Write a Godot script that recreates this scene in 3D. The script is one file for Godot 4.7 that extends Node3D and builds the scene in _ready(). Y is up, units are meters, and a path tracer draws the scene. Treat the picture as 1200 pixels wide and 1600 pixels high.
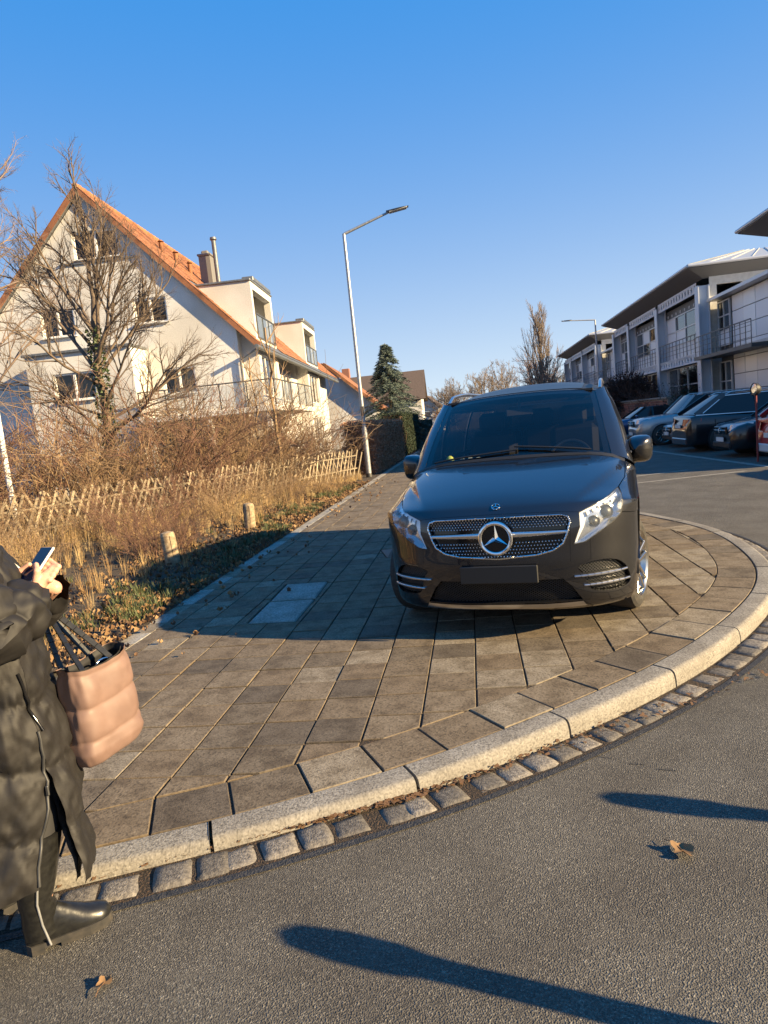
extends Node3D

# ---------- mesh builder ----------
class MB:
	var v := PackedVector3Array()
	var n := PackedVector3Array()
	var c := PackedColorArray()
	var col := Color(1, 1, 1)
	func tri(a: Vector3, b: Vector3, d: Vector3, nn := Vector3.ZERO) -> void:
		var g := (d - a).cross(b - a)
		if g.length_squared() < 1e-18:
			return
		if nn == Vector3.ZERO:
			nn = g.normalized()
		if g.dot(nn) < 0.0:
			v.append_array([a, d, b])
		else:
			v.append_array([a, b, d])
		n.append_array([nn, nn, nn])
		c.append_array([col, col, col])
	func tri3(a: Vector3, b: Vector3, d: Vector3, na: Vector3, nb: Vector3, nd: Vector3) -> void:
		var g := (d - a).cross(b - a)
		if g.length_squared() < 1e-18:
			return
		if g.dot(na + nb + nd) < 0.0:
			v.append_array([a, d, b])
			n.append_array([na, nd, nb])
		else:
			v.append_array([a, b, d])
			n.append_array([na, nb, nd])
		c.append_array([col, col, col])
	func quad(a: Vector3, b: Vector3, d: Vector3, e: Vector3, nn := Vector3.ZERO) -> void:
		tri(a, b, d, nn)
		tri(a, d, e, nn)
	func quad4(a: Vector3, b: Vector3, d: Vector3, e: Vector3, na: Vector3, nb: Vector3, nd: Vector3, ne: Vector3) -> void:
		tri3(a, b, d, na, nb, nd)
		tri3(a, d, e, na, nd, ne)
	func box(t: Transform3D, s: Vector3, ch := 0.0) -> void:
		var h := s * 0.5
		var i := h - Vector3(ch, ch, ch)
		for ax in 3:
			var b1 := (ax + 1) % 3
			var b2 := (ax + 2) % 3
			for sg: float in [-1.0, 1.0]:
				var q := []
				for k: Vector2 in [Vector2(-1, -1), Vector2(1, -1), Vector2(1, 1), Vector2(-1, 1)]:
					var p := Vector3.ZERO
					p[ax] = h[ax] * sg
					p[b1] = i[b1] * k.x
					p[b2] = i[b2] * k.y
					q.append(t * p)
				var nn := Vector3.ZERO
				nn[ax] = sg
				quad(q[0], q[1], q[2], q[3], (t.basis * nn).normalized())
			if ch > 0.0:
				for s1: float in [-1.0, 1.0]:
					for s2: float in [-1.0, 1.0]:
						var q2 := []
						for e: float in [-1.0, 1.0]:
							var p1 := Vector3.ZERO
							p1[ax] = i[ax] * e
							p1[b1] = h[b1] * s1
							p1[b2] = i[b2] * s2
							var p2 := Vector3.ZERO
							p2[ax] = i[ax] * e
							p2[b1] = i[b1] * s1
							p2[b2] = h[b2] * s2
							q2.append(t * p1)
							q2.append(t * p2)
						var nn2 := Vector3.ZERO
						nn2[b1] = s1
						nn2[b2] = s2
						quad(q2[0], q2[1], q2[3], q2[2], (t.basis * nn2).normalized())
		if ch > 0.0:
			for sx: float in [-1.0, 1.0]:
				for sy: float in [-1.0, 1.0]:
					for sz: float in [-1.0, 1.0]:
						tri(t * Vector3(h.x * sx, i.y * sy, i.z * sz), t * Vector3(i.x * sx, h.y * sy, i.z * sz), t * Vector3(i.x * sx, i.y * sy, h.z * sz), (t.basis * Vector3(sx, sy, sz)).normalized())
	func bx(p: Vector3, s: Vector3, ch := 0.0) -> void:
		box(Transform3D(Basis(), p), s, ch)
	func bar(a: Vector3, b: Vector3, w: float, h: float, up := Vector3.UP, ch := 0.0) -> void:
		var z := (b - a).normalized()
		var u := up
		if absf(z.dot(u)) > 0.98:
			u = Vector3.RIGHT
		var x := u.cross(z).normalized()
		box(Transform3D(Basis(x, z.cross(x), z), (a + b) * 0.5), Vector3(w, h, a.distance_to(b)), ch)
	func tube(pts: Array, rad: Array, sides := 6, cap := true) -> void:
		var m := pts.size()
		var rings := []
		var nr := []
		var px := Vector3.ZERO
		for k in m:
			var d: Vector3 = (pts[mini(k + 1, m - 1)] - pts[maxi(k - 1, 0)]).normalized()
			if px == Vector3.ZERO:
				px = d.cross(Vector3.UP if absf(d.y) < 0.9 else Vector3.RIGHT).normalized()
			px = (px - d * px.dot(d)).normalized()
			var py := d.cross(px)
			var r: float = rad[mini(k, rad.size() - 1)]
			var ring := []
			var rn := []
			for j in sides:
				var a := TAU * j / sides
				var o := px * cos(a) + py * sin(a)
				ring.append(pts[k] + o * r)
				rn.append(o)
			rings.append(ring)
			nr.append(rn)
		for k in m - 1:
			for j in sides:
				var j2 := (j + 1) % sides
				quad4(rings[k][j], rings[k][j2], rings[k + 1][j2], rings[k + 1][j], nr[k][j], nr[k][j2], nr[k + 1][j2], nr[k + 1][j])
		if cap:
			for e: int in [0, m - 1]:
				var dd: Vector3 = (pts[0] - pts[1]) if e == 0 else (pts[m - 1] - pts[m - 2])
				for j in sides:
					tri(pts[e], rings[e][j], rings[e][(j + 1) % sides], dd.normalized())
	func lathe(prof: Array, t: Transform3D, sides := 16, flat := false) -> void:
		# prof: Vector2(radius, height) from bottom up
		for k in prof.size() - 1:
			var p0: Vector2 = prof[k]
			var p1: Vector2 = prof[k + 1]
			var e := (p1 - p0)
			var en := Vector2(e.y, -e.x).normalized()
			for j in sides:
				var a0 := TAU * j / sides
				var a1 := TAU * (j + 1) / sides
				var am := (a0 + a1) * 0.5
				var q := []
				for w: Array in [[p0, a0], [p0, a1], [p1, a1], [p1, a0]]:
					q.append(t * Vector3(w[0].x * cos(w[1]), w[0].y, w[0].x * sin(w[1])))
				var n0 := (t.basis * Vector3(en.x * cos(a0), en.y, en.x * sin(a0))).normalized()
				var n1 := (t.basis * Vector3(en.x * cos(a1), en.y, en.x * sin(a1))).normalized()
				if flat:
					n0 = (t.basis * Vector3(en.x * cos(am), en.y, en.x * sin(am))).normalized()
					n1 = n0
				quad4(q[0], q[1], q[2], q[3], n0, n1, n1, n0)
	func prism(poly: PackedVector2Array, t: Transform3D, depth: float) -> void:
		# poly in local xy, extruded from z=0 to z=depth
		var ix := Geometry2D.triangulate_polygon(poly)
		for z: float in [0.0, depth]:
			var nn := (t.basis * Vector3(0, 0, -1 if z == 0.0 else 1)).normalized() * signf(depth)
			for k in range(0, ix.size(), 3):
				tri(t * _p(poly[ix[k]], z), t * _p(poly[ix[k + 1]], z), t * _p(poly[ix[k + 2]], z), nn)
		var sgn := -1.0 if Geometry2D.is_polygon_clockwise(poly) else 1.0
		for k in poly.size():
			var a := poly[k]
			var b := poly[(k + 1) % poly.size()]
			var d := (b - a)
			var nn2 := (t.basis * Vector3(d.y, -d.x, 0) * sgn).normalized()
			quad(t * _p(a, 0), t * _p(b, 0), t * _p(b, depth), t * _p(a, depth), nn2)
	func _p(a: Vector2, z: float) -> Vector3:
		return Vector3(a.x, a.y, z)
	func slab(poly: PackedVector2Array, y0: float, y1: float, ch: float) -> void:
		# poly in xz plane, with a chamfered top edge
		var top := PackedVector2Array()
		var ins := Geometry2D.offset_polygon(poly, -ch)
		if ins.size() != 1 or ins[0].size() < 3:
			ins = [poly]
		top = ins[0]
		var ix := Geometry2D.triangulate_polygon(top)
		for k in range(0, ix.size(), 3):
			tri(Vector3(top[ix[k]].x, y1, top[ix[k]].y), Vector3(top[ix[k + 1]].x, y1, top[ix[k + 1]].y), Vector3(top[ix[k + 2]].x, y1, top[ix[k + 2]].y), Vector3.UP)
		var sgn := -1.0 if Geometry2D.is_polygon_clockwise(poly) else 1.0
		for k in poly.size():
			var a := poly[k]
			var b := poly[(k + 1) % poly.size()]
			var d := (b - a)
			if d.length() < 0.002:
				continue
			var o := Vector3(d.y, 0, -d.x).normalized() * sgn
			var ta := _near(top, a)
			var tb := _near(top, b)
			quad(Vector3(a.x, y0, a.y), Vector3(b.x, y0, b.y), Vector3(b.x, y1 - ch, b.y), Vector3(a.x, y1 - ch, a.y), o)
			quad(Vector3(a.x, y1 - ch, a.y), Vector3(b.x, y1 - ch, b.y), Vector3(tb.x, y1, tb.y), Vector3(ta.x, y1, ta.y), (o + Vector3.UP).normalized())
	func _near(p: PackedVector2Array, a: Vector2) -> Vector2:
		var best := p[0]
		for q in p:
			if q.distance_squared_to(a) < best.distance_squared_to(a):
				best = q
		return best
	func grid(f: Callable, nu: int, nv: int, out := Vector3.ZERO, centre = null) -> void:
		# f(i, j) -> Vector3; smooth normals
		var p := []
		for i in nu + 1:
			var row := PackedVector3Array()
			for j in nv + 1:
				row.append(f.call(i, j))
			p.append(row)
		var nm := []
		var vote := 0.0
		for i in nu + 1:
			var row := PackedVector3Array()
			for j in nv + 1:
				var du: Vector3 = p[mini(i + 1, nu)][j] - p[maxi(i - 1, 0)][j]
				var dv: Vector3 = p[i][mini(j + 1, nv)] - p[i][maxi(j - 1, 0)]
				var nn := du.cross(dv)
				if nn.length_squared() < 1e-16:
					nn = Vector3.UP
				nn = nn.normalized()
				vote += nn.dot(p[i][j] - centre) if centre != null else nn.dot(out)
				row.append(nn)
			nm.append(row)
		if vote < 0.0:
			for i in nu + 1:
				for j in nv + 1:
					nm[i][j] = -nm[i][j]
		for i in nu:
			for j in nv:
				quad4(p[i][j], p[i + 1][j], p[i + 1][j + 1], p[i][j + 1], nm[i][j], nm[i + 1][j], nm[i + 1][j + 1], nm[i][j + 1])
	func patch(poly: PackedVector2Array, holes: Array, step: Vector2, f: Callable) -> void:
		# a polygon in surface coordinates cut on a grid and laid on f(Vector2) -> [point, normal]
		var r := Rect2(poly[0], Vector2.ZERO)
		for q in poly:
			r = r.expand(q)
		var polys := [poly]
		var cache := {}
		for i in range(floori(r.position.x / step.x), ceili(r.end.x / step.x)):
			for j in range(floori(r.position.y / step.y), ceili(r.end.y / step.y)):
				var cell := PackedVector2Array([Vector2(i, j) * step, Vector2(i + 1, j) * step, Vector2(i + 1, j + 1) * step, Vector2(i, j + 1) * step])
				var got := Geometry2D.intersect_polygons(cell, poly)
				for h: PackedVector2Array in holes:
					var nxt := []
					for g: PackedVector2Array in got:
						for w in Geometry2D.clip_polygons(g, h):
							if not Geometry2D.is_polygon_clockwise(w) or Geometry2D.is_polygon_clockwise(g):
								nxt.append(w)
					got.assign(nxt)
				for g: PackedVector2Array in got:
					var ix := Geometry2D.triangulate_polygon(g)
					var pp := []
					for q in g:
						var key := q.snapped(Vector2(1e-4, 1e-4))
						if not cache.has(key):
							cache[key] = f.call(q)
						pp.append(cache[key])
					for k in range(0, ix.size(), 3):
						var a: Array = pp[ix[k]]
						var b: Array = pp[ix[k + 1]]
						var d: Array = pp[ix[k + 2]]
						tri3(a[0], b[0], d[0], a[1], b[1], d[1])
	func mesh() -> ArrayMesh:
		var a := []
		a.resize(Mesh.ARRAY_MAX)
		a[Mesh.ARRAY_VERTEX] = v
		a[Mesh.ARRAY_NORMAL] = n
		a[Mesh.ARRAY_COLOR] = c
		var m := ArrayMesh.new()
		if v.size() > 0:
			m.add_surface_from_arrays(Mesh.PRIMITIVE_TRIANGLES, a)
		return m

# ---------- nodes ----------
var taken := {}
var M := {}
var rng := RandomNumberGenerator.new()

func numbered(called: String) -> String:
	var k: int = taken.get(called, 0)
	taken[called] = k + 1
	return called if k == 0 else "%s_%03d" % [called, k]
func obj(parent: Node, called: String, m, material: Material) -> MeshInstance3D:
	var o := MeshInstance3D.new()
	o.name = called if parent != self else numbered(called)
	o.mesh = m.mesh() if m is MB else m
	o.material_override = material
	parent.add_child(o, true)
	return o
func tag(o: Node, label: String, category := "", group := "", kind := "") -> Node:
	if label: o.set_meta("label", label)
	if category: o.set_meta("category", category)
	if group: o.set_meta("group", group)
	if kind: o.set_meta("kind", kind)
	return o
func thing(called: String, label: String, category: String, at := Vector3.ZERO, turn := 0.0, group := "") -> Node3D:
	var o := Node3D.new()
	o.name = numbered(called)
	add_child(o, true)
	o.position = at
	o.rotation.y = turn
	tag(o, label, category, group)
	return o
func setting(called: String, at := Vector3.ZERO) -> Node3D:
	var o := Node3D.new()
	o.name = numbered(called)
	add_child(o, true)
	o.position = at
	o.set_meta("kind", "structure")
	return o
func part(parent: Node, called: String, at := Vector3.ZERO) -> Node3D:
	var o := Node3D.new()
	o.name = called
	parent.add_child(o, true)
	o.position = at
	return o

# ---------- materials ----------
func lin(r: float, g: float, b: float) -> Color:
	return Color(r, g, b).linear_to_srgb()
func noise(freq: float, oct: int, sd: int, type := FastNoiseLite.TYPE_SIMPLEX_SMOOTH) -> FastNoiseLite:
	var f := FastNoiseLite.new()
	f.noise_type = type
	f.frequency = freq
	f.seed = sd
	f.fractal_type = FastNoiseLite.FRACTAL_FBM if oct > 1 else FastNoiseLite.FRACTAL_NONE
	f.fractal_octaves = oct
	return f
func tex(f: FastNoiseLite, stops: Array, size := 512, normal := false) -> NoiseTexture2D:
	var t := NoiseTexture2D.new()
	t.width = size
	t.height = size
	t.seamless = true
	t.noise = f
	if stops.size():
		var g := Gradient.new()
		var off := PackedFloat32Array()
		var cs := PackedColorArray()
		for s: Array in stops:
			off.append(s[0])
			cs.append(s[1])
		g.offsets = off
		g.colors = cs
		t.color_ramp = g
	if normal:
		t.as_normal_map = true
	return t
func mat(color: Color, rough := 0.8, metal := 0.0) -> StandardMaterial3D:
	var m := StandardMaterial3D.new()
	m.albedo_color = color
	m.roughness = rough
	m.metallic = metal
	return m
func tri_mat(color: Color, t: Texture2D, scale: float, rough := 0.85, bump: Texture2D = null, relief := 0.0, detail: Texture2D = null, dscale := 1.0) -> StandardMaterial3D:
	var m := mat(color, rough)
	m.albedo_texture = t
	m.uv1_triplanar = true
	m.uv1_world_triplanar = true
	m.uv1_scale = Vector3.ONE * scale
	if bump:
		m.heightmap_enabled = true
		m.heightmap_texture = bump
		m.heightmap_scale = relief
	if detail:
		m.detail_enabled = true
		m.detail_albedo = detail
		m.detail_blend_mode = BaseMaterial3D.BLEND_MODE_MUL
		m.detail_uv_layer = BaseMaterial3D.DETAIL_UV_2
		m.uv2_triplanar = true
		m.uv2_world_triplanar = true
		m.uv2_scale = Vector3.ONE * dscale
	return m
func vc(m: StandardMaterial3D) -> StandardMaterial3D:
	m.vertex_color_use_as_albedo = true
	return m
func grey(lo: float, hi: float) -> Array:
	return [[0.0, Color(lo, lo, lo)], [1.0, Color(hi, hi, hi)]]
func glass(tint: Color, alpha: float, rough := 0.02) -> StandardMaterial3D:
	var m := mat(Color(tint.r, tint.g, tint.b, alpha), rough)
	m.transparency = BaseMaterial3D.TRANSPARENCY_ALPHA
	m.metallic_specular = 0.6
	return m

func _ready() -> void:
	rng.seed = 7
	# camera
	var cam := Camera3D.new()
	cam.name = "camera"
	cam.fov = 74.6
	cam.near = 0.05
	cam.far = 900.0
	add_child(cam)
	cam.transform = Transform3D(Basis(Vector3.RIGHT, deg_to_rad(-7.25)) * Basis(Vector3.BACK, deg_to_rad(-5.9)), Vector3(0, 1.70, 0))
	cam.current = true
	# sky and sun
	var sky_m := ProceduralSkyMaterial.new()
	sky_m.sky_top_color = Color(0.13, 0.55, 0.88)
	sky_m.sky_horizon_color = Color(0.88, 0.94, 0.97)
	sky_m.sky_curve = 0.155
	sky_m.ground_bottom_color = Color(0.22, 0.20, 0.18)
	sky_m.ground_horizon_color = Color(0.62, 0.66, 0.70)
	sky_m.sun_angle_max = 1.0
	var sky := Sky.new()
	sky.sky_material = sky_m
	var env := Environment.new()
	env.background_mode = Environment.BG_SKY
	env.sky = sky
	env.tonemap_mode = Environment.TONE_MAPPER_LINEAR
	env.tonemap_exposure = 3.0
	env.background_energy_multiplier = 0.355
	env.sdfgi_enabled = true
	env.ssao_enabled = true
	env.ssil_enabled = true
	var we := WorldEnvironment.new()
	we.name = "world"
	we.environment = env
	add_child(we)
	var sun := DirectionalLight3D.new()
	sun.name = "sun"
	sun.light_color = Color(1.0, 0.885, 0.68)
	sun.light_energy = 1.6
	sun.light_angular_distance = 0.53
	sun.shadow_enabled = true
	add_child(sun)
	var el := deg_to_rad(SUN_EL)
	var to_sun := Vector3(0.925 * cos(el), sin(el), 0.38 * cos(el)).normalized()
	sun.look_at_from_position(to_sun * 50.0, Vector3.ZERO, Vector3.UP)
	materials()
	ground()
	pavement()
	verge()
	van()
	woman()
	left_house()
	street_things()
	far_left()
	fence_and_plants()
	office()
	parked_cars()
	far_things()

const SUN_EL := 21.0
const PAVE := 0.10
const TILT := 0.1396   # the street runs 8 degrees off the view
var FWD := Vector2(sin(TILT), -cos(TILT))
var SIDE := Vector2(cos(TILT), sin(TILT))

func materials() -> void:
	var fine := tex(noise(0.09, 3, 3), grey(0.0, 1.0), 512)
	var stone_h := tex(noise(0.075, 1, 11, FastNoiseLite.TYPE_CELLULAR), grey(0.0, 1.0), 1024)
	var blotch := tex(noise(0.008, 4, 21), [[0.2, Color(0.88, 0.87, 0.86)], [0.5, Color(0.95, 0.945, 0.94)], [0.8, Color(1, 1, 1)]], 512)
	M.fine = fine
	M.blotch = blotch
	# asphalt: pale and dark stones in a brown-grey binder
	var asph := noise(0.085, 2, 5, FastNoiseLite.TYPE_CELLULAR)
	asph.cellular_return_type = FastNoiseLite.RETURN_CELL_VALUE
	M.asphalt = tri_mat(Color(1, 1, 1), tex(asph, [[0.0, lin(0.038, 0.035, 0.03)], [0.45, lin(0.088, 0.08, 0.067)], [0.8, lin(0.14, 0.128, 0.106)], [0.97, lin(0.30, 0.28, 0.235)]], 1024), 2.3, 0.85, stone_h, 0.32, blotch, 0.35)
	M.asphalt_far = tri_mat(Color(1, 1, 1), tex(noise(0.05, 3, 6), [[0.2, lin(0.08, 0.078, 0.076)], [0.8, lin(0.14, 0.135, 0.13)]], 512), 0.8, 0.85, null, 0.0, blotch, 0.12)
	# concrete slabs with exposed grit, in six tones
	M.slab = []
	var grit := noise(0.13, 2, 8, FastNoiseLite.TYPE_VALUE)
	for k in 6:
		var tone: Array = [[0.155, 0.12, 0.08], [0.132, 0.105, 0.073], [0.175, 0.138, 0.094], [0.225, 0.19, 0.14], [0.105, 0.084, 0.061], [0.158, 0.12, 0.078]][k]
		var t := tex(grit, [[0.1, lin(tone[0] * 0.45, tone[1] * 0.44, tone[2] * 0.42)], [0.45, lin(tone[0], tone[1], tone[2])], [0.75, lin(tone[0] * 1.15, tone[1] * 1.15, tone[2] * 1.15)], [0.95, lin(tone[0] * 1.7, tone[1] * 1.75, tone[2] * 1.8)]], 512)
		M.slab.append(tri_mat(Color(1, 1, 1), t, 1.6 + 0.13 * k, 0.88, fine, 0.12, tex(noise(0.02, 4, 40 + k), [[0.2, Color(0.80, 0.78, 0.75)], [0.45, Color(0.93, 0.92, 0.905)], [0.8, Color(1, 1, 1)]], 256), 0.9))
	M.pale_slab = tri_mat(Color(1, 1, 1), tex(grit, [[0.1, lin(0.17, 0.16, 0.14)], [0.5, lin(0.30, 0.285, 0.25)], [0.9, lin(0.42, 0.40, 0.36)]], 512), 1.5, 0.9, fine, 0.1, blotch, 0.8)
	M.granite = tri_mat(Color(1, 1, 1), tex(noise(0.16, 2, 9, FastNoiseLite.TYPE_VALUE), [[0.15, lin(0.09, 0.083, 0.072)], [0.45, lin(0.22, 0.203, 0.174)], [0.8, lin(0.30, 0.28, 0.243)], [0.95, lin(0.44, 0.42, 0.375)]], 512), 1.9, 0.8, fine, 0.15, blotch, 0.6)
	M.cobble = []
	for k in 3:
		var q: float = [0.42, 0.55, 0.7][k]
		M.cobble.append(tri_mat(Color(1, 1, 1), tex(noise(0.08, 3, 60 + k), [[0.2, lin(0.13 * q, 0.115 * q, 0.10 * q)], [0.55, lin(0.27 * q, 0.24 * q, 0.20 * q)], [0.9, lin(0.40 * q, 0.36 * q, 0.31 * q)]], 256), 2.2, 0.75, fine, 0.3))
	M.soil = tri_mat(Color(1, 1, 1), tex(noise(0.05, 4, 15), [[0.2, lin(0.035, 0.026, 0.017)], [0.55, lin(0.075, 0.055, 0.036)], [0.85, lin(0.13, 0.10, 0.065)]], 512), 1.3, 0.95, fine, 1.2)
	M.joint = tri_mat(Color(1, 1, 1), tex(noise(0.06, 3, 16), [[0.2, lin(0.014, 0.011, 0.008)], [0.55, lin(0.04, 0.027, 0.017)], [0.9, lin(0.12, 0.07, 0.038)]], 512), 2.0, 0.95, fine, 0.6)
	M.tar = tri_mat(Color(1, 1, 1), tex(noise(0.06, 3, 17), [[0.2, lin(0.02, 0.02, 0.02)], [0.9, lin(0.06, 0.055, 0.05)]], 256), 2.0, 0.6, fine, 0.5)
	M.black = mat(lin(0.012, 0.012, 0.013), 0.55)
	M.rubber = tri_mat(Color(1, 1, 1), tex(noise(0.04, 3, 19), [[0.3, lin(0.022, 0.021, 0.020)], [0.8, lin(0.055, 0.047, 0.038)]], 256), 2.0, 0.8)
	M.white_paint = mat(lin(0.72, 0.71, 0.68), 0.6)
	M.galv = tri_mat(Color(1, 1, 1), tex(noise(0.03, 3, 18), [[0.2, lin(0.30, 0.31, 0.32)], [0.8, lin(0.46, 0.47, 0.48)]], 256), 1.5, 0.45)
	M.galv.metallic = 0.6
	M.leaf = []
	for q: Array in [[0.20, 0.115, 0.05], [0.14, 0.075, 0.035], [0.27, 0.17, 0.085], [0.10, 0.055, 0.03]]:
		var lm := mat(lin(q[0], q[1], q[2]), 0.8)
		lm.backlight_enabled = true
		lm.backlight = Color(q[0], q[1], q[2]) * 0.5
		M.leaf.append(lm)

func road_y(x: float, z: float) -> float:
	return 0.045 * (1.0 - smoothstep(-0.9, 1.4, x)) * (1.0 - smoothstep(-2.6, 1.0, z))

func ground() -> void:
	var g := MB.new()
	g.quad(Vector3(-400, -0.06, 300), Vector3(400, -0.06, 300), Vector3(400, -0.06, -700), Vector3(-400, -0.06, -700), Vector3.UP)
	tag(obj(self, "ground", g, M.soil), "", "", "", "structure")
	# carriageway, finer near the corner
	var xs := [-40.0, -20.0, -10.0]
	for k in 48: xs.append(-6.0 + k * 0.25)
	xs.append_array([7.0, 9.0, 14.0, 30.0, 60.0])
	var zs := [30.0, 12.0, 5.0]
	for k in 44: zs.append(2.0 - k * 0.25)
	zs.append_array([-11.0, -14.0, -20.0, -30.0, -45.0, -70.0, -110.0])
	var r := MB.new()
	r.grid(func(i, j): return Vector3(xs[i], road_y(xs[i], zs[j]), zs[j]), xs.size() - 1, zs.size() - 1, Vector3.UP)
	var road := obj(self, "road", r, M.asphalt)
	tag(road, "", "", "", "structure")
	var ck := MB.new()
	var line := [Vector2(0.87, -3.12), Vector2(0.93, -3.07), Vector2(0.98, -3.05), Vector2(1.03, -2.99), Vector2(1.10, -2.97), Vector2(1.14, -2.92), Vector2(1.22, -2.89)]
	for k in line.size() - 1:
		var a := Vector3(line[k].x, road_y(line[k].x, line[k].y) + 0.004, line[k].y)
		var b := Vector3(line[k + 1].x, road_y(line[k + 1].x, line[k + 1].y) + 0.004, line[k + 1].y)
		var w := Vector3(0.0015, 0, 0.003)
		ck.quad(a - w, b - w * 0.8, b + w * 0.8, a + w, Vector3.UP)
	obj(road, "crack", ck, M.tar)

# ---------- the kerb line ----------
var KIN: PackedVector2Array
func curve(pts: Array, step: float) -> PackedVector2Array:
	var c := Curve2D.new()
	for k in pts.size():
		var t: Vector2 = (pts[mini(k + 1, pts.size() - 1)] - pts[maxi(k - 1, 0)]) / 6.0
		c.add_point(pts[k], -t, t)
	c.bake_interval = 0.02
	var out := PackedVector2Array()
	var l := c.get_baked_length()
	var m := int(l / step)
	for k in m + 1:
		out.append(c.sample_baked(l * k / m, true))
	return out
func offset_line(p: PackedVector2Array, d: float) -> PackedVector2Array:
	var o := PackedVector2Array()
	for k in p.size():
		var t := (p[mini(k + 1, p.size() - 1)] - p[maxi(k - 1, 0)]).normalized()
		o.append(p[k] + Vector2(-t.y, t.x) * d)   # positive: towards the road
	return o
func left_x(z: float) -> float:
	return -2.45 + (-z - 5.15) * 0.1405

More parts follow.
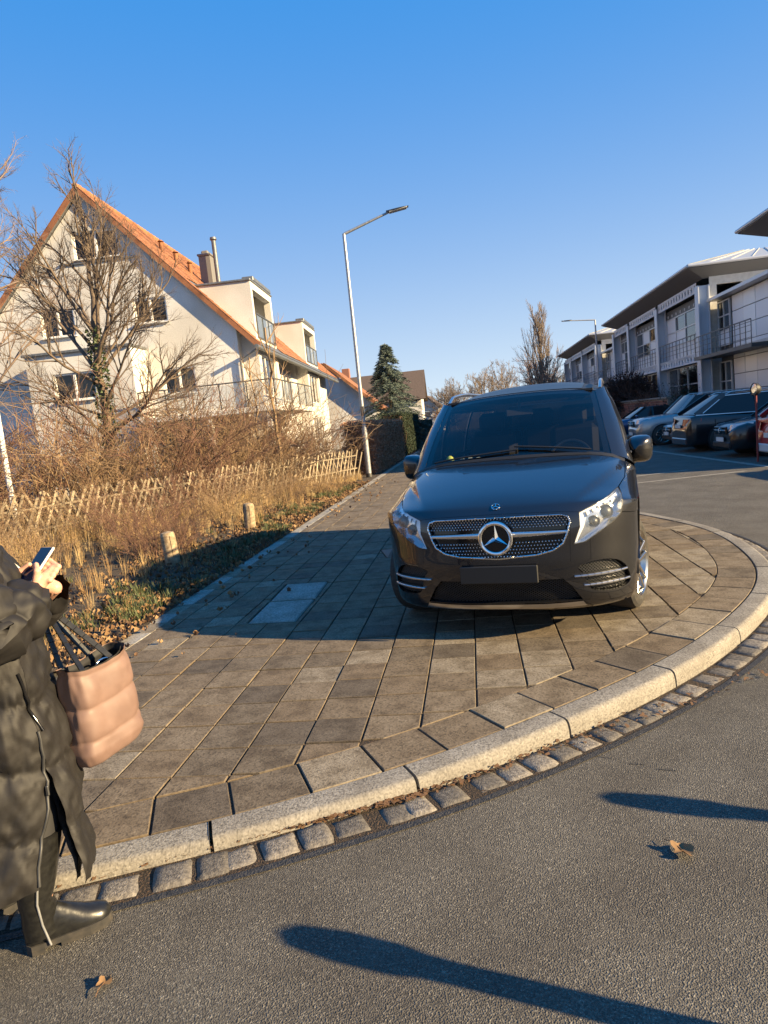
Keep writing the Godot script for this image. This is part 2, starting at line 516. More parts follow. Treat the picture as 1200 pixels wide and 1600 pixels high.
func pavement() -> void:
	KIN = curve([Vector2(-9, -0.55), Vector2(-6, -1.35), Vector2(-3, -2.15), Vector2(-1.45, -2.57), Vector2(-0.64, -2.79), Vector2(0.19, -3.12), Vector2(1.22, -3.71), Vector2(2.01, -4.31), Vector2(2.75, -5.08), Vector2(3.22, -5.79), Vector2(3.51, -6.53), Vector2(3.72, -7.4), Vector2(3.76, -8.24), Vector2(3.6, -9.3), Vector2(3.35, -10.6), Vector2(3.35, -12.2), Vector2(3.6, -14), Vector2(4.45, -20), Vector2(7.25, -40)], 0.05)
	# work from far left to far right; the road lies on the right-hand side of travel
	var sgn := 1.0
	var probe := offset_line(KIN, 0.1)
	if probe[KIN.size() / 6].y < KIN[KIN.size() / 6].y:
		sgn = -1.0
	var lip := offset_line(KIN, sgn * 0.15)
	var ring := offset_line(KIN, -sgn * 0.31)
	var root := setting("pavement")
	# bed of sand under and between the slabs
	var edge := PackedVector2Array()
	for q in KIN: edge.append(q)
	edge.append(Vector2(left_x(-40), -40))
	edge.append(Vector2(left_x(-4.9), -4.9))
	edge.append(Vector2(-2.9, -4.3))
	edge.append(Vector2(-9, -2.6))
	var bed := MB.new()
	var ix := Geometry2D.triangulate_polygon(edge)
	for k in range(0, ix.size(), 3):
		bed.tri(Vector3(edge[ix[k]].x, PAVE - 0.012, edge[ix[k]].y), Vector3(edge[ix[k + 1]].x, PAVE - 0.009, edge[ix[k + 1]].y), Vector3(edge[ix[k + 2]].x, PAVE - 0.009, edge[ix[k + 2]].y), Vector3.UP)
	obj(root, "sand_bed", bed, M.joint)
	# area of the square slabs: inside the ring course and right of the pale border
	var area := PackedVector2Array()
	for k in range(0, ring.size(), 2): area.append(ring[k])
	area.append(Vector2(left_x(-40) + 0.19, -40))
	area.append(Vector2(left_x(-4.9) + 0.19, -4.9))
	area.append(Vector2(-2.8, -4.25))
	area.append(Vector2(-9, -2.55))
	# two concrete covers, an iron cover and a strip of pale slabs laid between
	var covers := [[Vector2(-1.30, -5.80), Vector2(-0.87, -5.72), Vector2(-0.77, -6.42), Vector2(-1.22, -6.48)], [Vector2(-1.21, -6.54), Vector2(-0.76, -6.48), Vector2(-0.69, -7.14), Vector2(-1.14, -7.2)]]
	var iron := [Vector2(-0.02, -8.15), Vector2(0.58, -8.07), Vector2(0.50, -8.62), Vector2(-0.09, -8.70)]
	var holes := []
	for q: Array in covers + [iron]:
		var pp := PackedVector2Array(q)
		holes.append(Geometry2D.offset_polygon(pp, 0.014)[0])
	var cells := []
	var wq := 0.30
	var wp := 0.285
	for i in range(-34, 34):
		var shift := 0.05 * sin(i * 12.9) + (0.14 if i % 7 == 3 else 0.0)
		for j in range(-4, 150):
			var o := Vector2(0.06, -3.3) + SIDE * (i * wq) + FWD * (j * wp + shift)
			var mid := o + SIDE * wq * 0.5 + FWD * wp * 0.5
			if mid.y > 0.5 or mid.x < -8.6 or (mid.x < -4.0 and mid.y < -4.6):
				continue
			cells.append([mid.distance_to(Vector2.ZERO), o, i, j])
	cells.sort_custom(func(a, b): return a[0] < b[0])
	var far := [MB.new(), MB.new(), MB.new()]
	var count := 0
	var gq := 0.0046
	var gp := 0.0052
	for cl: Array in cells:
		var o: Vector2 = cl[1]
		var poly := PackedVector2Array([o + SIDE * gq + FWD * gp, o + SIDE * (wq - gq) + FWD * gp, o + SIDE * (wq - gq) + FWD * (wp - gp), o + SIDE * gq + FWD * (wp - gp)])
		var hid: bool = o.x > -3.2 and o.y < -3.0 and false
		var got := Geometry2D.intersect_polygons(poly, area)
		for h: PackedVector2Array in holes:
			var nx := []
			for gg: PackedVector2Array in got:
				for w in Geometry2D.clip_polygons(gg, h):
					nx.append(w)
			got.assign(nx)
		for gg: PackedVector2Array in got:
			var a := 0.0
			for k in gg.size():
				a += gg[k].cross(gg[(k + 1) % gg.size()]) * 0.5
			if absf(a) < 0.003:
				continue
			if absf(a) < 0.075:
				var off := Geometry2D.offset_polygon(gg, -0.002)
				if off.size() != 1: continue
				gg = off[0]
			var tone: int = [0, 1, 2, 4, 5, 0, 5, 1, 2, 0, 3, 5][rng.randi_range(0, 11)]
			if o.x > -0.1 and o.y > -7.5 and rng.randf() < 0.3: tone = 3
			var y := PAVE + rng.randf_range(-0.004, 0.003)
			var seen: bool = cl[0] < 9.5 and o.x > -2.7 + (0.0 if o.y < -2.5 else -0.6)
			var under: bool = o.x > 0.6 and o.y < -5.9 and o.x < 2.3 + (-o.y - 5.9) * 0.35 and o.x > 0.6 + (-o.y - 5.9) * 0.3
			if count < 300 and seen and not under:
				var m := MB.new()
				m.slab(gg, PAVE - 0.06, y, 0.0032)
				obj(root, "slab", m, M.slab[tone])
				count += 1
			elif cl[0] < 30.0:
				far[tone % 3].slab(gg, PAVE - 0.03, y, 0.0032)
			else:
				far[tone % 3].slab(gg, PAVE - 0.02, y, 0.0)
	for k in 3:
		tag(obj(root, "distant_slabs", far[k], M.slab[k]), "", "", "", "stuff")
	for q: Array in covers:
		var m := MB.new()
		m.slab(PackedVector2Array(q), PAVE - 0.06, PAVE + 0.002, 0.012)
		obj(root, "concrete_cover", m, M.pale_slab)
	var im := MB.new()
	im.slab(PackedVector2Array(iron), PAVE - 0.06, PAVE - 0.001, 0.004)
	var ic := Vector2(0.243, -8.385)
	for i in 7:
		for j in 7:
			var p := ic + SIDE * ((i - 3) * 0.068) + FWD * ((j - 3) * 0.066)
			im.box(Transform3D(Basis(Vector3.UP, -TILT), Vector3(p.x, PAVE, p.y)), Vector3(0.04, 0.008, 0.04), 0.003)
	obj(root, "iron_cover", im, mat(lin(0.05, 0.048, 0.045), 0.5, 0.7))
	# pale border course on the left
	var bp := 0
	for k in 110:
		var z0 := -4.95 - k * 0.30
		var z1 := z0 - 0.296
		var p := PackedVector2Array([Vector2(left_x(z0) + 0.012, z0), Vector2(left_x(z0) + 0.182, z0 + 0.02), Vector2(left_x(z1) + 0.182, z1 + 0.02), Vector2(left_x(z1) + 0.012, z1)])
		var m := MB.new()
		m.slab(p, PAVE - 0.06, PAVE + rng.randf_range(-0.004, 0.004), 0.005)
		obj(root, "border_slab", m, M.pale_slab if rng.randf() < 0.8 else M.slab[3])
	# ring course: wider slabs with open joints following the kerb
	var seg := 7
	for k in range(30, KIN.size() - seg, seg):
		if KIN[k].y < -13.0: break
		var p := PackedVector2Array()
		for e in seg + 1:
			if e == 0 or e == seg or e % 3 == 0:
				var ie := clampi(k + e, 0, KIN.size() - 1)
				p.append(KIN[ie].lerp(ring[ie], 0.018))
		var bk := PackedVector2Array()
		for e in range(seg, -1, -1):
			if e == 0 or e == seg or e % 3 == 0:
				var ie := clampi(k + e, 0, KIN.size() - 1)
				bk.append(KIN[ie].lerp(ring[ie], 0.982))
		var td := (KIN[k + seg] - KIN[k]).normalized() * 0.006
		var m1 := p.size() - 1
		p[0] += td
		p[m1] -= td
		bk[0] -= td
		bk[bk.size() - 1] += td
		p.append_array(bk)
		var m := MB.new()
		m.slab(p, PAVE - 0.06, PAVE + rng.randf_range(-0.003, 0.003), 0.0035)
		obj(root, "ring_slab", m, M.slab[rng.randi_range(0, 5)])
	# kerb stones
	var kerb := setting("kerb")
	var ks := 18
	for k in range(24, KIN.size() - ks, ks):
		var m := MB.new()
		var prof := [Vector2(0.004, -0.16), Vector2(0.004, 0.0), Vector2(0.012, 0.004), Vector2(0.118, 0.003), Vector2(0.136, -0.004), Vector2(0.147, -0.018), Vector2(0.155, -0.05), Vector2(0.162, -0.16)]
		var rows := []
		for e in 10:
			var f := k + 0.14 + (ks - 0.28) * e / 9.0
			var ia := int(f)
			var a := KIN[ia].lerp(KIN[mini(ia + 1, KIN.size() - 1)], f - ia)
			var t := (KIN[mini(ia + 1, KIN.size() - 1)] - KIN[ia]).normalized()
			var o := Vector2(-t.y, t.x) * sgn
			var row := []
			for q: Vector2 in prof:
				var w := a + o * q.x
				row.append(Vector3(w.x, PAVE + q.y, w.y))
			rows.append(row)
		var lift := rng.randf_range(-0.003, 0.003)
		m.grid(func(i, j): return rows[i][j] + Vector3(0, lift, 0), 9, prof.size() - 1, Vector3.ZERO, Vector3(rows[5][0].x * 0.5 + rows[5][7].x * 0.5, PAVE - 0.1, rows[5][0].z * 0.5 + rows[5][7].z * 0.5))
		for e: int in [0, 9]:
			var pp := PackedVector2Array()
			for j in prof.size(): pp.append(prof[j])
			var id := Geometry2D.triangulate_polygon(pp)
			for q in range(0, id.size(), 3):
				m.tri(rows[e][id[q]], rows[e][id[q + 1]], rows[e][id[q + 2]], (rows[0][0] - rows[9][0]).normalized() * (1.0 if e == 0 else -1.0))
		obj(kerb, "kerb_stone", m, M.granite)
	# gutter: one row of worn granite setts in tar
	var gut := setting("gutter")
	var trough := MB.new()
	var g0 := offset_line(KIN, sgn * 0.15)
	var g1 := offset_line(KIN, sgn * 0.345)
	for k in KIN.size() - 1:
		trough.quad(Vector3(g0[k].x, road_y(g0[k].x, g0[k].y) + 0.003, g0[k].y), Vector3(g0[k + 1].x, road_y(g0[k + 1].x, g0[k + 1].y) + 0.003, g0[k + 1].y), Vector3(g1[k + 1].x, road_y(g1[k + 1].x, g1[k + 1].y) + 0.004, g1[k + 1].y), Vector3(g1[k].x, road_y(g1[k].x, g1[k].y) + 0.004, g1[k].y), Vector3.UP)
	obj(gut, "tar_bed", trough, M.joint)
	var seal := MB.new()
	var g2 := offset_line(KIN, sgn * 0.338)
	var g3 := offset_line(KIN, sgn * 0.372)
	for k in KIN.size() - 1:
		seal.quad(Vector3(g2[k].x, road_y(g2[k].x, g2[k].y) + 0.007, g2[k].y), Vector3(g2[k + 1].x, road_y(g2[k + 1].x, g2[k + 1].y) + 0.007, g2[k + 1].y), Vector3(g3[k + 1].x, road_y(g3[k + 1].x, g3[k + 1].y) + 0.005, g3[k + 1].y), Vector3(g3[k].x, road_y(g3[k].x, g3[k].y) + 0.005, g3[k].y), Vector3.UP)
	obj(gut, "tar_seal", seal, M.tar)
	var f := 30.0
	while f < KIN.size() - 8 and KIN[int(f)].y > -13.0:
		var ia := int(f)
		var len := rng.randf_range(2.5, 3.4)
		var a := KIN[mini(int(f + len * 0.5), KIN.size() - 2)]
		var t := (KIN[ia + 2] - KIN[ia]).normalized()
		var o := Vector2(-t.y, t.x) * sgn
		var c2 := a + o * (0.15 + 0.095 + rng.randf_range(-0.006, 0.006))
		var y := road_y(c2.x, c2.y) + rng.randf_range(0.008, 0.018)
		var hw := len * 0.05 * 0.5 + 0.012
		var hd := 0.092 + rng.randf_range(-0.006, 0.006)
		var m := MB.new()
		var sd := rng.randi()
		var jit := RandomNumberGenerator.new()
		jit.seed = sd
		var jg := []
		for q in 36: jg.append(Vector3(jit.randf_range(-1, 1), jit.randf_range(-1, 1), jit.randf_range(-1, 1)))
		m.grid(func(i, j):
			var u: float = (i / 5.0) * 2 - 1
			var w: float = (j / 5.0) * 2 - 1
			var du: float = signf(u) * pow(absf(u), 0.6)
			var dw: float = signf(w) * pow(absf(w), 0.6)
			var edge_d: float = maxf(absf(u), absf(w))
			var yy: float = y - (0.0 if edge_d < 0.5 else (0.006 if edge_d < 0.7 else 0.035))
			var jj: Vector3 = jg[i * 6 + j] * (0.004 if edge_d < 0.9 else 0.005)
			var rr: float = 1.0 - 0.10 * absf(u * w)
			var q2: Vector2 = c2 + t * (du * hw * rr + jj.x) + o * (dw * hd * rr + jj.z)
			return Vector3(q2.x, yy + jj.y * 0.6, q2.y), 5, 5, Vector3.UP)
		obj(gut, "sett", m, M.cobble[rng.randi_range(0, 2)])
		f += len

# ---------- the van ----------
const VP := [[0.20, 0.19], [0.09, 0.215], [0.035, 0.27], [0.008, 0.40], [-0.004, 0.54], [0.0, 0.66], [0.006, 0.78], [0.022, 0.875], [0.052, 0.935], [0.10, 0.975], [0.25, 1.035], [0.5, 1.105], [0.78, 1.17], [1.08, 1.228]]
const VW := [0.88, 0.895, 0.91, 0.93, 0.938, 0.942, 0.946, 0.948, 0.95, 0.952, 0.955, 0.955, 0.955, 0.955]
const VA := [0.34, 0.40, 0.44, 0.48, 0.50, 0.50, 0.49, 0.47, 0.44, 0.42, 0.36, 0.27, 0.18, 0.12]
const VD := [0.0, 0.0, 0.0, 0.0, 0.0, 0.0, 0.0, 0.012, 0.04, 0.062, 0.095, 0.125, 0.14, 0.148]
func cat(t: float, get: Array, k := -1) -> float:
	var m := get.size()
	var i := clampi(floori(t), 0, m - 2)
	var f := t - i
	var p := []
	for e: int in [-1, 0, 1, 2]:
		var w = get[clampi(i + e, 0, m - 1)]
		p.append(w if k < 0 else w[k])
	return 0.5 * (2.0 * p[1] + (p[2] - p[0]) * f + (2.0 * p[0] - 5.0 * p[1] + 4.0 * p[2] - p[3]) * f * f + (3.0 * p[1] - p[0] - 3.0 * p[2] + p[3]) * f * f * f)
func nose(u: float, v: float) -> Vector3:
	var b := cat(v, VP, 0)
	var y := cat(v, VP, 1)
	var au := absf(u)
	var hood := smoothstep(8.5, 10.5, v)
	b += cat(v, VA) * (0.55 * pow(au, 3.0 - hood) + 0.57 * (1.0 - sqrt(maxf(0.0, 1.0 - pow(au, 5.0)))))
	y -= maxf(0.0, cat(v, VD)) * (0.2 * au * au + 0.8 * pow(au, 7.0))
	var uc := 0.55 + 0.33 * smoothstep(8.5, 13.0, v)
	y -= hood * 0.022 * smoothstep(uc - 0.02, uc + 0.05, au) * (1.0 - 0.6 * smoothstep(12.0, 13.0, v))
	return Vector3(u * cat(v, VW), y, -b)
func nose_at(q: Vector2, off := 0.0) -> Array:
	var p := nose(q.x, q.y)
	var du := nose(minf(q.x + 0.004, 1.0), q.y) - nose(maxf(q.x - 0.004, -1.0), q.y)
	var dv := nose(q.x, minf(q.y + 0.03, 13.0)) - nose(q.x, maxf(q.y - 0.03, 0.0))
	var nn := du.cross(dv).normalized()
	if nn.dot(Vector3(0, 0.25, 1)) < 0.0 and absf(q.x) < 0.97: nn = -nn
	if absf(q.x) >= 0.97 and nn.dot(Vector3(signf(q.x), 0.2, 0.3)) < 0.0: nn = -nn
	return [p + nn * off, nn]
func mirror(poly: Array, s: float) -> PackedVector2Array:
	var o := PackedVector2Array()
	for q: Array in poly: o.append(Vector2(q[0] * s, q[1]))
	if s < 0: o.reverse()
	return o
func rounded(poly: PackedVector2Array, times := 2) -> PackedVector2Array:
	for k in times:
		var o := PackedVector2Array()
		for i in poly.size():
			var a := poly[i]
			var b := poly[(i + 1) % poly.size()]
			o.append(a.lerp(b, 0.22))
			o.append(a.lerp(b, 0.78))
		poly = o
	return poly
func wall_of(m: MB, poly: PackedVector2Array, f: Callable, o0: float, o1: float) -> void:
	for k in poly.size():
		var a := poly[k]
		var b := poly[(k + 1) % poly.size()]
		var cnt := maxi(1, int(Vector2((b - a).x * 10.0, (b - a).y * 2.0).length() / 0.5))
		for e in cnt:
			var q0 := a.lerp(b, float(e) / cnt)
			var q1 := a.lerp(b, float(e + 1) / cnt)
			var A0: Array = f.call(q0)
			var B0: Array = f.call(q1)
			m.quad(A0[0] + A0[1] * o0, B0[0] + B0[1] * o0, B0[0] + B0[1] * o1, A0[0] + A0[1] * o1)
func on(m: MB, poly: PackedVector2Array, f: Callable, off: float, step := Vector2(0.05, 0.5), holes := []) -> void:
	m.patch(poly, holes, step, func(q):
		var w: Array = f.call(q)
		return [w[0] + w[1] * off, w[1]])
func ribbon_on(m: MB, a: Array, w: float, off: float, f: Callable, thick := 0.004) -> void:
	# a raised strip along a polyline in surface coordinates
	for k in a.size() - 1:
		var p0: Array = f.call(a[k])
		var p1: Array = f.call(a[k + 1])
		m.bar(p0[0] + p0[1] * off, p1[0] + p1[1] * off, w, thick, p0[1])
func side_u(y: float) -> float:
	return cat(_side_t(y), [0.88, 0.93, 0.945, 0.955, 0.95, 0.93, 0.885, 0.82, 0.765])
func _side_t(y: float) -> float:
	var ys := [0.19, 0.40, 0.66, 0.90, 1.10, 1.17, 1.42, 1.62, 1.74]
	for k in 8:
		if y <= ys[k + 1]:
			return k + (y - ys[k]) / (ys[k + 1] - ys[k])
	return 8.0
func flank(q: Vector2, s: float) -> Array:
	# q = (distance behind the nose, height)
	var taper := 1.0 - 0.045 * smoothstep(3.8, 5.14, q.x)
	var p := Vector3(side_u(q.y) * taper * s, q.y, -q.x)
	var d := (side_u(q.y + 0.01) - side_u(q.y - 0.01)) / 0.02
	return [p, Vector3(s, -d * s * s, 0.0).normalized()]
func roof_p(u: float, b: float) -> Vector3:
	var fr := smoothstep(1.7, 3.0, b)
	var yc := lerpf(1.765, 1.872, fr) - 0.03 * smoothstep(4.3, 5.1, b)
	var ye := lerpf(1.72, 1.765, fr) - 0.02 * smoothstep(4.3, 5.1, b)
	var w := lerpf(0.70, 0.765, smoothstep(1.7, 2.0, b)) * (1.0 - 0.045 * smoothstep(3.8, 5.14, b))
	return Vector3(u * w, ye + (yc - ye) * (1.0 - pow(absf(u), 2.6)), -(b + 0.10 * u * u * (1.0 - smoothstep(1.7, 2.3, b))))
func glass_p(u: float, t: float) -> Array:
	# windscreen: t from the cowl (0) to the roof (1)
	var a := nose(u * 0.82, 13.0) + Vector3(0, 0.004, 0)
	var e := roof_p(u * 0.955, 1.73)
	var f := func(uu: float, tt: float) -> Vector3:
		var a2 := nose(uu * 0.82, 13.0) + Vector3(0, 0.004, 0)
		var e2 := roof_p(uu * 0.955, 1.73)
		return a2.lerp(e2, tt) + Vector3(0, 0.03, 0.03) * (4.0 * tt * (1.0 - tt)) * (1.0 - 0.3 * uu * uu)
	var p: Vector3 = f.call(u, t)
	var du: Vector3 = f.call(u + 0.01, t) - f.call(u - 0.01, t)
	var dv: Vector3 = f.call(u, t + 0.01) - f.call(u, t - 0.01)
	var nn := du.cross(dv).normalized()
	if nn.z < 0: nn = -nn
	return [p, nn]
func circle(c: Vector2, r: Vector2, m: int) -> PackedVector2Array:
	var o := PackedVector2Array()
	for k in m: o.append(c + Vector2(cos(TAU * k / m), sin(TAU * k / m)) * r)
	return o

func wheel(parent: Node, at: Vector3, turn: float, s: float, r: float, rim_r: float, width: float, spokes: int, rim_m: Material) -> Node3D:
	# the outside face looks along s * x
	var w := part(parent, "wheel", at)
	w.rotation.y = turn
	var t := Transform3D(Basis(Vector3(0, 0, 1), -PI / 2 * s), Vector3.ZERO)
	var ty := MB.new()
	var hw := width * 0.5
	ty.lathe([Vector2(rim_r * 0.96, -hw), Vector2(rim_r + 0.03, -hw - 0.004), Vector2(r - 0.03, -hw + 0.004), Vector2(r - 0.006, -hw + 0.02), Vector2(r, -hw + 0.05), Vector2(r, hw - 0.05), Vector2(r - 0.006, hw - 0.02), Vector2(r - 0.03, hw - 0.004), Vector2(rim_r + 0.03, hw + 0.004), Vector2(rim_r * 0.98, hw - 0.004), Vector2(rim_r * 0.96, hw - 0.03)], t, 40)
	obj(w, "tyre", ty, M.rubber)
	var rm := MB.new()
	rm.lathe([Vector2(rim_r - 0.03, -hw), Vector2(rim_r - 0.03, hw - 0.05), Vector2(rim_r - 0.012, hw - 0.012), Vector2(rim_r, hw + 0.002), Vector2(rim_r + 0.006, hw - 0.004)], t, 40)
	for k in spokes:
		for e: float in [-1.0, 1.0]:
			var a := TAU * k / spokes
			var a0 := a + e * 0.10
			var a1 := a + e * 0.42 * 5.0 / spokes
			var p0 := t * Vector3(cos(a0) * 0.05, hw - 0.035, sin(a0) * 0.05)
			var p1 := t * Vector3(cos(a1) * (rim_r - 0.008), hw - 0.012, sin(a1) * (rim_r - 0.008))
			rm.bar(p0, p1, 0.03, 0.02, Vector3(s, 0, 0), 0.005)
	rm.lathe([Vector2(0.07, hw - 0.05), Vector2(0.066, hw - 0.022), Vector2(0.03, hw - 0.014), Vector2(0.0, hw - 0.012)], t, 20)
	obj(w, "rim", rm, rim_m)
	var bk := MB.new()
	bk.lathe([Vector2(0.0, hw - 0.10), Vector2(rim_r - 0.03, hw - 0.10)], t, 24)
	bk.lathe([Vector2(0.15, hw - 0.07), Vector2(0.15, hw - 0.06), Vector2(0.0, hw - 0.058)], t, 24)
	obj(w, "brake_disc", bk, M.dark_metal)
	return w

func housing(m: MB, s: float, z: float) -> void:
	# inside of a wheel arch: half a drum, open below
	m.grid(func(i, j):
		var a: float = PI * i / 20.0
		return Vector3(s * (0.925 - 0.36 * j), 0.36 + 0.42 * sin(a), z + 0.42 * cos(a)), 20, 1, Vector3.ZERO, Vector3(s * 0.7, 3.0, z))
	for i in 20:
		var a0 := PI * i / 20.0
		var a1 := PI * (i + 1) / 20.0
		m.quad(Vector3(s * 0.565, 0.36 + 0.42 * sin(a0), z + 0.42 * cos(a0)), Vector3(s * 0.565, 0.36 + 0.42 * sin(a1), z + 0.42 * cos(a1)), Vector3(s * 0.565, 0.27, z + 0.42 * cos(a1)), Vector3(s * 0.565, 0.27, z + 0.42 * cos(a0)), Vector3(s, 0, 0))

func van() -> void:
	M.paint = mat(lin(0.042, 0.042, 0.047), 0.26, 0.85)
	M.paint.clearcoat_enabled = true
	M.paint.clearcoat = 1.0
	M.paint.clearcoat_roughness = 0.03
	M.chrome = mat(lin(0.78, 0.78, 0.79), 0.12, 1.0)
	M.satin = mat(lin(0.62, 0.62, 0.63), 0.28, 1.0)
	M.gloss_black = mat(lin(0.008, 0.008, 0.009), 0.12)
	M.dark_metal = mat(lin(0.10, 0.10, 0.10), 0.5, 0.8)
	M.rim = mat(lin(0.55, 0.53, 0.50), 0.25, 1.0)
	M.screen = glass(Color(0.03, 0.035, 0.04), 0.30)
	M.tint = glass(Color(0.01, 0.012, 0.014), 0.82)
	M.lens = glass(Color(0.9, 0.95, 1.0), 0.05, 0.01)
	M.reflector = mat(lin(0.62, 0.63, 0.65), 0.2, 0.9)
	M.dash = mat(lin(0.016, 0.016, 0.018), 0.7)
	M.lampwhite = mat(lin(0.82, 0.84, 0.86), 0.15)
	var V := thing("van", "dark grey people carrier parked on the paved corner, silver star on its grille", "van", Vector3(0.753, PAVE, -4.581), deg_to_rad(-19.4))
	var nf := func(q): return nose_at(q)
	var head := [[0.543, 5.18], [0.588, 6.15], [0.586, 7.24], [0.69, 8.05], [0.785, 9.35], [0.85, 10.37], [0.872, 9.8], [0.882, 8.6], [0.881, 7.4], [0.872, 6.72], [0.81, 6.16], [0.715, 5.67], [0.62, 5.25]]
	var intake := [[0.553, 3.88], [0.65, 4.10], [0.763, 4.12], [0.845, 3.92], [0.90, 3.52], [0.93, 2.95], [0.934, 2.62], [0.895, 2.46], [0.78, 2.46], [0.66, 2.62], [0.63, 2.98], [0.60, 3.50]]
	var gr := [[0.0, 7.2], [0.214, 7.22], [0.46, 7.17], [0.508, 6.98], [0.523, 6.55], [0.50, 5.82], [0.47, 5.29], [0.40, 4.93], [0.284, 4.71], [0.0, 4.56]]
	var grille := PackedVector2Array()
	for q: Array in gr: grille.append(Vector2(q[0], q[1]))
	for k in range(gr.size() - 2, 0, -1): grille.append(Vector2(-gr[k][0], gr[k][1]))
	var low := PackedVector2Array([Vector2(-0.46, 3.36), Vector2(0.46, 3.36), Vector2(0.52, 2.95), Vector2(0.60, 2.16), Vector2(0.3, 2.12), Vector2(0, 2.1), Vector2(-0.3, 2.12), Vector2(-0.60, 2.16), Vector2(-0.52, 2.95)])
	var holes := [grille, mirror(head, 1), mirror(head, -1), rounded(mirror(intake, 1), 1), rounded(mirror(intake, -1), 1), low]
	# bumper and grille surround, then the bonnet, split along the shut line
	var bump := PackedVector2Array([Vector2(-1, 0.0), Vector2(1, 0.0), Vector2(1, 6.4), Vector2(0.86, 6.78), Vector2(0.6, 7.27), Vector2(0.45, 7.5), Vector2(0.214, 7.58), Vector2(0, 7.6), Vector2(-0.214, 7.58), Vector2(-0.45, 7.5), Vector2(-0.6, 7.27), Vector2(-0.86, 6.78), Vector2(-1, 6.4)])
	var m := MB.new()
	m.patch(bump, holes, Vector2(0.04, 0.25), nf)
	obj(V, "bumper", m, M.paint)
	var ho := [Vector2(0.60, 7.30), Vector2(0.45, 7.53), Vector2(0.214, 7.61), Vector2(0, 7.63), Vector2(-0.214, 7.61), Vector2(-0.45, 7.53), Vector2(-0.60, 7.30)]
	var hood := PackedVector2Array(ho)
	hood.append_array([Vector2(-0.693, 8.1), Vector2(-0.788, 9.42), Vector2(-0.855, 10.48), Vector2(-0.905, 11.5), Vector2(-0.92, 13), Vector2(0.92, 13), Vector2(0.905, 11.5), Vector2(0.855, 10.48), Vector2(0.788, 9.42), Vector2(0.693, 8.1)])
	m = MB.new()
	m.patch(hood, [], Vector2(0.025, 0.25), nf)
	obj(V, "bonnet", m, M.paint)
	var under := MB.new()
	under.patch(PackedVector2Array([Vector2(-0.98, 4.2), Vector2(0.98, 4.2), Vector2(0.98, 13), Vector2(-0.98, 13)]), holes, Vector2(0.06, 0.5), func(q):
		var w := nose_at(q)
		return [w[0] - w[1] * 0.012, w[1]])
	obj(V, "inner_panel", under, M.black)
	for s: float in [-1.0, 1.0]:
		m = MB.new()
		var fen := PackedVector2Array([Vector2(0.878 * s, 6.80), Vector2(s, 6.43), Vector2(s, 13), Vector2(0.926 * s, 13), Vector2(0.911 * s, 11.5), Vector2(0.862 * s, 10.45), Vector2(0.876 * s, 9.8), Vector2(0.886 * s, 8.6), Vector2(0.885 * s, 7.4)])
		if s < 0: fen.reverse()
		m.patch(fen, [], Vector2(0.02, 0.25), nf)
		# flank part of the wing, round the wheel arch
		var side := PackedVector2Array()
		for k in 14:
			var w := nose(s, k)
			if w.y > 0.24: side.append(Vector2(-w.z, w.y))
		side.append_array([Vector2(1.32, 1.09), Vector2(1.32, 0.27), Vector2(1.28, 0.27)])
		var arch := PackedVector2Array()
		for k in 25: arch.append(Vector2(0.915, 0.36) + Vector2(cos(PI * k / 24.0), sin(PI * k / 24.0)) * 0.405)
		arch.append_array([Vector2(0.51, 0.0), Vector2(1.32, 0.0)])
		var ff := func(q): return flank(q, s)
		m.patch(side, [arch], Vector2(0.1, 0.06), ff)
		var lipm := MB.new()
		for k in 24:
			var a: Array = flank(arch[k], s)
			var b: Array = flank(arch[k + 1], s)
			if arch[k].x > 0.53:
				m.quad(a[0], b[0], b[0] - Vector3(s * 0.05, 0, 0), a[0] - Vector3(s * 0.05, 0, 0))
		var wing := obj(V, "front_wing", m, M.paint)
		housing(lipm, s, -0.915)
		obj(V, "wheel_housing", lipm, M.black)
		# doors, quarter panel and the glass above them
		for d: Array in [["front_door", 1.328, 2.42], ["sliding_door", 2.43, 3.56]]:
			var dm := MB.new()
			dm.patch(PackedVector2Array([Vector2(d[1], 0.27), Vector2(d[2], 0.27), Vector2(d[2], 1.165), Vector2(d[1], 1.165 if d[1] > 2 else 1.13)]), [], Vector2(0.2, 0.05), ff)
			var door := obj(V, d[0], dm, M.paint)
			var hm := MB.new()
			var hp: Array = flank(Vector2(d[2] - 0.12 if d[1] < 2 else d[1] + 0.15, 1.02), s)
			hm.box(Transform3D(Basis(), hp[0] + Vector3(0.022 * s, 0, 0)), Vector3(0.02, 0.026, 0.2), 0.006)
			hm.box(Transform3D(Basis(), hp[0] + Vector3(0.008 * s, 0, 0.08)), Vector3(0.03, 0.02, 0.02))
			obj(door, "handle", hm, M.paint)
		var qm := MB.new()
		var ra := PackedVector2Array()
		for k in 25: ra.append(Vector2(4.115, 0.36) + Vector2(cos(PI * k / 24.0), sin(PI * k / 24.0)) * 0.405)
		ra.append_array([Vector2(3.71, 0.0), Vector2(4.52, 0.0)])
		qm.patch(PackedVector2Array([Vector2(3.57, 0.27), Vector2(5.12, 0.27), Vector2(5.12, 1.165), Vector2(3.57, 1.165)]), [ra], Vector2(0.1, 0.06), ff)
		obj(V, "rear_wing", qm, M.paint)
		var rh := MB.new()
		housing(rh, s, -4.115)
		obj(V, "wheel_housing", rh, M.black)
		for d: Array in [[1.40, 2.36], [2.44, 3.52], [3.60, 4.95]]:
			var gm := MB.new()
			var top := 1.665
			var poly := PackedVector2Array([Vector2(d[0], 1.19), Vector2(d[1], 1.19), Vector2(d[1], top), Vector2(d[0], top)])
			if d[0] < 2: poly = PackedVector2Array([Vector2(1.40, 1.19), Vector2(2.36, 1.19), Vector2(2.36, top), Vector2(1.98, top)])
			gm.patch(poly, [], Vector2(0.25, 0.08), ff)
			obj(V, "side_window", gm, M.tint)
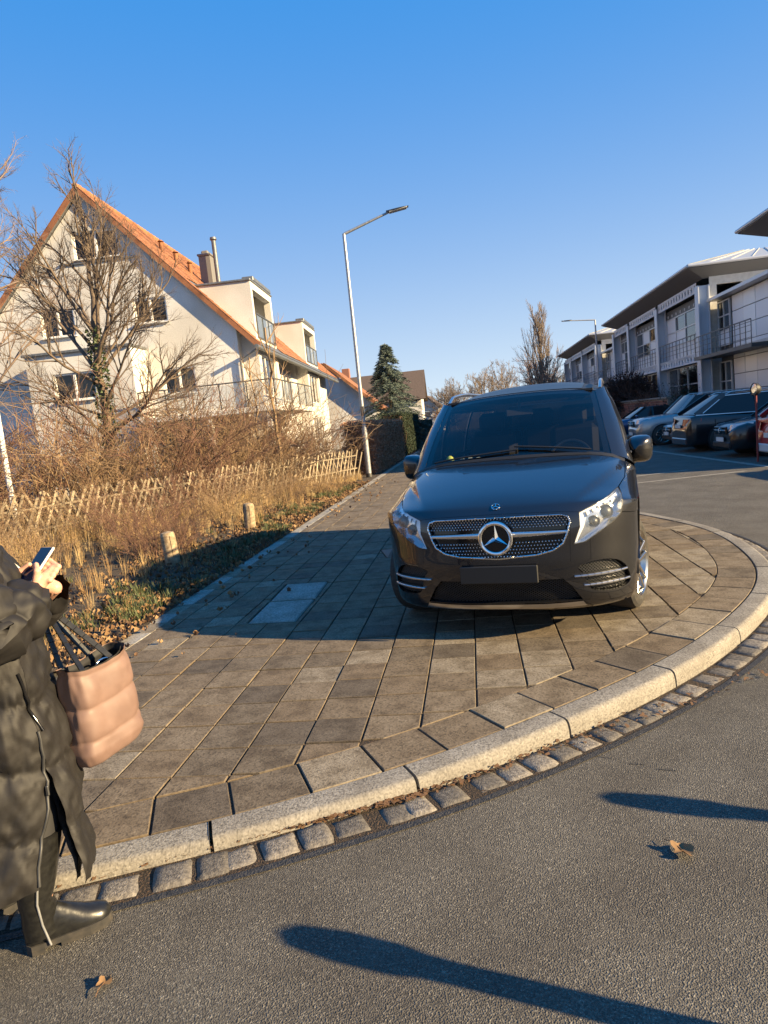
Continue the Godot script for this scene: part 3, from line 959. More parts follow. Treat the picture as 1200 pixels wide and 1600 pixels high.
		var fr := MB.new()
		fr.patch(PackedVector2Array([Vector2(1.34, 1.165), Vector2(5.08, 1.165), Vector2(5.08, 1.68), Vector2(1.93, 1.68)]), [PackedVector2Array([Vector2(1.43, 1.2), Vector2(2.34, 1.2), Vector2(2.34, 1.655), Vector2(1.99, 1.655)]), PackedVector2Array([Vector2(2.46, 1.2), Vector2(3.50, 1.2), Vector2(3.50, 1.655), Vector2(2.46, 1.655)]), PackedVector2Array([Vector2(3.62, 1.2), Vector2(4.93, 1.2), Vector2(4.93, 1.655), Vector2(3.62, 1.655)])], Vector2(0.25, 0.08), func(q):
			var w: Array = flank(q, s)
			return [w[0] - w[1] * 0.006, w[1]])
		obj(V, "window_surround", fr, M.black)
		var tm := MB.new()
		for k in 18:
			var b0 := 1.42 + k * 0.2
			var a1: Array = flank(Vector2(b0, 1.178), s)
			var a2: Array = flank(Vector2(b0 + 0.2, 1.178), s)
			tm.bar(a1[0] + a1[1] * 0.004, a2[0] + a2[1] * 0.004, 0.018, 0.012, a1[1])
		obj(V, "window_trim", tm, M.chrome)
		# pillar strip between windscreen and side glass, and the roof edge behind it
		var pm := MB.new()
		pm.grid(func(i, j):
			var t: float = i / 10.0
			var w: float = j / 4.0
			var inner: Vector3 = glass_p(s, t)[0]
			var yo: float = lerpf(nose(s, 13).y + 0.02, 1.745, t)
			var bo: float = lerpf(1.28, 2.02, pow(t, 1.05))
			var outer: Vector3 = flank(Vector2(bo, yo), s)[0]
			var mid: Vector3 = inner.lerp(outer, w)
			return mid + Vector3(s * 0.02, 0.012, 0.02) * (4.0 * w * (1.0 - w)), 10, 4, Vector3(s * 0.7, 0.2, 0.6))
		obj(V, "windscreen_pillar", pm, M.paint)
		var em := MB.new()
		em.patch(PackedVector2Array([Vector2(1.93, 1.675), Vector2(5.1, 1.675), Vector2(5.1, 1.745), Vector2(2.0, 1.745)]), [], Vector2(0.3, 0.04), ff)
		for k in 14:
			var b0 := 2.0 + k * 0.2214
			var p0: Vector3 = flank(Vector2(b0, 1.745), s)[0]
			var p1: Vector3 = flank(Vector2(b0 + 0.2214, 1.745), s)[0]
			var q0 := roof_p(s, b0)
			var q1 := roof_p(s, b0 + 0.2214)
			em.quad(p0, p1, q1, q0, Vector3(s * 0.8, 0.6, 0).normalized())
		obj(V, "roof_edge", em, M.paint)
		var sk := MB.new()
		sk.patch(PackedVector2Array([Vector2(1.33, 0.20), Vector2(3.69, 0.20), Vector2(3.69, 0.262), Vector2(1.33, 0.262)]), [], Vector2(0.4, 0.1), ff)
		obj(V, "sill", sk, M.black)
		# roof rail
		var rl := MB.new()
		var pts := []
		var rad := []
		for k in 25:
			var b := 1.96 + 2.75 * k / 24.0
			var rp := roof_p(s * 0.93, b)
			var lift := 0.058 * minf(1.0, minf(k, 24 - k) / 2.2)
			pts.append(rp + Vector3(0, lift + 0.006, 0))
			rad.append(0.017)
		rl.tube(pts, rad, 8)
		obj(V, "roof_rail", rl, M.satin)
		# mirror, partly folded
		var mi := part(V, "wing_mirror", Vector3(s * (0.99 if s > 0 else 0.955), 1.19, -1.50))
		mi.rotation.y = -s * 0.35 if s > 0 else 0.9
		var mh := MB.new()
		mh.grid(func(i, j):
			var a: float = TAU * i / 20.0
			var h: float = j / 8.0
			var w: float = sqrt(maxf(0.0, 1.0 - h * h * 0.995))
			var sx: float = signf(cos(a)) * pow(absf(cos(a)), 0.6) * 0.105 * w
			var sy: float = signf(sin(a)) * pow(absf(sin(a)), 0.6) * 0.115 * w
			return Vector3(sx + s * 0.01 * sin(a), sy, -0.06 + h * 0.15), 20, 8, Vector3.ZERO, Vector3(0, 0, -0.05))
		obj(mi, "housing", mh, M.paint)
		var mg := MB.new()
		mg.box(Transform3D(Basis(), Vector3(0, 0, -0.062)), Vector3(0.17, 0.18, 0.006), 0.002)
		obj(mi, "mirror_glass", mg, M.chrome)
		var ma := MB.new()
		ma.bar(Vector3(-s * 0.16, -0.085, 0.02), Vector3(0.0, -0.075, 0.0), 0.06, 0.05, Vector3.UP, 0.015)
		obj(mi, "arm", ma, M.black)
		# headlamp: bowl, light guide, projector, dividers, clear lens
		var hp2 := mirror(head, s)
		var lamp := part(V, "headlamp")
		var hb := MB.new()
		on(hb, hp2, nf, -0.055)
		wall_of(hb, hp2, nf, -0.001, -0.055)
		obj(lamp, "bowl", hb, M.reflector)
		var drl := mirror([[0.549, 5.23], [0.594, 6.16], [0.592, 7.22], [0.69, 8.0], [0.785, 9.25], [0.848, 10.2], [0.860, 9.85], [0.80, 8.6], [0.708, 7.5], [0.643, 6.82], [0.624, 6.1], [0.572, 5.28]], s)
		var dm2 := MB.new()
		on(dm2, drl, nf, -0.020)
		wall_of(dm2, drl, nf, -0.020, -0.05)
		obj(lamp, "light_guide", dm2, M.lampwhite)
		for k in 6:
			var dv := MB.new()
			var a0 := Vector2(lerpf(0.635, 0.84, k / 5.0) * s, lerpf(7.3, 9.6, pow(k / 5.0, 1.4)))
			ribbon_on(dv, [a0, a0 + Vector2(0.012 * s, -0.5)], 0.006, -0.014, nf, 0.006)
			obj(lamp, "divider", dv, M.dark_metal)
		for e: Array in [[0.80, 7.0, 0.036], [0.71, 6.35, 0.028]]:
			var pj: Array = nose_at(Vector2(e[0] * s, e[1]))
			var pr := MB.new()
			var bs := Basis(Quaternion(Vector3.UP, (pj[1] + Vector3(-0.45 * s, 0, 0.9)).normalized()))
			pr.lathe([Vector2(e[2] + 0.014, -0.02), Vector2(e[2] + 0.012, 0.012), Vector2(e[2], 0.008), Vector2(e[2] * 0.75, 0.02), Vector2(e[2] * 0.4, 0.028), Vector2(0, 0.03)], Transform3D(bs, pj[0] - pj[1] * 0.05), 20)
			obj(lamp, "projector", pr, M.dark_metal)
		var lm := MB.new()
		on(lm, hp2, nf, 0.001)
		obj(lamp, "lens", lm, M.lens)
		var rimm := MB.new()
		for k in hp2.size():
			ribbon_on(rimm, [hp2[k], hp2[(k + 1) % hp2.size()]], 0.006, -0.001, nf, 0.005)
		obj(lamp, "seal", rimm, M.black)
		# side intake: recess, honeycomb, two bright blades
		var ip := rounded(mirror(intake, s), 1)
		var ins := part(V, "side_intake")
		var ib := MB.new()
		on(ib, ip, nf, -0.07)
		wall_of(ib, ip, nf, 0.0, -0.07)
		obj(ins, "recess", ib, M.gloss_black)
		var hc := MB.new()
		for k in 34:
			for e: float in [-1.0, 1.0]:
				var last = null
				for w in 40:
					var q := Vector2((0.54 + w * 0.0105) * s, 3.2 + e * (w - 20) * 0.075 + (k - 17) * 0.16)
					if Geometry2D.is_point_in_polygon(q, ip):
						var pt: Array = nose_at(q)
						if last != null: hc.bar(last, pt[0] - pt[1] * 0.035, 0.0035, 0.012, pt[1])
						last = pt[0] - pt[1] * 0.035
					else: last = null
		tag(obj(ins, "honeycomb", hc, M.dark_metal), "", "", "", "stuff")
		for bl: Array in [[0.535, 3.44, 0.895, 3.40], [0.60, 2.95, 0.915, 2.89]]:
			var bm := MB.new()
			var line := []
			for k in 9: line.append(Vector2(lerpf(bl[0], bl[2], k / 8.0) * s, lerpf(bl[1], bl[3], k / 8.0)))
			for k in 8:
				var p0: Array = nose_at(line[k])
				var p1: Array = nose_at(line[k + 1])
				bm.bar(p0[0] + p0[1] * 0.003, p1[0] + p1[1] * 0.003, 0.012 + 0.006 * sin(PI * k / 8.0), 0.03, p0[1], 0.004)
			obj(ins, "blade", bm, M.satin)
		wheel(V, Vector3(s * 0.835, 0.352, -0.915), -0.24, s, 0.352, 0.255, 0.235, 5, M.rim)
		wheel(V, Vector3(s * 0.835, 0.352, -4.115), 0.0, s, 0.352, 0.255, 0.235, 5, M.rim)
		# wiper
		var wp := MB.new()
		var wl := []
		for k in 9:
			var g: Array = glass_p(lerpf(-0.86 if s < 0 else 0.02, 0.05 if s < 0 else 0.80, k / 8.0), lerpf(0.02, 0.075, k / 8.0) if s < 0 else lerpf(0.11, 0.02, k / 8.0))
			wl.append(g[0] + g[1] * (0.02 if s < 0 else 0.028))
		wp.tube(wl, [0.009], 6)
		obj(V, "wiper", wp, M.black)
	# grille: deep black bed, bright pins, bar, frame, star
	var G := part(V, "grille")
	m = MB.new()
	on(m, grille, nf, -0.033)
	wall_of(m, grille, nf, 0.0, -0.033)
	obj(G, "grille_bed", m, M.gloss_black)
	var pins := MB.new()
	for r in 14:
		for k in range(-28, 29):
			var q := Vector2((k + 0.5 * (r % 2)) * 0.0235, 4.68 + r * 0.19)
			var inn := Geometry2D.offset_polygon(grille, -0.006)
			if not Geometry2D.is_point_in_polygon(q, inn[0]): continue
			var w := nose_at(q)
			if Vector2(w[0].x, w[0].y - 0.757).length() < 0.125: continue
			if q.y > 5.62 and q.y < 6.2: continue
			pins.box(Transform3D(Basis(Vector3(0, 0, 1), 0.78), w[0] - w[1] * 0.022), Vector3(0.0092, 0.0092, 0.024), 0.0025)
	tag(obj(G, "grille_pins", pins, M.chrome), "", "", "", "stuff")
	m = MB.new()
	for k in grille.size():
		var a := grille[k]
		var b := grille[(k + 1) % grille.size()]
		for e in 3:
			var p0 := nose_at(a.lerp(b, e / 3.0))
			var p1 := nose_at(a.lerp(b, (e + 1) / 3.0))
			m.bar(p0[0] - p0[1] * 0.004, p1[0] - p1[1] * 0.004, 0.013 if a.y < 7.0 else 0.007, 0.03, p0[1], 0.004)
	obj(G, "frame", m, M.chrome)
	for s: float in [-1.0, 1.0]:
		m = MB.new()
		m.grid(func(i, j):
			var w := nose_at(Vector2(s * lerpf(0.09, 0.497, i / 10.0), 5.93))
			var h: float = (0.021 - 0.008 * i / 10.0) * sin((j / 8.0 - 0.5) * PI)
			return w[0] + Vector3(0, h, 0) + w[1] * (0.012 * cos((j / 8.0 - 0.5) * PI) - 0.008), 10, 8, Vector3(0, 0, 1))
		obj(G, "cross_bar", m, M.satin)
	var st := part(G, "star")
	var sp := Vector3(0.0, 0.757, 0.03)
	m = MB.new()
	var ft := Transform3D(Basis(Vector3.RIGHT, PI / 2), sp)
	var torus := []
	for k in 13: torus.append(Vector2(0.107 - 0.014 * cos(TAU * k / 12.0), 0.012 * sin(TAU * k / 12.0)))
	m.lathe(torus, ft, 40)
	obj(st, "ring", m, M.chrome)
	m = MB.new()
	m.lathe([Vector2(0.102, -0.03), Vector2(0.102, -0.008), Vector2(0.0, -0.006)], ft, 32)
	obj(st, "dish", m, M.gloss_black)
	m = MB.new()
	for k in 3:
		var a := PI / 2 + TAU * k / 3.0
		var tip := sp + Vector3(cos(a), sin(a), 0) * 0.098 + Vector3(0, 0, 0.002)
		var mid := sp + Vector3(0, 0, 0.016)
		for e: float in [-1.0, 1.0]:
			var sd := sp + Vector3(cos(a + e * PI / 3), sin(a + e * PI / 3), 0) * 0.022 + Vector3(0, 0, -0.004)
			m.tri(mid, tip, sd, ((tip - mid).cross(sd - mid) * (e)).normalized())
	obj(st, "points", m, M.chrome)
	# small badge on the bonnet
	var bd := part(V, "bonnet_badge")
	var be := nose_at(Vector2(0, 8.72))
	var bt := Transform3D(Basis(Quaternion(Vector3.UP, be[1])), be[0])
	m = MB.new()
	m.lathe([Vector2(0.031, 0.0), Vector2(0.030, 0.005), Vector2(0.026, 0.006), Vector2(0.025, 0.003)], bt, 24)
	obj(bd, "ring", m, M.chrome)
	m = MB.new()
	m.lathe([Vector2(0.025, 0.003), Vector2(0.0, 0.004)], bt, 20)
	obj(bd, "dish", m, M.gloss_black)
	m = MB.new()
	for k in 3:
		var a := -PI / 2 + TAU * k / 3.0
		m.bar(bt * Vector3(0, 0.006, 0), bt * Vector3(cos(a) * 0.024, 0.005, sin(a) * 0.024), 0.006, 0.003, be[1])
	obj(bd, "star", m, M.chrome)
	# lower intake with mesh, bright lip, dark blank number plate carrier
	var LI := part(V, "lower_intake")
	m = MB.new()
	on(m, low, nf, -0.06)
	wall_of(m, low, nf, 0.0, -0.06)
	obj(LI, "recess", m, M.gloss_black)
	m = MB.new()
	for k in range(-30, 60):
		for e: float in [-1.0, 1.0]:
			var last = null
			for w in 30:
				var q := Vector2((k - 15) * 0.03 + w * 0.012 * e, 2.0 + w * 0.05)
				if Geometry2D.is_point_in_polygon(q, low):
					var pt := nose_at(q)
					if last != null: m.bar(last, pt[0] - pt[1] * 0.03, 0.004, 0.008, pt[1])
					last = pt[0] - pt[1] * 0.03
				else: last = null
	tag(obj(LI, "honeycomb", m, M.black), "", "", "", "stuff")
	m = MB.new()
	on(m, PackedVector2Array([Vector2(-0.63, 1.62), Vector2(-0.3, 1.50), Vector2(0.3, 1.50), Vector2(0.63, 1.62), Vector2(0.60, 2.08), Vector2(0.3, 2.03), Vector2(-0.3, 2.03), Vector2(-0.60, 2.08)]), nf, 0.006, Vector2(0.05, 0.2))
	obj(V, "bumper_lip", m, M.satin)
	m = MB.new()
	var pc := nose_at(Vector2(0, 4.0))
	m.box(Transform3D(Basis(), Vector3(0, 0.50, 0.022)), Vector3(0.54, 0.125, 0.022), 0.006)
	obj(V, "number_plate_carrier", m, M.black)
	# windscreen, cowl, roof, glass roof panel, tail
	m = MB.new()
	m.grid(func(i, j): return glass_p(i / 12.0 - 1.0, j / 10.0)[0], 24, 10, Vector3(0, 0.5, 1))
	obj(V, "windscreen", m, M.screen)
	m = MB.new()
	for e: Array in [[0.93, 1.0, 0.0, 1.0], [-1.0, -0.93, 0.0, 1.0], [-0.93, 0.93, 0.94, 1.0], [-0.93, 0.93, 0.0, 0.045]]:
		m.grid(func(i, j):
			var w := glass_p(lerpf(e[0], e[1], i / 12.0), lerpf(e[2], e[3], j / 6.0))
			return w[0] - w[1] * 0.006, 12, 6, Vector3(0, 0.5, 1))
	obj(V, "screen_border", m, M.gloss_black)
	m = MB.new()
	m.grid(func(i, j):
		var p := nose(lerpf(-0.92, 0.92, i / 20.0), 13.0)
		return p + Vector3(0, 0.012 * sin(PI * j / 4.0) - 0.004 + 0.004 * j, 0.035 - 0.02 * j), 20, 4, Vector3.UP)
	obj(V, "cowl", m, M.black)
	m = MB.new()
	m.grid(func(i, j): return roof_p(i / 12.0 - 1.0, lerpf(1.73, 5.1, j / 20.0)), 24, 20, Vector3.UP)
	M.roof_paint = mat(lin(0.03, 0.031, 0.034), 0.5, 0.5)
	obj(V, "roof", m, M.roof_paint)
	m = MB.new()
	m.grid(func(i, j): return roof_p(lerpf(-0.72, 0.72, i / 12.0), lerpf(1.98, 3.9, j / 10.0)) + Vector3(0, 0.006, 0), 12, 10, Vector3.UP)
	obj(V, "roof_glass", m, mat(lin(0.008, 0.009, 0.012), 0.35))
	m = MB.new()
	m.grid(func(i, j):
		var y: float = lerpf(0.24, 1.85, j / 16.0)
		var w: float = side_u(minf(y, 1.74)) * 0.955 * (1.0 if y < 1.75 else 0.9)
		return Vector3((i / 10.0 - 1.0) * w, y, -5.12 - 0.06 * (1.0 - pow(i / 10.0 - 1.0, 4)) * (1.0 - 0.4 * j / 16.0)), 20, 16, Vector3(0, 0, -1))
	obj(V, "tailgate", m, M.paint)
	m = MB.new()
	m.bx(Vector3(0, 1.45, -5.155), Vector3(1.3, 0.48, 0.02), 0.006)
	obj(V, "rear_window", m, M.gloss_black)
	for s: float in [-1.0, 1.0]:
		m = MB.new()
		m.bx(Vector3(s * 0.83, 1.05, -5.13), Vector3(0.12, 0.5, 0.06), 0.02)
		obj(V, "tail_lamp", m, mat(lin(0.35, 0.01, 0.012), 0.15))
	m = MB.new()
	m.bx(Vector3(0, 0.24, -2.7), Vector3(1.66, 0.06, 4.7))
	m.bx(Vector3(0, 0.55, -0.45), Vector3(1.2, 0.5, 0.3))
	obj(V, "underbody", m, M.black)
	# cabin
	var cab := part(V, "cabin")
	m = MB.new()
	m.grid(func(i, j): return Vector3((i / 8.0 - 1.0) * 0.84, 1.06 + 0.05 * sin(PI * j / 6.0) + 0.05 * (1.0 - j / 6.0), -1.12 - 0.12 * j), 16, 6, Vector3.UP)
	m.bx(Vector3(0, 0.85, -1.87), Vector3(1.66, 0.42, 0.06))
	obj(cab, "dashboard", m, M.dash)
	for e: Array in [[-0.42, 2.35], [0.42, 2.35], [-0.5, 3.5], [0.5, 3.5], [0.0, 3.5]]:
		m = MB.new()
		m.box(Transform3D(Basis(), Vector3(e[0], 0.72, -e[1])), Vector3(0.5, 0.2, 0.5), 0.06)
		m.box(Transform3D(Basis(Vector3.RIGHT, -0.2), Vector3(e[0], 1.10, -e[1] - 0.27)), Vector3(0.48, 0.66, 0.14), 0.06)
		m.box(Transform3D(Basis(Vector3.RIGHT, -0.15), Vector3(e[0], 1.52, -e[1] - 0.34)), Vector3(0.27, 0.2, 0.1), 0.04)
		obj(cab, "seat", m, M.dash)
	m = MB.new()
	var ring := []
	for k in 25: ring.append(Vector3(0.42, 1.13, -1.83) + Basis(Vector3.RIGHT, -0.5) * Vector3(cos(TAU * k / 24.0) * 0.185, sin(TAU * k / 24.0) * 0.185, 0))
	m.tube(ring, [0.016], 8, false)
	m.bar(Vector3(0.26, 1.13, -1.83), Vector3(0.58, 1.13, -1.83), 0.05, 0.03)
	m.bar(Vector3(0.42, 1.13, -1.84), Vector3(0.42, 0.98, -1.75), 0.06, 0.06)
	obj(cab, "steering_wheel", m, mat(lin(0.05, 0.05, 0.05), 0.35))
	m = MB.new()
	m.box(Transform3D(Basis(Vector3.UP, 0.2), Vector3(0.0, 1.60, -1.74)), Vector3(0.25, 0.075, 0.03), 0.012)
	m.bar(Vector3(0, 1.62, -1.75), Vector3(0, 1.74, -1.80), 0.02, 0.02)
	obj(cab, "inside_mirror", m, M.dash)
	m = MB.new()
	var ball := []
	for k in 9: ball.append(Vector2(0.038 * sin(PI * k / 8.0), -0.05 * cos(PI * k / 8.0)))
	m.lathe(ball, Transform3D(Basis(), Vector3(-0.60, 1.225, -1.37)), 16)
	obj(cab, "air_freshener", m, mat(lin(0.62, 0.68, 0.10), 0.5))
	for k in 3:
		m = MB.new()
		m.box(Transform3D(Basis(Vector3.UP, 0.2 * k), Vector3(-0.50 + 0.07 * k, 1.20, -1.42 - 0.02 * k)), Vector3(0.035, 0.09 - 0.01 * k, 0.01), 0.002)
		obj(cab, "card", m, mat(lin(0.45, 0.5, 0.42), 0.6))
	m = MB.new()
	m.box(Transform3D(Basis(), Vector3(0, 0.8, -4.7)), Vector3(1.6, 0.9, 0.1))
	m.bx(Vector3(0, 0.40, -3.1), Vector3(1.7, 0.05, 3.6))
	m.bx(Vector3(0, 1.74, -3.4), Vector3(1.3, 0.02, 3.2))
	obj(cab, "lining", m, M.dash)

# ---------- smooth bodies from bones ----------
func body_mesh(m: MB, bones: Array, cell: float, k: float) -> void:
	# bones: [from, to, radius, radius]; distances joined by a smooth minimum, meshed as surface nets
	var lo := Vector3.INF
	var hi := -Vector3.INF
	for b: Array in bones:
		var r: float = maxf(b[2], b[3]) + cell * 3.0
		lo = lo.min(b[0] - Vector3.ONE * r).min(b[1] - Vector3.ONE * r)
		hi = hi.max(b[0] + Vector3.ONE * r).max(b[1] + Vector3.ONE * r)
	var nx := int((hi.x - lo.x) / cell) + 2
	var ny := int((hi.y - lo.y) / cell) + 2
	var nz := int((hi.z - lo.z) / cell) + 2
	var f := PackedFloat32Array()
	f.resize(nx * ny * nz)
	f.fill(1.0)
	for b: Array in bones:
		var a: Vector3 = b[0]
		var ab: Vector3 = b[1] - a
		var l2 := maxf(ab.length_squared(), 1e-9)
		var r := maxf(b[2], b[3]) + k + cell * 2.0
		var p0 := (a.min(b[1]) - Vector3.ONE * r - lo) / cell
		var p1 := (a.max(b[1]) + Vector3.ONE * r - lo) / cell
		for i in range(maxi(0, int(p0.x)), mini(nx, int(p1.x) + 1)):
			for j in range(maxi(0, int(p0.y)), mini(ny, int(p1.y) + 1)):
				for w in range(maxi(0, int(p0.z)), mini(nz, int(p1.z) + 1)):
					var p := lo + Vector3(i, j, w) * cell - a
					var t := clampf(p.dot(ab) / l2, 0.0, 1.0)
					var d: float = (p - ab * t).length() - lerpf(b[2], b[3], t)
					var id := (i * ny + j) * nz + w
					var o := f[id]
					var h := maxf(k - absf(o - d), 0.0) / k
					f[id] = minf(o, d) - h * h * k * 0.25
	var vert := {}
	var pos := PackedVector3Array()
	var nor := PackedVector3Array()
	var sx := ny * nz
	for i in nx - 1:
		for j in ny - 1:
			for w in nz - 1:
				var id := (i * ny + j) * nz + w
				var c := [f[id], f[id + 1], f[id + nz], f[id + nz + 1], f[id + sx], f[id + sx + 1], f[id + sx + nz], f[id + sx + nz + 1]]
				var neg := 0
				for q: float in c:
					if q < 0.0: neg += 1
				if neg == 0 or neg == 8: continue
				var sum := Vector3.ZERO
				var cnt := 0
				for e: Array in [[0, 1], [2, 3], [4, 5], [6, 7], [0, 2], [1, 3], [4, 6], [5, 7], [0, 4], [1, 5], [2, 6], [3, 7]]:
					var a0: float = c[e[0]]
					var a1: float = c[e[1]]
					if (a0 < 0.0) != (a1 < 0.0):
						var t := a0 / (a0 - a1)
						var q0 := Vector3(e[0] >> 2, (e[0] >> 1) & 1, e[0] & 1)
						var q1 := Vector3(e[1] >> 2, (e[1] >> 1) & 1, e[1] & 1)
						sum += q0.lerp(q1, t)
						cnt += 1
				vert[id] = pos.size()
				pos.append(lo + (Vector3(i, j, w) + sum / cnt) * cell)
				nor.append(Vector3(c[4] + c[5] + c[6] + c[7] - c[0] - c[1] - c[2] - c[3], c[2] + c[3] + c[6] + c[7] - c[0] - c[1] - c[4] - c[5], c[1] + c[3] + c[5] + c[7] - c[0] - c[2] - c[4] - c[6]).normalized())
	for i in range(1, nx - 1):
		for j in range(1, ny - 1):
			for w in range(1, nz - 1):
				var id := (i * ny + j) * nz + w
				var s := f[id] < 0.0
				for e: Array in [[sx, nz, 1], [nz, sx, 1], [1, sx, nz]]:
					if (f[id + e[0]] < 0.0) != s:
						var a: int = vert.get(id, -1)
						var b: int = vert.get(id - e[1], -1)
						var c2: int = vert.get(id - e[1] - e[2], -1)
						var d: int = vert.get(id - e[2], -1)
						if a < 0 or b < 0 or c2 < 0 or d < 0: continue
						m.quad4(pos[a], pos[b], pos[c2], pos[d], nor[a], nor[b], nor[c2], nor[d])

func woman() -> void:
	var f := Vector3(0.87, 0, -0.49)
	var r := Vector3(0.49, 0, 0.87)
	var up := Vector3.UP
	var c := Vector3(-1.415, 0.045, -2.235)   # between the feet
	var P := thing("person", "person in long black quilted coat and black boots looking down at a phone", "person", c)
	M.skin = mat(lin(0.62, 0.33, 0.23), 0.5)
	M.skin.subsurf_scatter_enabled = true
	M.skin.subsurf_scatter_strength = 0.15
	var wrinkle := tex(noise(0.012, 4, 77), grey(0.0, 1.0), 512)
	M.coat = tri_mat(Color(1, 1, 1), tex(noise(0.02, 3, 78), [[0.2, lin(0.0068, 0.0058, 0.0056)], [0.8, lin(0.011, 0.0094, 0.0088)]], 256), 1.2, 0.68, wrinkle, 0.3)
	M.leather = tri_mat(Color(1, 1, 1), tex(noise(0.05, 3, 79), [[0.2, lin(0.008, 0.008, 0.008)], [0.8, lin(0.016, 0.016, 0.015)]], 256), 3.0, 0.3, wrinkle, 0.1)
	M.cream = mat(lin(0.72, 0.66, 0.54), 0.9)
	# joints, relative to the point between the feet
	var hip := up * 0.88
	var chest := up * 1.25 - f * 0.03
	var neck := up * 1.42 - f * 0.03
	var head := up * 1.575 + f * -0.005
	var sR := up * 1.35 + r * 0.145 - f * 0.02
	var eR := Vector3(-1.255, 1.135, -2.045) - c
	var wR := Vector3(-1.205, 1.275, -2.235) - c
	var sL := up * 1.35 - r * 0.145 - f * 0.02
	var eL := Vector3(-1.40, 1.13, -2.46) - c
	var wL := Vector3(-1.185, 1.255, -2.335) - c
	var aR := Vector3(-1.325, 0.13, -2.142) - c
	var aL := Vector3(-1.70, 0.13, -2.25) - c
	var b := MB.new()
	body_mesh(b, [[hip + r * 0.06, chest, 0.125, 0.12], [hip - r * 0.06, chest, 0.125, 0.12], [chest, neck, 0.11, 0.055], [neck, head - up * 0.05, 0.05, 0.05], [chest + up * 0.05, sR, 0.07, 0.05], [chest + up * 0.05, sL, 0.07, 0.05],
		[sR, eR, 0.052, 0.042], [eR, wR, 0.042, 0.028], [sL, eL, 0.052, 0.042], [eL, wL, 0.042, 0.028],
		[hip + r * 0.09, aR + up * 0.38 + f * 0.03, 0.085, 0.058], [aR + up * 0.38 + f * 0.03, aR, 0.058, 0.042], [hip - r * 0.09, aL + up * 0.38 + f * 0.06, 0.085, 0.058], [aL + up * 0.38 + f * 0.06, aL, 0.058, 0.042]], 0.022, 0.04)
	# head, looking down at the phone
	var hf := (f * 0.86 - up * 0.45 + r * 0.05).normalized()
	var hu := (up - hf * up.dot(hf)).normalized()
	var hr := hf.cross(hu)
	body_mesh(b, [[head + hu * 0.03 - hf * 0.012, head + hu * 0.03 + hf * 0.012, 0.086, 0.082], [head - hu * 0.03 + hf * 0.02, head - hu * 0.085 + hf * 0.045, 0.066, 0.036], [head + hu * 0.015 + hf * 0.085, head - hu * 0.022 + hf * 0.104, 0.009, 0.014], [head - hu * 0.052 + hf * 0.085 - hr * 0.016, head - hu * 0.052 + hf * 0.085 + hr * 0.016, 0.009, 0.009],
		[head + hu * 0.03 + hf * 0.072 - hr * 0.045, head + hu * 0.03 + hf * 0.072 + hr * 0.045, 0.016, 0.016], [head + hr * 0.078 + hu * 0.02, head + hr * 0.08 - hu * 0.02, 0.015, 0.009], [head - hr * 0.078 + hu * 0.02, head - hr * 0.08 - hu * 0.02, 0.015, 0.009], [neck + up * 0.02, head - hu * 0.06 - hf * 0.02, 0.05, 0.05]], 0.008, 0.02)
	# the phone and how the hands hold it
	var pc := Vector3(-1.207, 1.348, -2.285) - c
	var pl := Vector3(0.052, 0.10, -0.088).normalized()
	var pn := Vector3(-0.42, 0.62, 0.66)
	pn = (pn - pl * pn.dot(pl)).normalized()
	var pw := pl.cross(pn)
	for e: Array in [[wR, -1.0, 0.058], [wL, 1.0, 0.05]]:
		var w: Vector3 = e[0]
		var s: float = e[1]
		# s: the edge of the phone this hand holds
		var edge: Vector3 = pc + pw * (0.036 * s) - pn * 0.012
		if (edge - w).length() > (pc - pw * (0.036 * s) - pn * 0.012 - w).length():
			s = -s
			edge = pc + pw * (0.036 * s) - pn * 0.012
		var knuck: Vector3 = edge - pl * 0.035 + pw * (0.018 * s) - pn * 0.014
		var bones := [[w, w.lerp(knuck, 0.55) + pl * 0.012, 0.024, 0.022], [w, w.lerp(knuck, 0.55) - pl * 0.02, 0.024, 0.02], [w.lerp(knuck, 0.5), knuck, 0.021, 0.016], [w.lerp(knuck, 0.5) + pl * 0.02, knuck + pl * 0.03, 0.02, 0.014]]
		for k in 4:
			var base: Vector3 = knuck + pl * (0.018 * (k - 0.6))
			var m1: Vector3 = base + pw * (0.016 * s) - pn * 0.006 + pl * 0.008
			var m2: Vector3 = edge + pl * (0.018 * (k - 1.2)) - pw * (0.012 * s) - pn * 0.006
			var m3: Vector3 = m2 - pw * ((0.020 - 0.003 * absf(k - 1.4)) * s)
			bones.append_array([[base, m1, 0.0095, 0.0088], [m1, m2, 0.0088, 0.0082], [m2, m3, 0.0082, 0.007]])
		var tb: Vector3 = w.lerp(knuck, 0.45) + pn * 0.014
		var t1: Vector3 = edge + pn * 0.024 - pl * 0.03 + pw * (0.012 * s)
		var t2: Vector3 = edge + pn * 0.026 - pl * 0.004 - pw * (0.016 * s)
		bones.append_array([[tb, t1, 0.014, 0.011], [t1, t2, 0.0105, 0.0085]])
		body_mesh(b, bones, 0.0045, 0.006)
	obj(P, "body", b, M.skin)
	# hair: a dark shell with strands falling over the back
	var h := MB.new()
	var hb := [[head + hu * 0.045 - hf * 0.02, head + hu * 0.03 - hf * 0.04, 0.092, 0.09], [head - hf * 0.05, neck - f * 0.07 - up * 0.02, 0.085, 0.06], [head + hr * 0.055 - hf * 0.01, neck + r * 0.07 + f * 0.01 - up * 0.03, 0.045, 0.035], [head - hr * 0.055 - hf * 0.01, neck - r * 0.07 + f * 0.01 - up * 0.03, 0.045, 0.035]]
	body_mesh(h, hb, 0.012, 0.03)
	obj(P, "hair", h, mat(lin(0.035, 0.02, 0.012), 0.5))
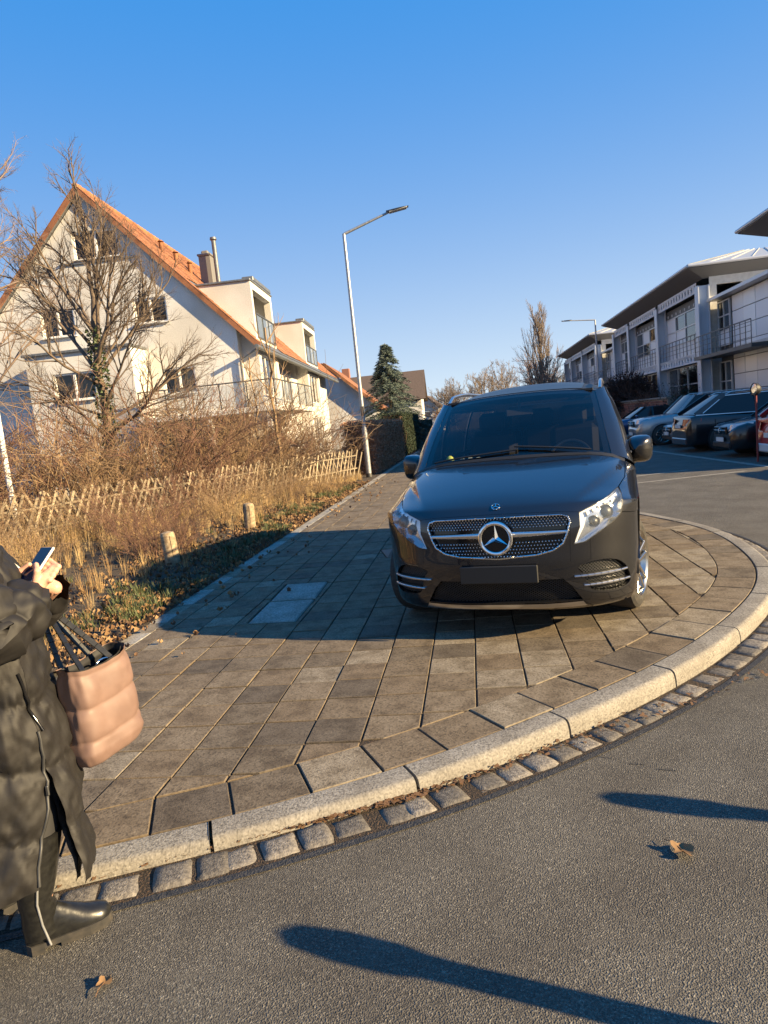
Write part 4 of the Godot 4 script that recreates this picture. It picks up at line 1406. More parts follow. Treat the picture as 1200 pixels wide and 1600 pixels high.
	for s: float in [-1.0, 1.0]:
		var ey := MB.new()
		ey.lathe([Vector2(0.0, -0.010), Vector2(0.009, -0.004), Vector2(0.009, 0.004), Vector2(0.0, 0.010)], Transform3D(Basis(Quaternion(Vector3.UP, hf)), head + hu * 0.022 + hf * 0.079 + hr * 0.032 * s), 12)
		obj(P, "eye", ey, M.gloss_black)
	for e: Array in [[hip + r * 0.09, aR, 0.03], [hip - r * 0.09, aL, 0.06]]:
		var lg := MB.new()
		lg.tube([e[0], e[1] + up * 0.38 + f * e[2], e[1] + up * 0.27 + f * e[2] * 0.7], [0.118, 0.085, 0.074], 16)
		obj(P, "trouser_leg", lg, M.dash)
	# coat
	var nz := noise(5.0, 2, 90)
	var ys := [0.17, 0.30, 0.45, 0.60, 0.76, 0.92, 1.06, 1.18, 1.29, 1.37, 1.42, 1.47]
	var dd := [0.265, 0.245, 0.23, 0.215, 0.20, 0.182, 0.172, 0.17, 0.16, 0.135, 0.095, 0.092]
	var ww := [0.275, 0.265, 0.255, 0.25, 0.245, 0.235, 0.225, 0.225, 0.222, 0.20, 0.15, 0.10]
	var ring := func(y: float, a: float, off: float) -> Vector3:
		# a: angle from the front (f) towards the right side (r)
		var t := 11.0
		for k in 11:
			if y <= ys[k + 1]:
				t = k + (y - ys[k]) / (ys[k + 1] - ys[k])
				break
		var seam := fposmod(y + 0.03 + 0.05 * sin(a * 2.0) * smoothstep(0.2, 0.9, y), 0.235) / 0.235
		var puff := 0.030 * pow(maxf(sin(PI * clampf(seam, 0.0, 1.0)), 0.10), 0.40) - 0.021
		var wr := nz.get_noise_3d(cos(a) * 0.5, y * 1.4, sin(a) * 0.5) * 0.016 + nz.get_noise_3d(cos(a) * 1.6 + 9.0, y * 2.2, sin(a) * 1.6) * 0.006
		wr += nz.get_noise_3d(cos(a) * 4.0 + 3.0, y * 3.0, sin(a) * 4.0) * 0.010 * (1.0 - sin(PI * seam))
		if y > 1.36: puff *= 0.4
		var d := cat(t, dd) + puff + wr + off
		var w := cat(t, ww) + puff + wr + off
		var lean := f * (-0.035 * smoothstep(0.9, 1.4, y) + 0.015 - 0.05 * (1.0 - smoothstep(0.2, 0.7, y)))
		return f * (cos(a) * d) + r * (sin(a) * w) + up * y + lean
	var cm := MB.new()
	var slit := 1.02
	var N := 110
	var H := 150
	for inner: float in [0.0, -0.042]:
		cm.grid(func(i, j):
			var g: float = j / float(H)
			var y: float = lerpf(0.0, 1.0, g)
			var open: float = 0.30 * (1.0 - smoothstep(0.0, 0.27, g)) + 0.004
			var a: float = slit + open * 0.75 + (TAU - open) * i / N
			var hem: float = 0.285 - 0.075 * smoothstep(0.75, 1.0, i / float(N)) + 0.012 * sin(a * 3.0)
			var yy: float = lerpf(hem, 1.47, y)
			var flare: float = 0.0
			var near: float = float(N - i) / N
			if near < 0.16: flare = 0.07 * (1.0 - near / 0.16) * (1.0 - smoothstep(0.05, 0.45, g))
			var p: Vector3 = ring.call(yy, a, inner)
			return p + f * flare + r * flare * 0.2, N, H, Vector3.ZERO, Vector3(0, 0.8, 0))
	obj(P, "coat", cm, M.coat)
	# zip edge along the slit
	var zp := MB.new()
	var zl := []
	for k in 18:
		var g := k / 17.0 * 0.42
		var open := 0.30 * (1.0 - smoothstep(0.0, 0.27, g)) + 0.004
		zl.append(ring.call(lerpf(0.29, 1.47, g), slit + open * 0.75, 0.003))
	zp.tube(zl, [0.006], 6)
	zp.box(Transform3D(Basis(), zl[10] + r * 0.01), Vector3(0.012, 0.035, 0.008), 0.003)
	obj(P, "zip", zp, M.dark_metal)
	var pk := MB.new()
	var pkl := []
	for k in 9: pkl.append(ring.call(lerpf(0.78, 0.99, k / 8.0), lerpf(0.95, 1.12, k / 8.0), 0.004))
	pk.tube(pkl, [0.005], 6)
	obj(P, "pocket_zip", pk, M.gloss_black)
	# sleeves, swollen between seams
	for e: Array in [[sR, eR, wR], [sL, eL, wL]]:
		var path := []
		var rad := []
		for k in 91:
			var t := k / 90.0
			var q: Vector3
			var A: Vector3 = e[0] + up * 0.02
			var B: Vector3 = e[1]
			var C: Vector3 = e[2]
			var s1 := A.lerp(B, minf(1.0, t * 2.0))
			var s2 := B.lerp(C, maxf(0.0, t * 2.0 - 1.0))
			q = A.lerp(B, t).lerp(B.lerp(C, t), t).lerp(s1 if t < 0.5 else s2, 0.72)
			q += (neck - A) * 0.45 * pow(maxf(0.0, 1.0 - t * 6.0), 1.5)
			path.append(q)
			var sg := fposmod(t * 4.6, 1.0)
			var base := lerpf(0.105, 0.088, t) if t < 0.86 else lerpf(0.088, 0.045, (t - 0.86) / 0.14)
			if t < 0.12: base *= lerpf(0.25, 1.0, sqrt(t / 0.12))
			rad.append(base + 0.024 * pow(maxf(sin(PI * sg), 0.08), 0.4) - 0.017)
		var frames := []
		var px := Vector3.ZERO
		for k in 91:
			var d: Vector3 = (path[mini(k + 1, 90)] - path[maxi(k - 1, 0)]).normalized()
			if px == Vector3.ZERO: px = d.cross(Vector3.RIGHT).normalized()
			px = (px - d * px.dot(d)).normalized()
			frames.append([px, d.cross(px)])
		# outward normals
		var fixed := MB.new()
		fixed.grid(func(i, j):
			var a: float = -TAU * j / 28.0
			var o: Vector3 = frames[i][0] * cos(a) + frames[i][1] * sin(a)
			var p: Vector3 = path[i]
			var w: float = nz.get_noise_3d(p.x * 1.5 + o.x * 0.3, p.y * 1.5 + o.y * 0.3, p.z * 1.5 + o.z * 0.3) * 0.022
			return p + o * (rad[i] + w), 90, 28, Vector3.ZERO)
		obj(P, "sleeve", fixed, M.coat)
	# collar with a pale lining
	var cl := MB.new()
	cl.grid(func(i, j):
		var a: float = TAU * i / 32.0
		var q: float = j / 6.0
		return up * (1.40 + 0.11 * q) - f * 0.03 + f * cos(a) * (0.10 + 0.03 * q) + r * sin(a) * (0.105 + 0.02 * q), 32, 6, Vector3.ZERO, up * 1.45)
	obj(P, "collar", cl, M.coat)
	var sc := MB.new()
	sc.tube([up * 1.32 + f * 0.12, up * 1.27 + f * 0.15, up * 1.23 + f * 0.16, up * 1.18 + f * 0.155], [0.015, 0.024, 0.026, 0.012], 12)
	obj(P, "scarf", sc, M.cream)
	# boots
	for e: Array in [[aR, 0.0], [aL, 0.15]]:
		var an: Vector3 = e[0]
		var fd := f.rotated(up, e[1])
		var rd := fd.cross(up)
		var boot := part(P, "boot")
		var um := MB.new()
		var fl := [-0.075, -0.06, -0.02, 0.03, 0.08, 0.125, 0.165, 0.19, 0.203]
		var fw := [0.012, 0.036, 0.041, 0.041, 0.046, 0.049, 0.045, 0.032, 0.008]
		var fh := [0.09, 0.135, 0.15, 0.145, 0.115, 0.088, 0.075, 0.064, 0.04]
		um.grid(func(i, j):
			var a: float = PI * j / 14.0
			var o: Vector3 = Vector3(an.x, 0, an.z) + fd * (fl[i] + 0.02)
			return o + rd * (cos(a) * fw[i]) + up * (0.03 + sin(a) * (fh[i] - 0.03) * 0.98), 8, 14, Vector3.ZERO, Vector3(an.x, 0.06, an.z) + fd * 0.06)
		obj(boot, "upper", um, M.leather)
		var sh := MB.new()
		var kn: Vector3 = an + up * 0.33 + fd * (0.03 if e[1] == 0.0 else 0.055)
		sh.tube([an + up * -0.03, an + up * 0.015 - fd * 0.004, an + up * 0.05 + fd * 0.002, an + up * 0.09 - fd * 0.004, an + up * 0.15 + fd * 0.006, an + up * 0.22 + fd * 0.015, kn], [0.058, 0.054, 0.058, 0.055, 0.064, 0.074, 0.086], 20)
		obj(boot, "shaft", sh, M.leather)
		var so := MB.new()
		var out := PackedVector2Array()
		for k in 9: out.append(Vector2(fl[k] + 0.02, fw[k] + 0.006))
		for k in range(8, -1, -1): out.append(Vector2(fl[k] + 0.02, -fw[k] - 0.006))
		var bs := Basis(fd, rd, -up)
		so.prism(out, Transform3D(bs, Vector3(an.x, 0.034, an.z)), 0.020)
		var hl := PackedVector2Array()
		for q in out:
			if q.x < 0.01: hl.append(q)
		so.prism(hl, Transform3D(bs, Vector3(an.x, 0.015, an.z)), 0.015)
		var fo := PackedVector2Array()
		for q in out:
			if q.x > 0.03: fo.append(q * Vector2(1, 0.97))
		so.prism(fo, Transform3D(bs, Vector3(an.x, 0.015, an.z)), 0.015)
		obj(boot, "sole", so, M.rubber)
		var zt := MB.new()
		zt.tube([an + rd * 0.056 + up * -0.06 + fd * 0.02, an + rd * 0.056 + up * 0.02 + fd * 0.005, an + rd * 0.060 + up * 0.10, an + rd * 0.075 + up * 0.20 + fd * 0.015, an + rd * 0.086 + up * 0.32 + fd * 0.03], [0.004], 6)
		obj(boot, "boot_zip", zt, M.galv)
	# phone
	var ph := thing("mobile_phone", "white edged mobile phone held up in both hands", "phone", c + pc)
	ph.basis = Basis(pw, pl, pn)
	var pb := MB.new()
	pb.bx(Vector3.ZERO, Vector3(0.072, 0.15, 0.009), 0.003)
	obj(ph, "case", pb, mat(lin(0.75, 0.74, 0.72), 0.35))
	var ps := MB.new()
	ps.bx(Vector3(0, 0, 0.0052), Vector3(0.066, 0.143, 0.0015))
	obj(ph, "display", ps, mat(lin(0.012, 0.022, 0.05), 0.06))
	# bag
	M.nylon = tri_mat(Color(1, 1, 1), tex(noise(0.02, 3, 81), [[0.2, lin(0.15, 0.094, 0.077)], [0.8, lin(0.195, 0.124, 0.102)]], 256), 2.0, 0.58)
	var bagc := Vector3(-1.125, 0.61, -2.40)
	var B := thing("shoulder_bag", "dusty pink quilted tote bag with black straps hanging in front of the coat", "bag", bagc)
	var bl := Vector3(0.42, 0, -0.91)
	var bt := Vector3(0.91, 0, 0.42)
	var skin := func(a: float, y: float, inn: float) -> Vector3:
		var w := lerpf(0.145, 0.125, y / 0.36)
		var d := lerpf(0.088, 0.062, y / 0.36)
		if y < 0.05:
			w *= 0.80 + 0.2 * sqrt(y / 0.05)
			d *= 0.62 + 0.38 * sqrt(y / 0.05)
		var cx := signf(cos(a)) * pow(absf(cos(a)), 0.55)
		var sy := signf(sin(a)) * pow(absf(sin(a)), 0.55)
		var seam := fposmod(y + 0.02, 0.115) / 0.115
		var va := fposmod(cx * 1.5 + 0.5, 1.0)
		var pf := 0.015 * pow(sin(PI * seam), 0.35) * (0.6 + 0.4 * pow(sin(PI * va), 0.4)) - 0.006 + inn
		pf += nz.get_noise_3d(cx * 0.3, y * 1.2, sy * 0.3) * 0.008
		return bl * (cx * (w + pf)) + bt * (sy * (d + pf)) + up * (y + 0.02 * cx * 0.5 + 0.02 * cx * cx * (y / 0.36))
	for inn: float in [0.0, -0.012]:
		var bm := MB.new()
		bm.grid(func(i, j): return skin.call(TAU * i / 64.0, 0.345 * j / 48.0, inn), 64, 48, Vector3.ZERO, Vector3(0, 0.17, 0))
		if inn == 0.0:
			bm.grid(func(i, j): return (skin.call(TAU * i / 64.0, 0.0, 0.0) as Vector3) * (j / 3.0), 64, 3, Vector3.DOWN)
		obj(B, "quilted_shell" if inn == 0.0 else "lining", bm, M.nylon if inn == 0.0 else M.dash)
	for s: float in [-1.0, 1.0]:
		var sp := MB.new()
		var pts := []
		var hang := Vector3(-1.285, 1.135, -2.43) - bagc
		for k in 21:
			var t := k / 20.0
			var a0: Vector3 = bl * (-0.075) + bt * (0.06 * s) + up * 0.30
			var a1: Vector3 = bl * (0.075) + bt * (0.06 * s) + up * 0.30
			var base := a0.lerp(a1, t)
			var top := hang + bl * (0.03 * (t * 2 - 1)) + bt * (0.015 * s) + up * 0.03
			pts.append(base.lerp(top, pow(sin(PI * t), 0.55)))
		for k in 20: sp.bar(pts[k], pts[k + 1], 0.022, 0.006, bt, 0.0015)
		obj(B, "strap", sp, M.leather)
	var cp := MB.new()
	var cr := []
	for k in 13: cr.append(bl * (0.02 + 0.03 * cos(TAU * k / 12.0)) + bt * 0.03 + up * (0.335 + 0.014 * sin(TAU * k / 12.0)))
	cp.tube(cr, [0.0035], 6, false)
	obj(B, "clasp", cp, M.chrome)

# ---------- walls with openings, windows ----------
func facade(m: MB, poly: PackedVector2Array, holes: Array, t: Transform3D, deep: float, step := 1.2) -> void:
	# a wall in the local xy plane looking along +z, with reveals going back by deep
	var nn := t.basis.z.normalized()
	m.patch(poly, holes, Vector2(step, step), func(q): return [t * Vector3(q.x, q.y, 0), nn])
	for h: PackedVector2Array in holes:
		var mid := Vector2.ZERO
		for q in h: mid += q / h.size()
		for k in h.size():
			var a := h[k]
			var b := h[(k + 1) % h.size()]
			var d := (b - a).orthogonal()
			if d.dot(mid - a) < 0.0: d = -d
			m.quad(t * Vector3(a.x, a.y, 0), t * Vector3(b.x, b.y, 0), t * Vector3(b.x, b.y, -deep), t * Vector3(a.x, a.y, -deep), (t.basis * Vector3(d.x, d.y, 0)).normalized())
func rect(x0: float, y0: float, x1: float, y1: float) -> PackedVector2Array:
	return PackedVector2Array([Vector2(x0, y0), Vector2(x1, y0), Vector2(x1, y1), Vector2(x0, y1)])
func window(parent: Node, t: Transform3D, x0: float, y0: float, x1: float, y1: float, cols: int, frame_m: Material, glass_m: Material, sill := true, rows := 1, bar := 0.075) -> Node3D:
	var w := part(parent, "window")
	w.transform = t
	var fm := MB.new()
	var z := -0.10
	fm.bx(Vector3((x0 + x1) / 2, y0 + bar / 2, z), Vector3(x1 - x0, bar, 0.07), 0.006)
	fm.bx(Vector3((x0 + x1) / 2, y1 - bar / 2, z), Vector3(x1 - x0, bar, 0.07), 0.006)
	for k in cols + 1:
		var x := lerpf(x0 + bar / 2, x1 - bar / 2, float(k) / cols)
		fm.bx(Vector3(x, (y0 + y1) / 2, z + 0.002), Vector3(bar * (1.0 if k == 0 or k == cols else 1.3), y1 - y0 - 0.004, 0.066), 0.006)
	for k in range(1, rows):
		fm.bx(Vector3((x0 + x1) / 2, lerpf(y0, y1, float(k) / rows), z), Vector3(x1 - x0 - 0.01, bar, 0.06), 0.006)
	obj(w, "frame", fm, frame_m)
	for k in cols:
		for r in rows:
			var a := lerpf(x0 + bar / 2, x1 - bar / 2, float(k) / cols)
			var b := lerpf(x0 + bar / 2, x1 - bar / 2, float(k + 1) / cols)
			var c0 := lerpf(y0 + bar / 2, y1 - bar / 2, float(r) / rows)
			var c1 := lerpf(y0 + bar / 2, y1 - bar / 2, float(r + 1) / rows)
			var pm := MB.new()
			pm.quad(Vector3(a, c0, z - 0.005), Vector3(b, c0, z - 0.005), Vector3(b, c1, z - 0.005), Vector3(a, c1, z - 0.005), Vector3(0, 0, 1))
			obj(w, "pane", pm, glass_m)
	if sill:
		var sm := MB.new()
		sm.bx(Vector3((x0 + x1) / 2, y0 - 0.025, 0.02), Vector3(x1 - x0 + 0.12, 0.04, 0.22), 0.008)
		obj(w, "sill", sm, frame_m)
	return w

func tile_mesh() -> MB:
	# one clay pantile lying in the xz plane, x across, z down the slope
	var m := MB.new()
	m.grid(func(i, j):
		var x: float = (i / 6.0 - 0.5) * 0.30
		var wave: float = 0.028 * sin(i / 6.0 * PI) - 0.018 * sin(i / 6.0 * PI * 0.5)
		return Vector3(x, wave + 0.03 + 0.02 * j, 0.36 * j), 6, 1, Vector3.UP)
	m.grid(func(i, j):
		var x: float = (i / 6.0 - 0.5) * 0.30
		var wave: float = 0.028 * sin(i / 6.0 * PI) - 0.018 * sin(i / 6.0 * PI * 0.5)
		return Vector3(x, wave + 0.05 - 0.022 * j, 0.36), 6, 1, Vector3.BACK)
	return m
func append(dst: MB, src: MB, t: Transform3D) -> void:
	dst.v.append_array(t * src.v)
	var nb := t.basis.orthonormalized()
	for q in src.n: dst.n.append(nb * q)
	for q in src.c: dst.c.append(dst.col)

func left_house() -> void:
	M.render_wall = tri_mat(Color(1, 1, 1), tex(noise(0.05, 4, 31), [[0.2, lin(0.62, 0.605, 0.58)], [0.7, lin(0.72, 0.705, 0.68)]], 512), 0.7, 0.9, M.fine, 0.4, tex(noise(0.006, 4, 32), [[0.2, Color(0.90, 0.89, 0.87)], [0.7, Color(1, 1, 1)]], 256), 0.15)
	M.upvc = mat(lin(0.76, 0.75, 0.72), 0.4)
	M.room_glass = glass(Color(0.02, 0.025, 0.03), 0.55)
	M.zinc = tri_mat(Color(1, 1, 1), tex(noise(0.03, 3, 33), [[0.2, lin(0.12, 0.13, 0.14)], [0.8, lin(0.20, 0.21, 0.22)]], 256), 0.8, 0.5)
	M.zinc.metallic = 0.4
	M.clay = []
	for q: Array in [[0.35, 0.15, 0.065], [0.40, 0.18, 0.08], [0.30, 0.125, 0.06]]:
		M.clay.append(tri_mat(Color(1, 1, 1), tex(noise(0.05, 3, 34), [[0.2, lin(q[0] * 0.75, q[1] * 0.75, q[2] * 0.8)], [0.8, lin(q[0] * 1.15, q[1] * 1.15, q[2] * 1.1)]], 256), 1.3, 0.8, null, 0.0, tex(noise(0.008, 4, 35), [[0.25, Color(0.72, 0.70, 0.68)], [0.6, Color(1, 1, 1)]], 256), 0.3))
	M.rail = mat(lin(0.10, 0.105, 0.11), 0.5, 0.5)
	M.frost = glass(Color(0.55, 0.60, 0.64), 0.35, 0.2)
	var Hs := thing("gabled_house", "cream gabled house with orange tiled roof and two boxy dormers", "house", Vector3(-8.937, 0, -28.975), deg_to_rad(-4.5))
	var PK := Vector2(-2.2, 12.35)
	var L := 24.0
	var sl := 1.04   # rise over run
	var gl := Transform3D(Basis(), Vector3.ZERO)
	# gable
	var gh := [rect(-2.78, 9.78, -0.85, 10.9), rect(-4.66, 6.8, -3.2, 7.92), rect(-0.6, 6.94, 0.82, 7.97), rect(0.24, 3.93, 1.65, 5.03), rect(2.3, 1.0, 3.2, 2.9)]
	var wl := -8.2
	var wr := 3.62
	var m := MB.new()
	facade(m, PackedVector2Array([Vector2(wl, 0), Vector2(wr, 0), Vector2(wr, PK.y - (wr - PK.x) * sl), PK, Vector2(wl, PK.y - (PK.x - wl) * sl)]), gh, gl, 0.16)
	obj(Hs, "gable_wall", m, M.render_wall)
	for h: PackedVector2Array in gh.slice(0, 4):
		window(Hs, gl, h[0].x, h[0].y, h[2].x, h[2].y, 2, M.upvc, M.room_glass)
	m = MB.new()
	m.bx(Vector3(-1.8, 9.66, 0.03), Vector3(3.3, 0.09, 0.08), 0.01)
	obj(Hs, "string_course", m, M.zinc)
	# right-hand wall and rear walls
	var rt := Transform3D(Basis(Vector3(0, 0, -1), Vector3.UP, Vector3.RIGHT), Vector3(wr, 0, 0))
	m = MB.new()
	var rh := [rect(6.0, 3.6, 7.4, 5.0), rect(8.4, 3.6, 10.6, 5.0), rect(18.5, 3.6, 20.0, 5.0)]
	facade(m, rect(0, 0, L, 6.35), rh, rt, 0.16)
	obj(Hs, "side_wall", m, M.render_wall)
	for h: PackedVector2Array in rh:
		window(Hs, rt, h[0].x, h[0].y, h[2].x, h[2].y, 2, M.upvc, M.room_glass)
	m = MB.new()
	facade(m, rect(-L, 0, 0, 6.1), [], Transform3D(Basis(Vector3(0, 0, 1), Vector3.UP, Vector3.LEFT), Vector3(wl, 0, 0)), 0.1)
	facade(m, PackedVector2Array([Vector2(-wr, 0), Vector2(-wl, 0), Vector2(-wl, 6.1), Vector2(-PK.x, PK.y), Vector2(-wr, 6.3)]), [], Transform3D(Basis(Vector3(-1, 0, 0), Vector3.UP, Vector3(0, 0, -1)), Vector3(0, 0, -L)), 0.1)
	m.bx(Vector3(-2.3, 3.2, -L / 2), Vector3(11.6, 0.2, L - 0.6))
	m.bx(Vector3(-2.3, 6.0, -L / 2), Vector3(11.6, 0.2, L - 0.6))
	obj(Hs, "rear_wall", m, M.render_wall)
	# roof: boards, then tiles row by row; those along the gable edge are single parts
	var R := part(Hs, "roof")
	var run := 6.75
	var len := run * sqrt(1.0 + sl * sl)
	m = MB.new()
	for s: float in [-1.0, 1.0]:
		var dn := Vector3(s, -sl, 0).normalized()
		var nn := Vector3(s * sl, 1, 0).normalized()
		var mid := Vector3(PK.x, PK.y + 0.16, -L / 2 + 0.0) + dn * len / 2
		m.box(Transform3D(Basis(dn, nn, dn.cross(nn)), mid), Vector3(len, 0.16, L + 0.4))
	obj(R, "roof_boards", m, M.zinc)
	m = MB.new()
	for s: float in [-1.0, 1.0]:
		var dn := Vector3(s, -sl, 0).normalized()
		var nn := Vector3(s * sl, 1, 0).normalized()
		m.bar(Vector3(PK.x, PK.y + 0.17, 0.215) , Vector3(PK.x, PK.y + 0.17, 0.215) + dn * (len + 0.02), 0.05, 0.22, nn)
	obj(R, "verge_board", m, M.clay[2])
	var tm := tile_mesh()
	var shared := tm.mesh()
	for s: float in [1.0, -1.0]:
		var dn := Vector3(s, -sl, 0).normalized()
		var nn := Vector3(s * sl, 1, 0).normalized()
		var bs := Basis(nn.cross(dn), nn, dn)
		var rest := [MB.new(), MB.new(), MB.new()]
		var rows := int(len / 0.33)
		var cols := int((L + 1.0) / 0.285)
		for i in rows:
			for j in cols:
				var z := 0.10 - j * 0.285
				var p := Vector3(PK.x, PK.y + 0.255, z) + dn * (0.02 + i * 0.33) + nn * rng.randf_range(-0.004, 0.006)
				# the dormers stand in the roof
				var sx := p.x
				if s > 0 and sx > 1.3 and ((z < -0.5 and z > -4.5) or (z < -12.2 and z > -16.7)): continue
				var tone := rng.randi_range(0, 2)
				if j < (4 if s > 0 else 1):
					var o := obj(R, "tile", shared, M.clay[tone])
					o.transform = Transform3D(bs, p)
				else:
					append(rest[tone], tm, Transform3D(bs, p))
		for k in 3: tag(obj(R, "tile_field", rest[k], M.clay[k]), "", "", "", "stuff")
	m = MB.new()
	for j in 62:
		m.tube([Vector3(PK.x, PK.y + 0.27, 0.25 - j * 0.40), Vector3(PK.x, PK.y + 0.29, 0.25 - j * 0.40 - 0.42)], [0.12, 0.135], 8)
	tag(obj(R, "ridge_tiles", m, M.clay[1]), "", "", "", "stuff")
	m = MB.new()
	m.tube([Vector3(PK.x + run, PK.y - run * sl + 0.1, 0.7), Vector3(PK.x + run, PK.y - run * sl + 0.08, -L)], [0.09], 8)
	m.tube([Vector3(PK.x + run - 0.1, PK.y - run * sl, 0.45), Vector3(wr + 0.06, 5.0, 0.1), Vector3(wr + 0.06, 0.1, 0.1)], [0.05], 8)
	obj(R, "gutter_pipe", m, M.zinc)
	# chimney, flue pipes, vents
	var ch := part(R, "chimney")
	m = MB.new()
	m.bx(Vector3(0.9, 10.0, -6.2), Vector3(0.6, 1.9, 0.6), 0.02)
	m.bx(Vector3(0.9, 11.0, -6.2), Vector3(0.7, 0.1, 0.7), 0.02)
	m.bx(Vector3(0.9, 11.14, -6.2), Vector3(0.35, 0.2, 0.35), 0.05)
	obj(ch, "stack", m, mat(lin(0.17, 0.165, 0.16), 0.7))
	m = MB.new()
	m.tube([Vector3(1.55, 8.3, -5.6), Vector3(1.55, 11.5, -5.6)], [0.11], 12)
	m.tube([Vector3(1.55, 11.55, -5.6), Vector3(1.55, 11.66, -5.6)], [0.17, 0.15], 12)
	obj(ch, "flue_pipe", m, M.zinc)
	for k in 3:
		m = MB.new()
		m.tube([Vector3(-0.5 + k * 0.42, 10.2 - k * 0.3, -4.0 - k * 0.6), Vector3(-0.5 + k * 0.42, 11.25 - k * 0.4, -4.0 - k * 0.6)], [0.1], 10)
		m.tube([Vector3(-0.5 + k * 0.42, 11.3 - k * 0.4, -4.0 - k * 0.6), Vector3(-0.5 + k * 0.42, 11.38 - k * 0.4, -4.0 - k * 0.6)], [0.15, 0.06], 10)
		obj(R, "roof_vent", m, M.clay[0])
	# two bays that rise through the eaves as box dormers with a loggia
	for d: Array in [[0.55, 4.35], [12.3, 16.6]]:
		var D := part(Hs, "dormer")
		var d0: float = d[0]
		var d1: float = d[1]
		var ft := Transform3D(Basis(Vector3(0, 0, -1), Vector3.UP, Vector3.RIGHT), Vector3(4.3, 0, 0))
		m = MB.new()
		var log := rect(d0 + 0.28, 5.95, d1 - 0.28, 8.0)
		facade(m, rect(d0, 0, d1, 8.28), [log, rect(d0 + 0.5, 3.55, d1 - 0.5, 5.3), rect(d0 + 0.5, 0.8, d1 - 0.5, 2.7)], ft, 0.3)
		for e: Array in [[d0, 1.0], [d1, -1.0]]:
			facade(m, PackedVector2Array([Vector2(0.6, 0), Vector2(4.3, 0), Vector2(4.3, 8.28), Vector2(0.6, 8.28)]), [], Transform3D(Basis(Vector3(1, 0, 0), Vector3.UP, Vector3(0, 0, e[1])), Vector3(0, 0, -e[0])), 0.1)
		obj(D, "bay_wall", m, M.render_wall)
		m = MB.new()
		m.bx(Vector3(2.9, 7.0, -(d0 + d1) / 2), Vector3(0.1, 2.3, d1 - d0 - 0.1))
		m.bx(Vector3(3.5, 5.85, -(d0 + d1) / 2), Vector3(1.5, 0.12, d1 - d0 - 0.1))
		obj(D, "loggia_wall", m, M.render_wall)
		m = MB.new()
		m.bx(Vector3(2.45, 8.33, -(d0 + d1) / 2), Vector3(3.8, 0.09, d1 - d0 + 0.16), 0.02)
		m.bx(Vector3(4.1, 8.48, -(d0 + d1) / 2 - 0.2), Vector3(0.5, 0.2, d1 - d0 - 0.6), 0.03)
		obj(D, "flat_roof", m, M.zinc)
		m = MB.new()
		m.bar(Vector3(4.34, 6.98, -d0 - 0.28), Vector3(4.34, 6.98, -d1 + 0.28), 0.05, 0.05)
		m.bar(Vector3(4.34, 6.0, -d0 - 0.28), Vector3(4.34, 6.0, -d1 + 0.28), 0.05, 0.05)
		for k in 4: m.bar(Vector3(4.34, 5.98, -lerpf(d0 + 0.3, d1 - 0.3, k / 3.0)), Vector3(4.34, 7.0, -lerpf(d0 + 0.3, d1 - 0.3, k / 3.0)), 0.04, 0.04)
		obj(D, "loggia_rail", m, M.rail)
		for k in 3:
			m = MB.new()
			var a := lerpf(d0 + 0.34, d1 - 0.34, k / 3.0)
			var b := lerpf(d0 + 0.34, d1 - 0.34, (k + 1) / 3.0)
			m.quad(Vector3(4.33, 6.04, -a - 0.03), Vector3(4.33, 6.04, -b + 0.03), Vector3(4.33, 6.94, -b + 0.03), Vector3(4.33, 6.94, -a - 0.03), Vector3.RIGHT)
			obj(D, "rail_pane", m, M.frost)
		for q: Array in [[3.55, 5.3], [0.8, 2.7]]:
			var wn := MB.new()
			for k in 4: wn.bx(Vector3(4.2, (q[0] + q[1]) / 2, -lerpf(d0 + 0.54, d1 - 0.54, k / 3.0)), Vector3(0.06, q[1] - q[0], 0.07))
			wn.bx(Vector3(4.2, q[0] + 0.04, -(d0 + d1) / 2), Vector3(0.058, 0.07, d1 - d0 - 1.1))
			wn.bx(Vector3(4.2, q[1] - 0.04, -(d0 + d1) / 2), Vector3(0.058, 0.07, d1 - d0 - 1.1))
			obj(D, "bay_window_frame", wn, M.upvc)
			for k in 3:
				var a := lerpf(d0 + 0.56, d1 - 0.56, k / 3.0)
				var b := lerpf(d0 + 0.56, d1 - 0.56, (k + 1) / 3.0)
				wn = MB.new()
				wn.quad(Vector3(4.19, q[0] + 0.05, -a - 0.03), Vector3(4.19, q[0] + 0.05, -b + 0.03), Vector3(4.19, q[1] - 0.05, -b + 0.03), Vector3(4.19, q[1] - 0.05, -a - 0.03), Vector3.RIGHT)
				obj(D, "bay_pane", wn, M.room_glass)
	# flat-roofed porch block in front of the gable
	var X := part(Hs, "porch_block")
	var xt := Transform3D(Basis(), Vector3(0, 0, 1.5))
	m = MB.new()
	facade(m, rect(-4.75, 0, -0.35, 5.88), [rect(-3.7, 3.99, -1.98, 5.1)], xt, 0.16)
	facade(m, rect(0, 0, 1.5, 5.88), [], Transform3D(Basis(Vector3(0, 0, 1), Vector3.UP, Vector3.LEFT), Vector3(-4.75, 0, 0)), 0.1)
	facade(m, rect(-1.5, 0, 0, 5.88), [], Transform3D(Basis(Vector3(0, 0, -1), Vector3.UP, Vector3.RIGHT), Vector3(-0.35, 0, 0)), 0.1)
	obj(X, "porch_wall", m, M.render_wall)
	m = MB.new()
	m.bx(Vector3(-2.55, 5.93, 0.78), Vector3(4.55, 0.10, 1.7), 0.01)
	obj(X, "porch_roof", m, M.zinc)
	var wn2 := window(X, xt, -3.7, 3.99, -1.98, 5.1, 2, M.upvc, M.room_glass)
	# terrace with a glazed balustrade
	var T := part(Hs, "terrace")
	m = MB.new()
	m.bx(Vector3(2.6, 2.86, 1.0), Vector3(5.6, 0.22, 2.0), 0.02)
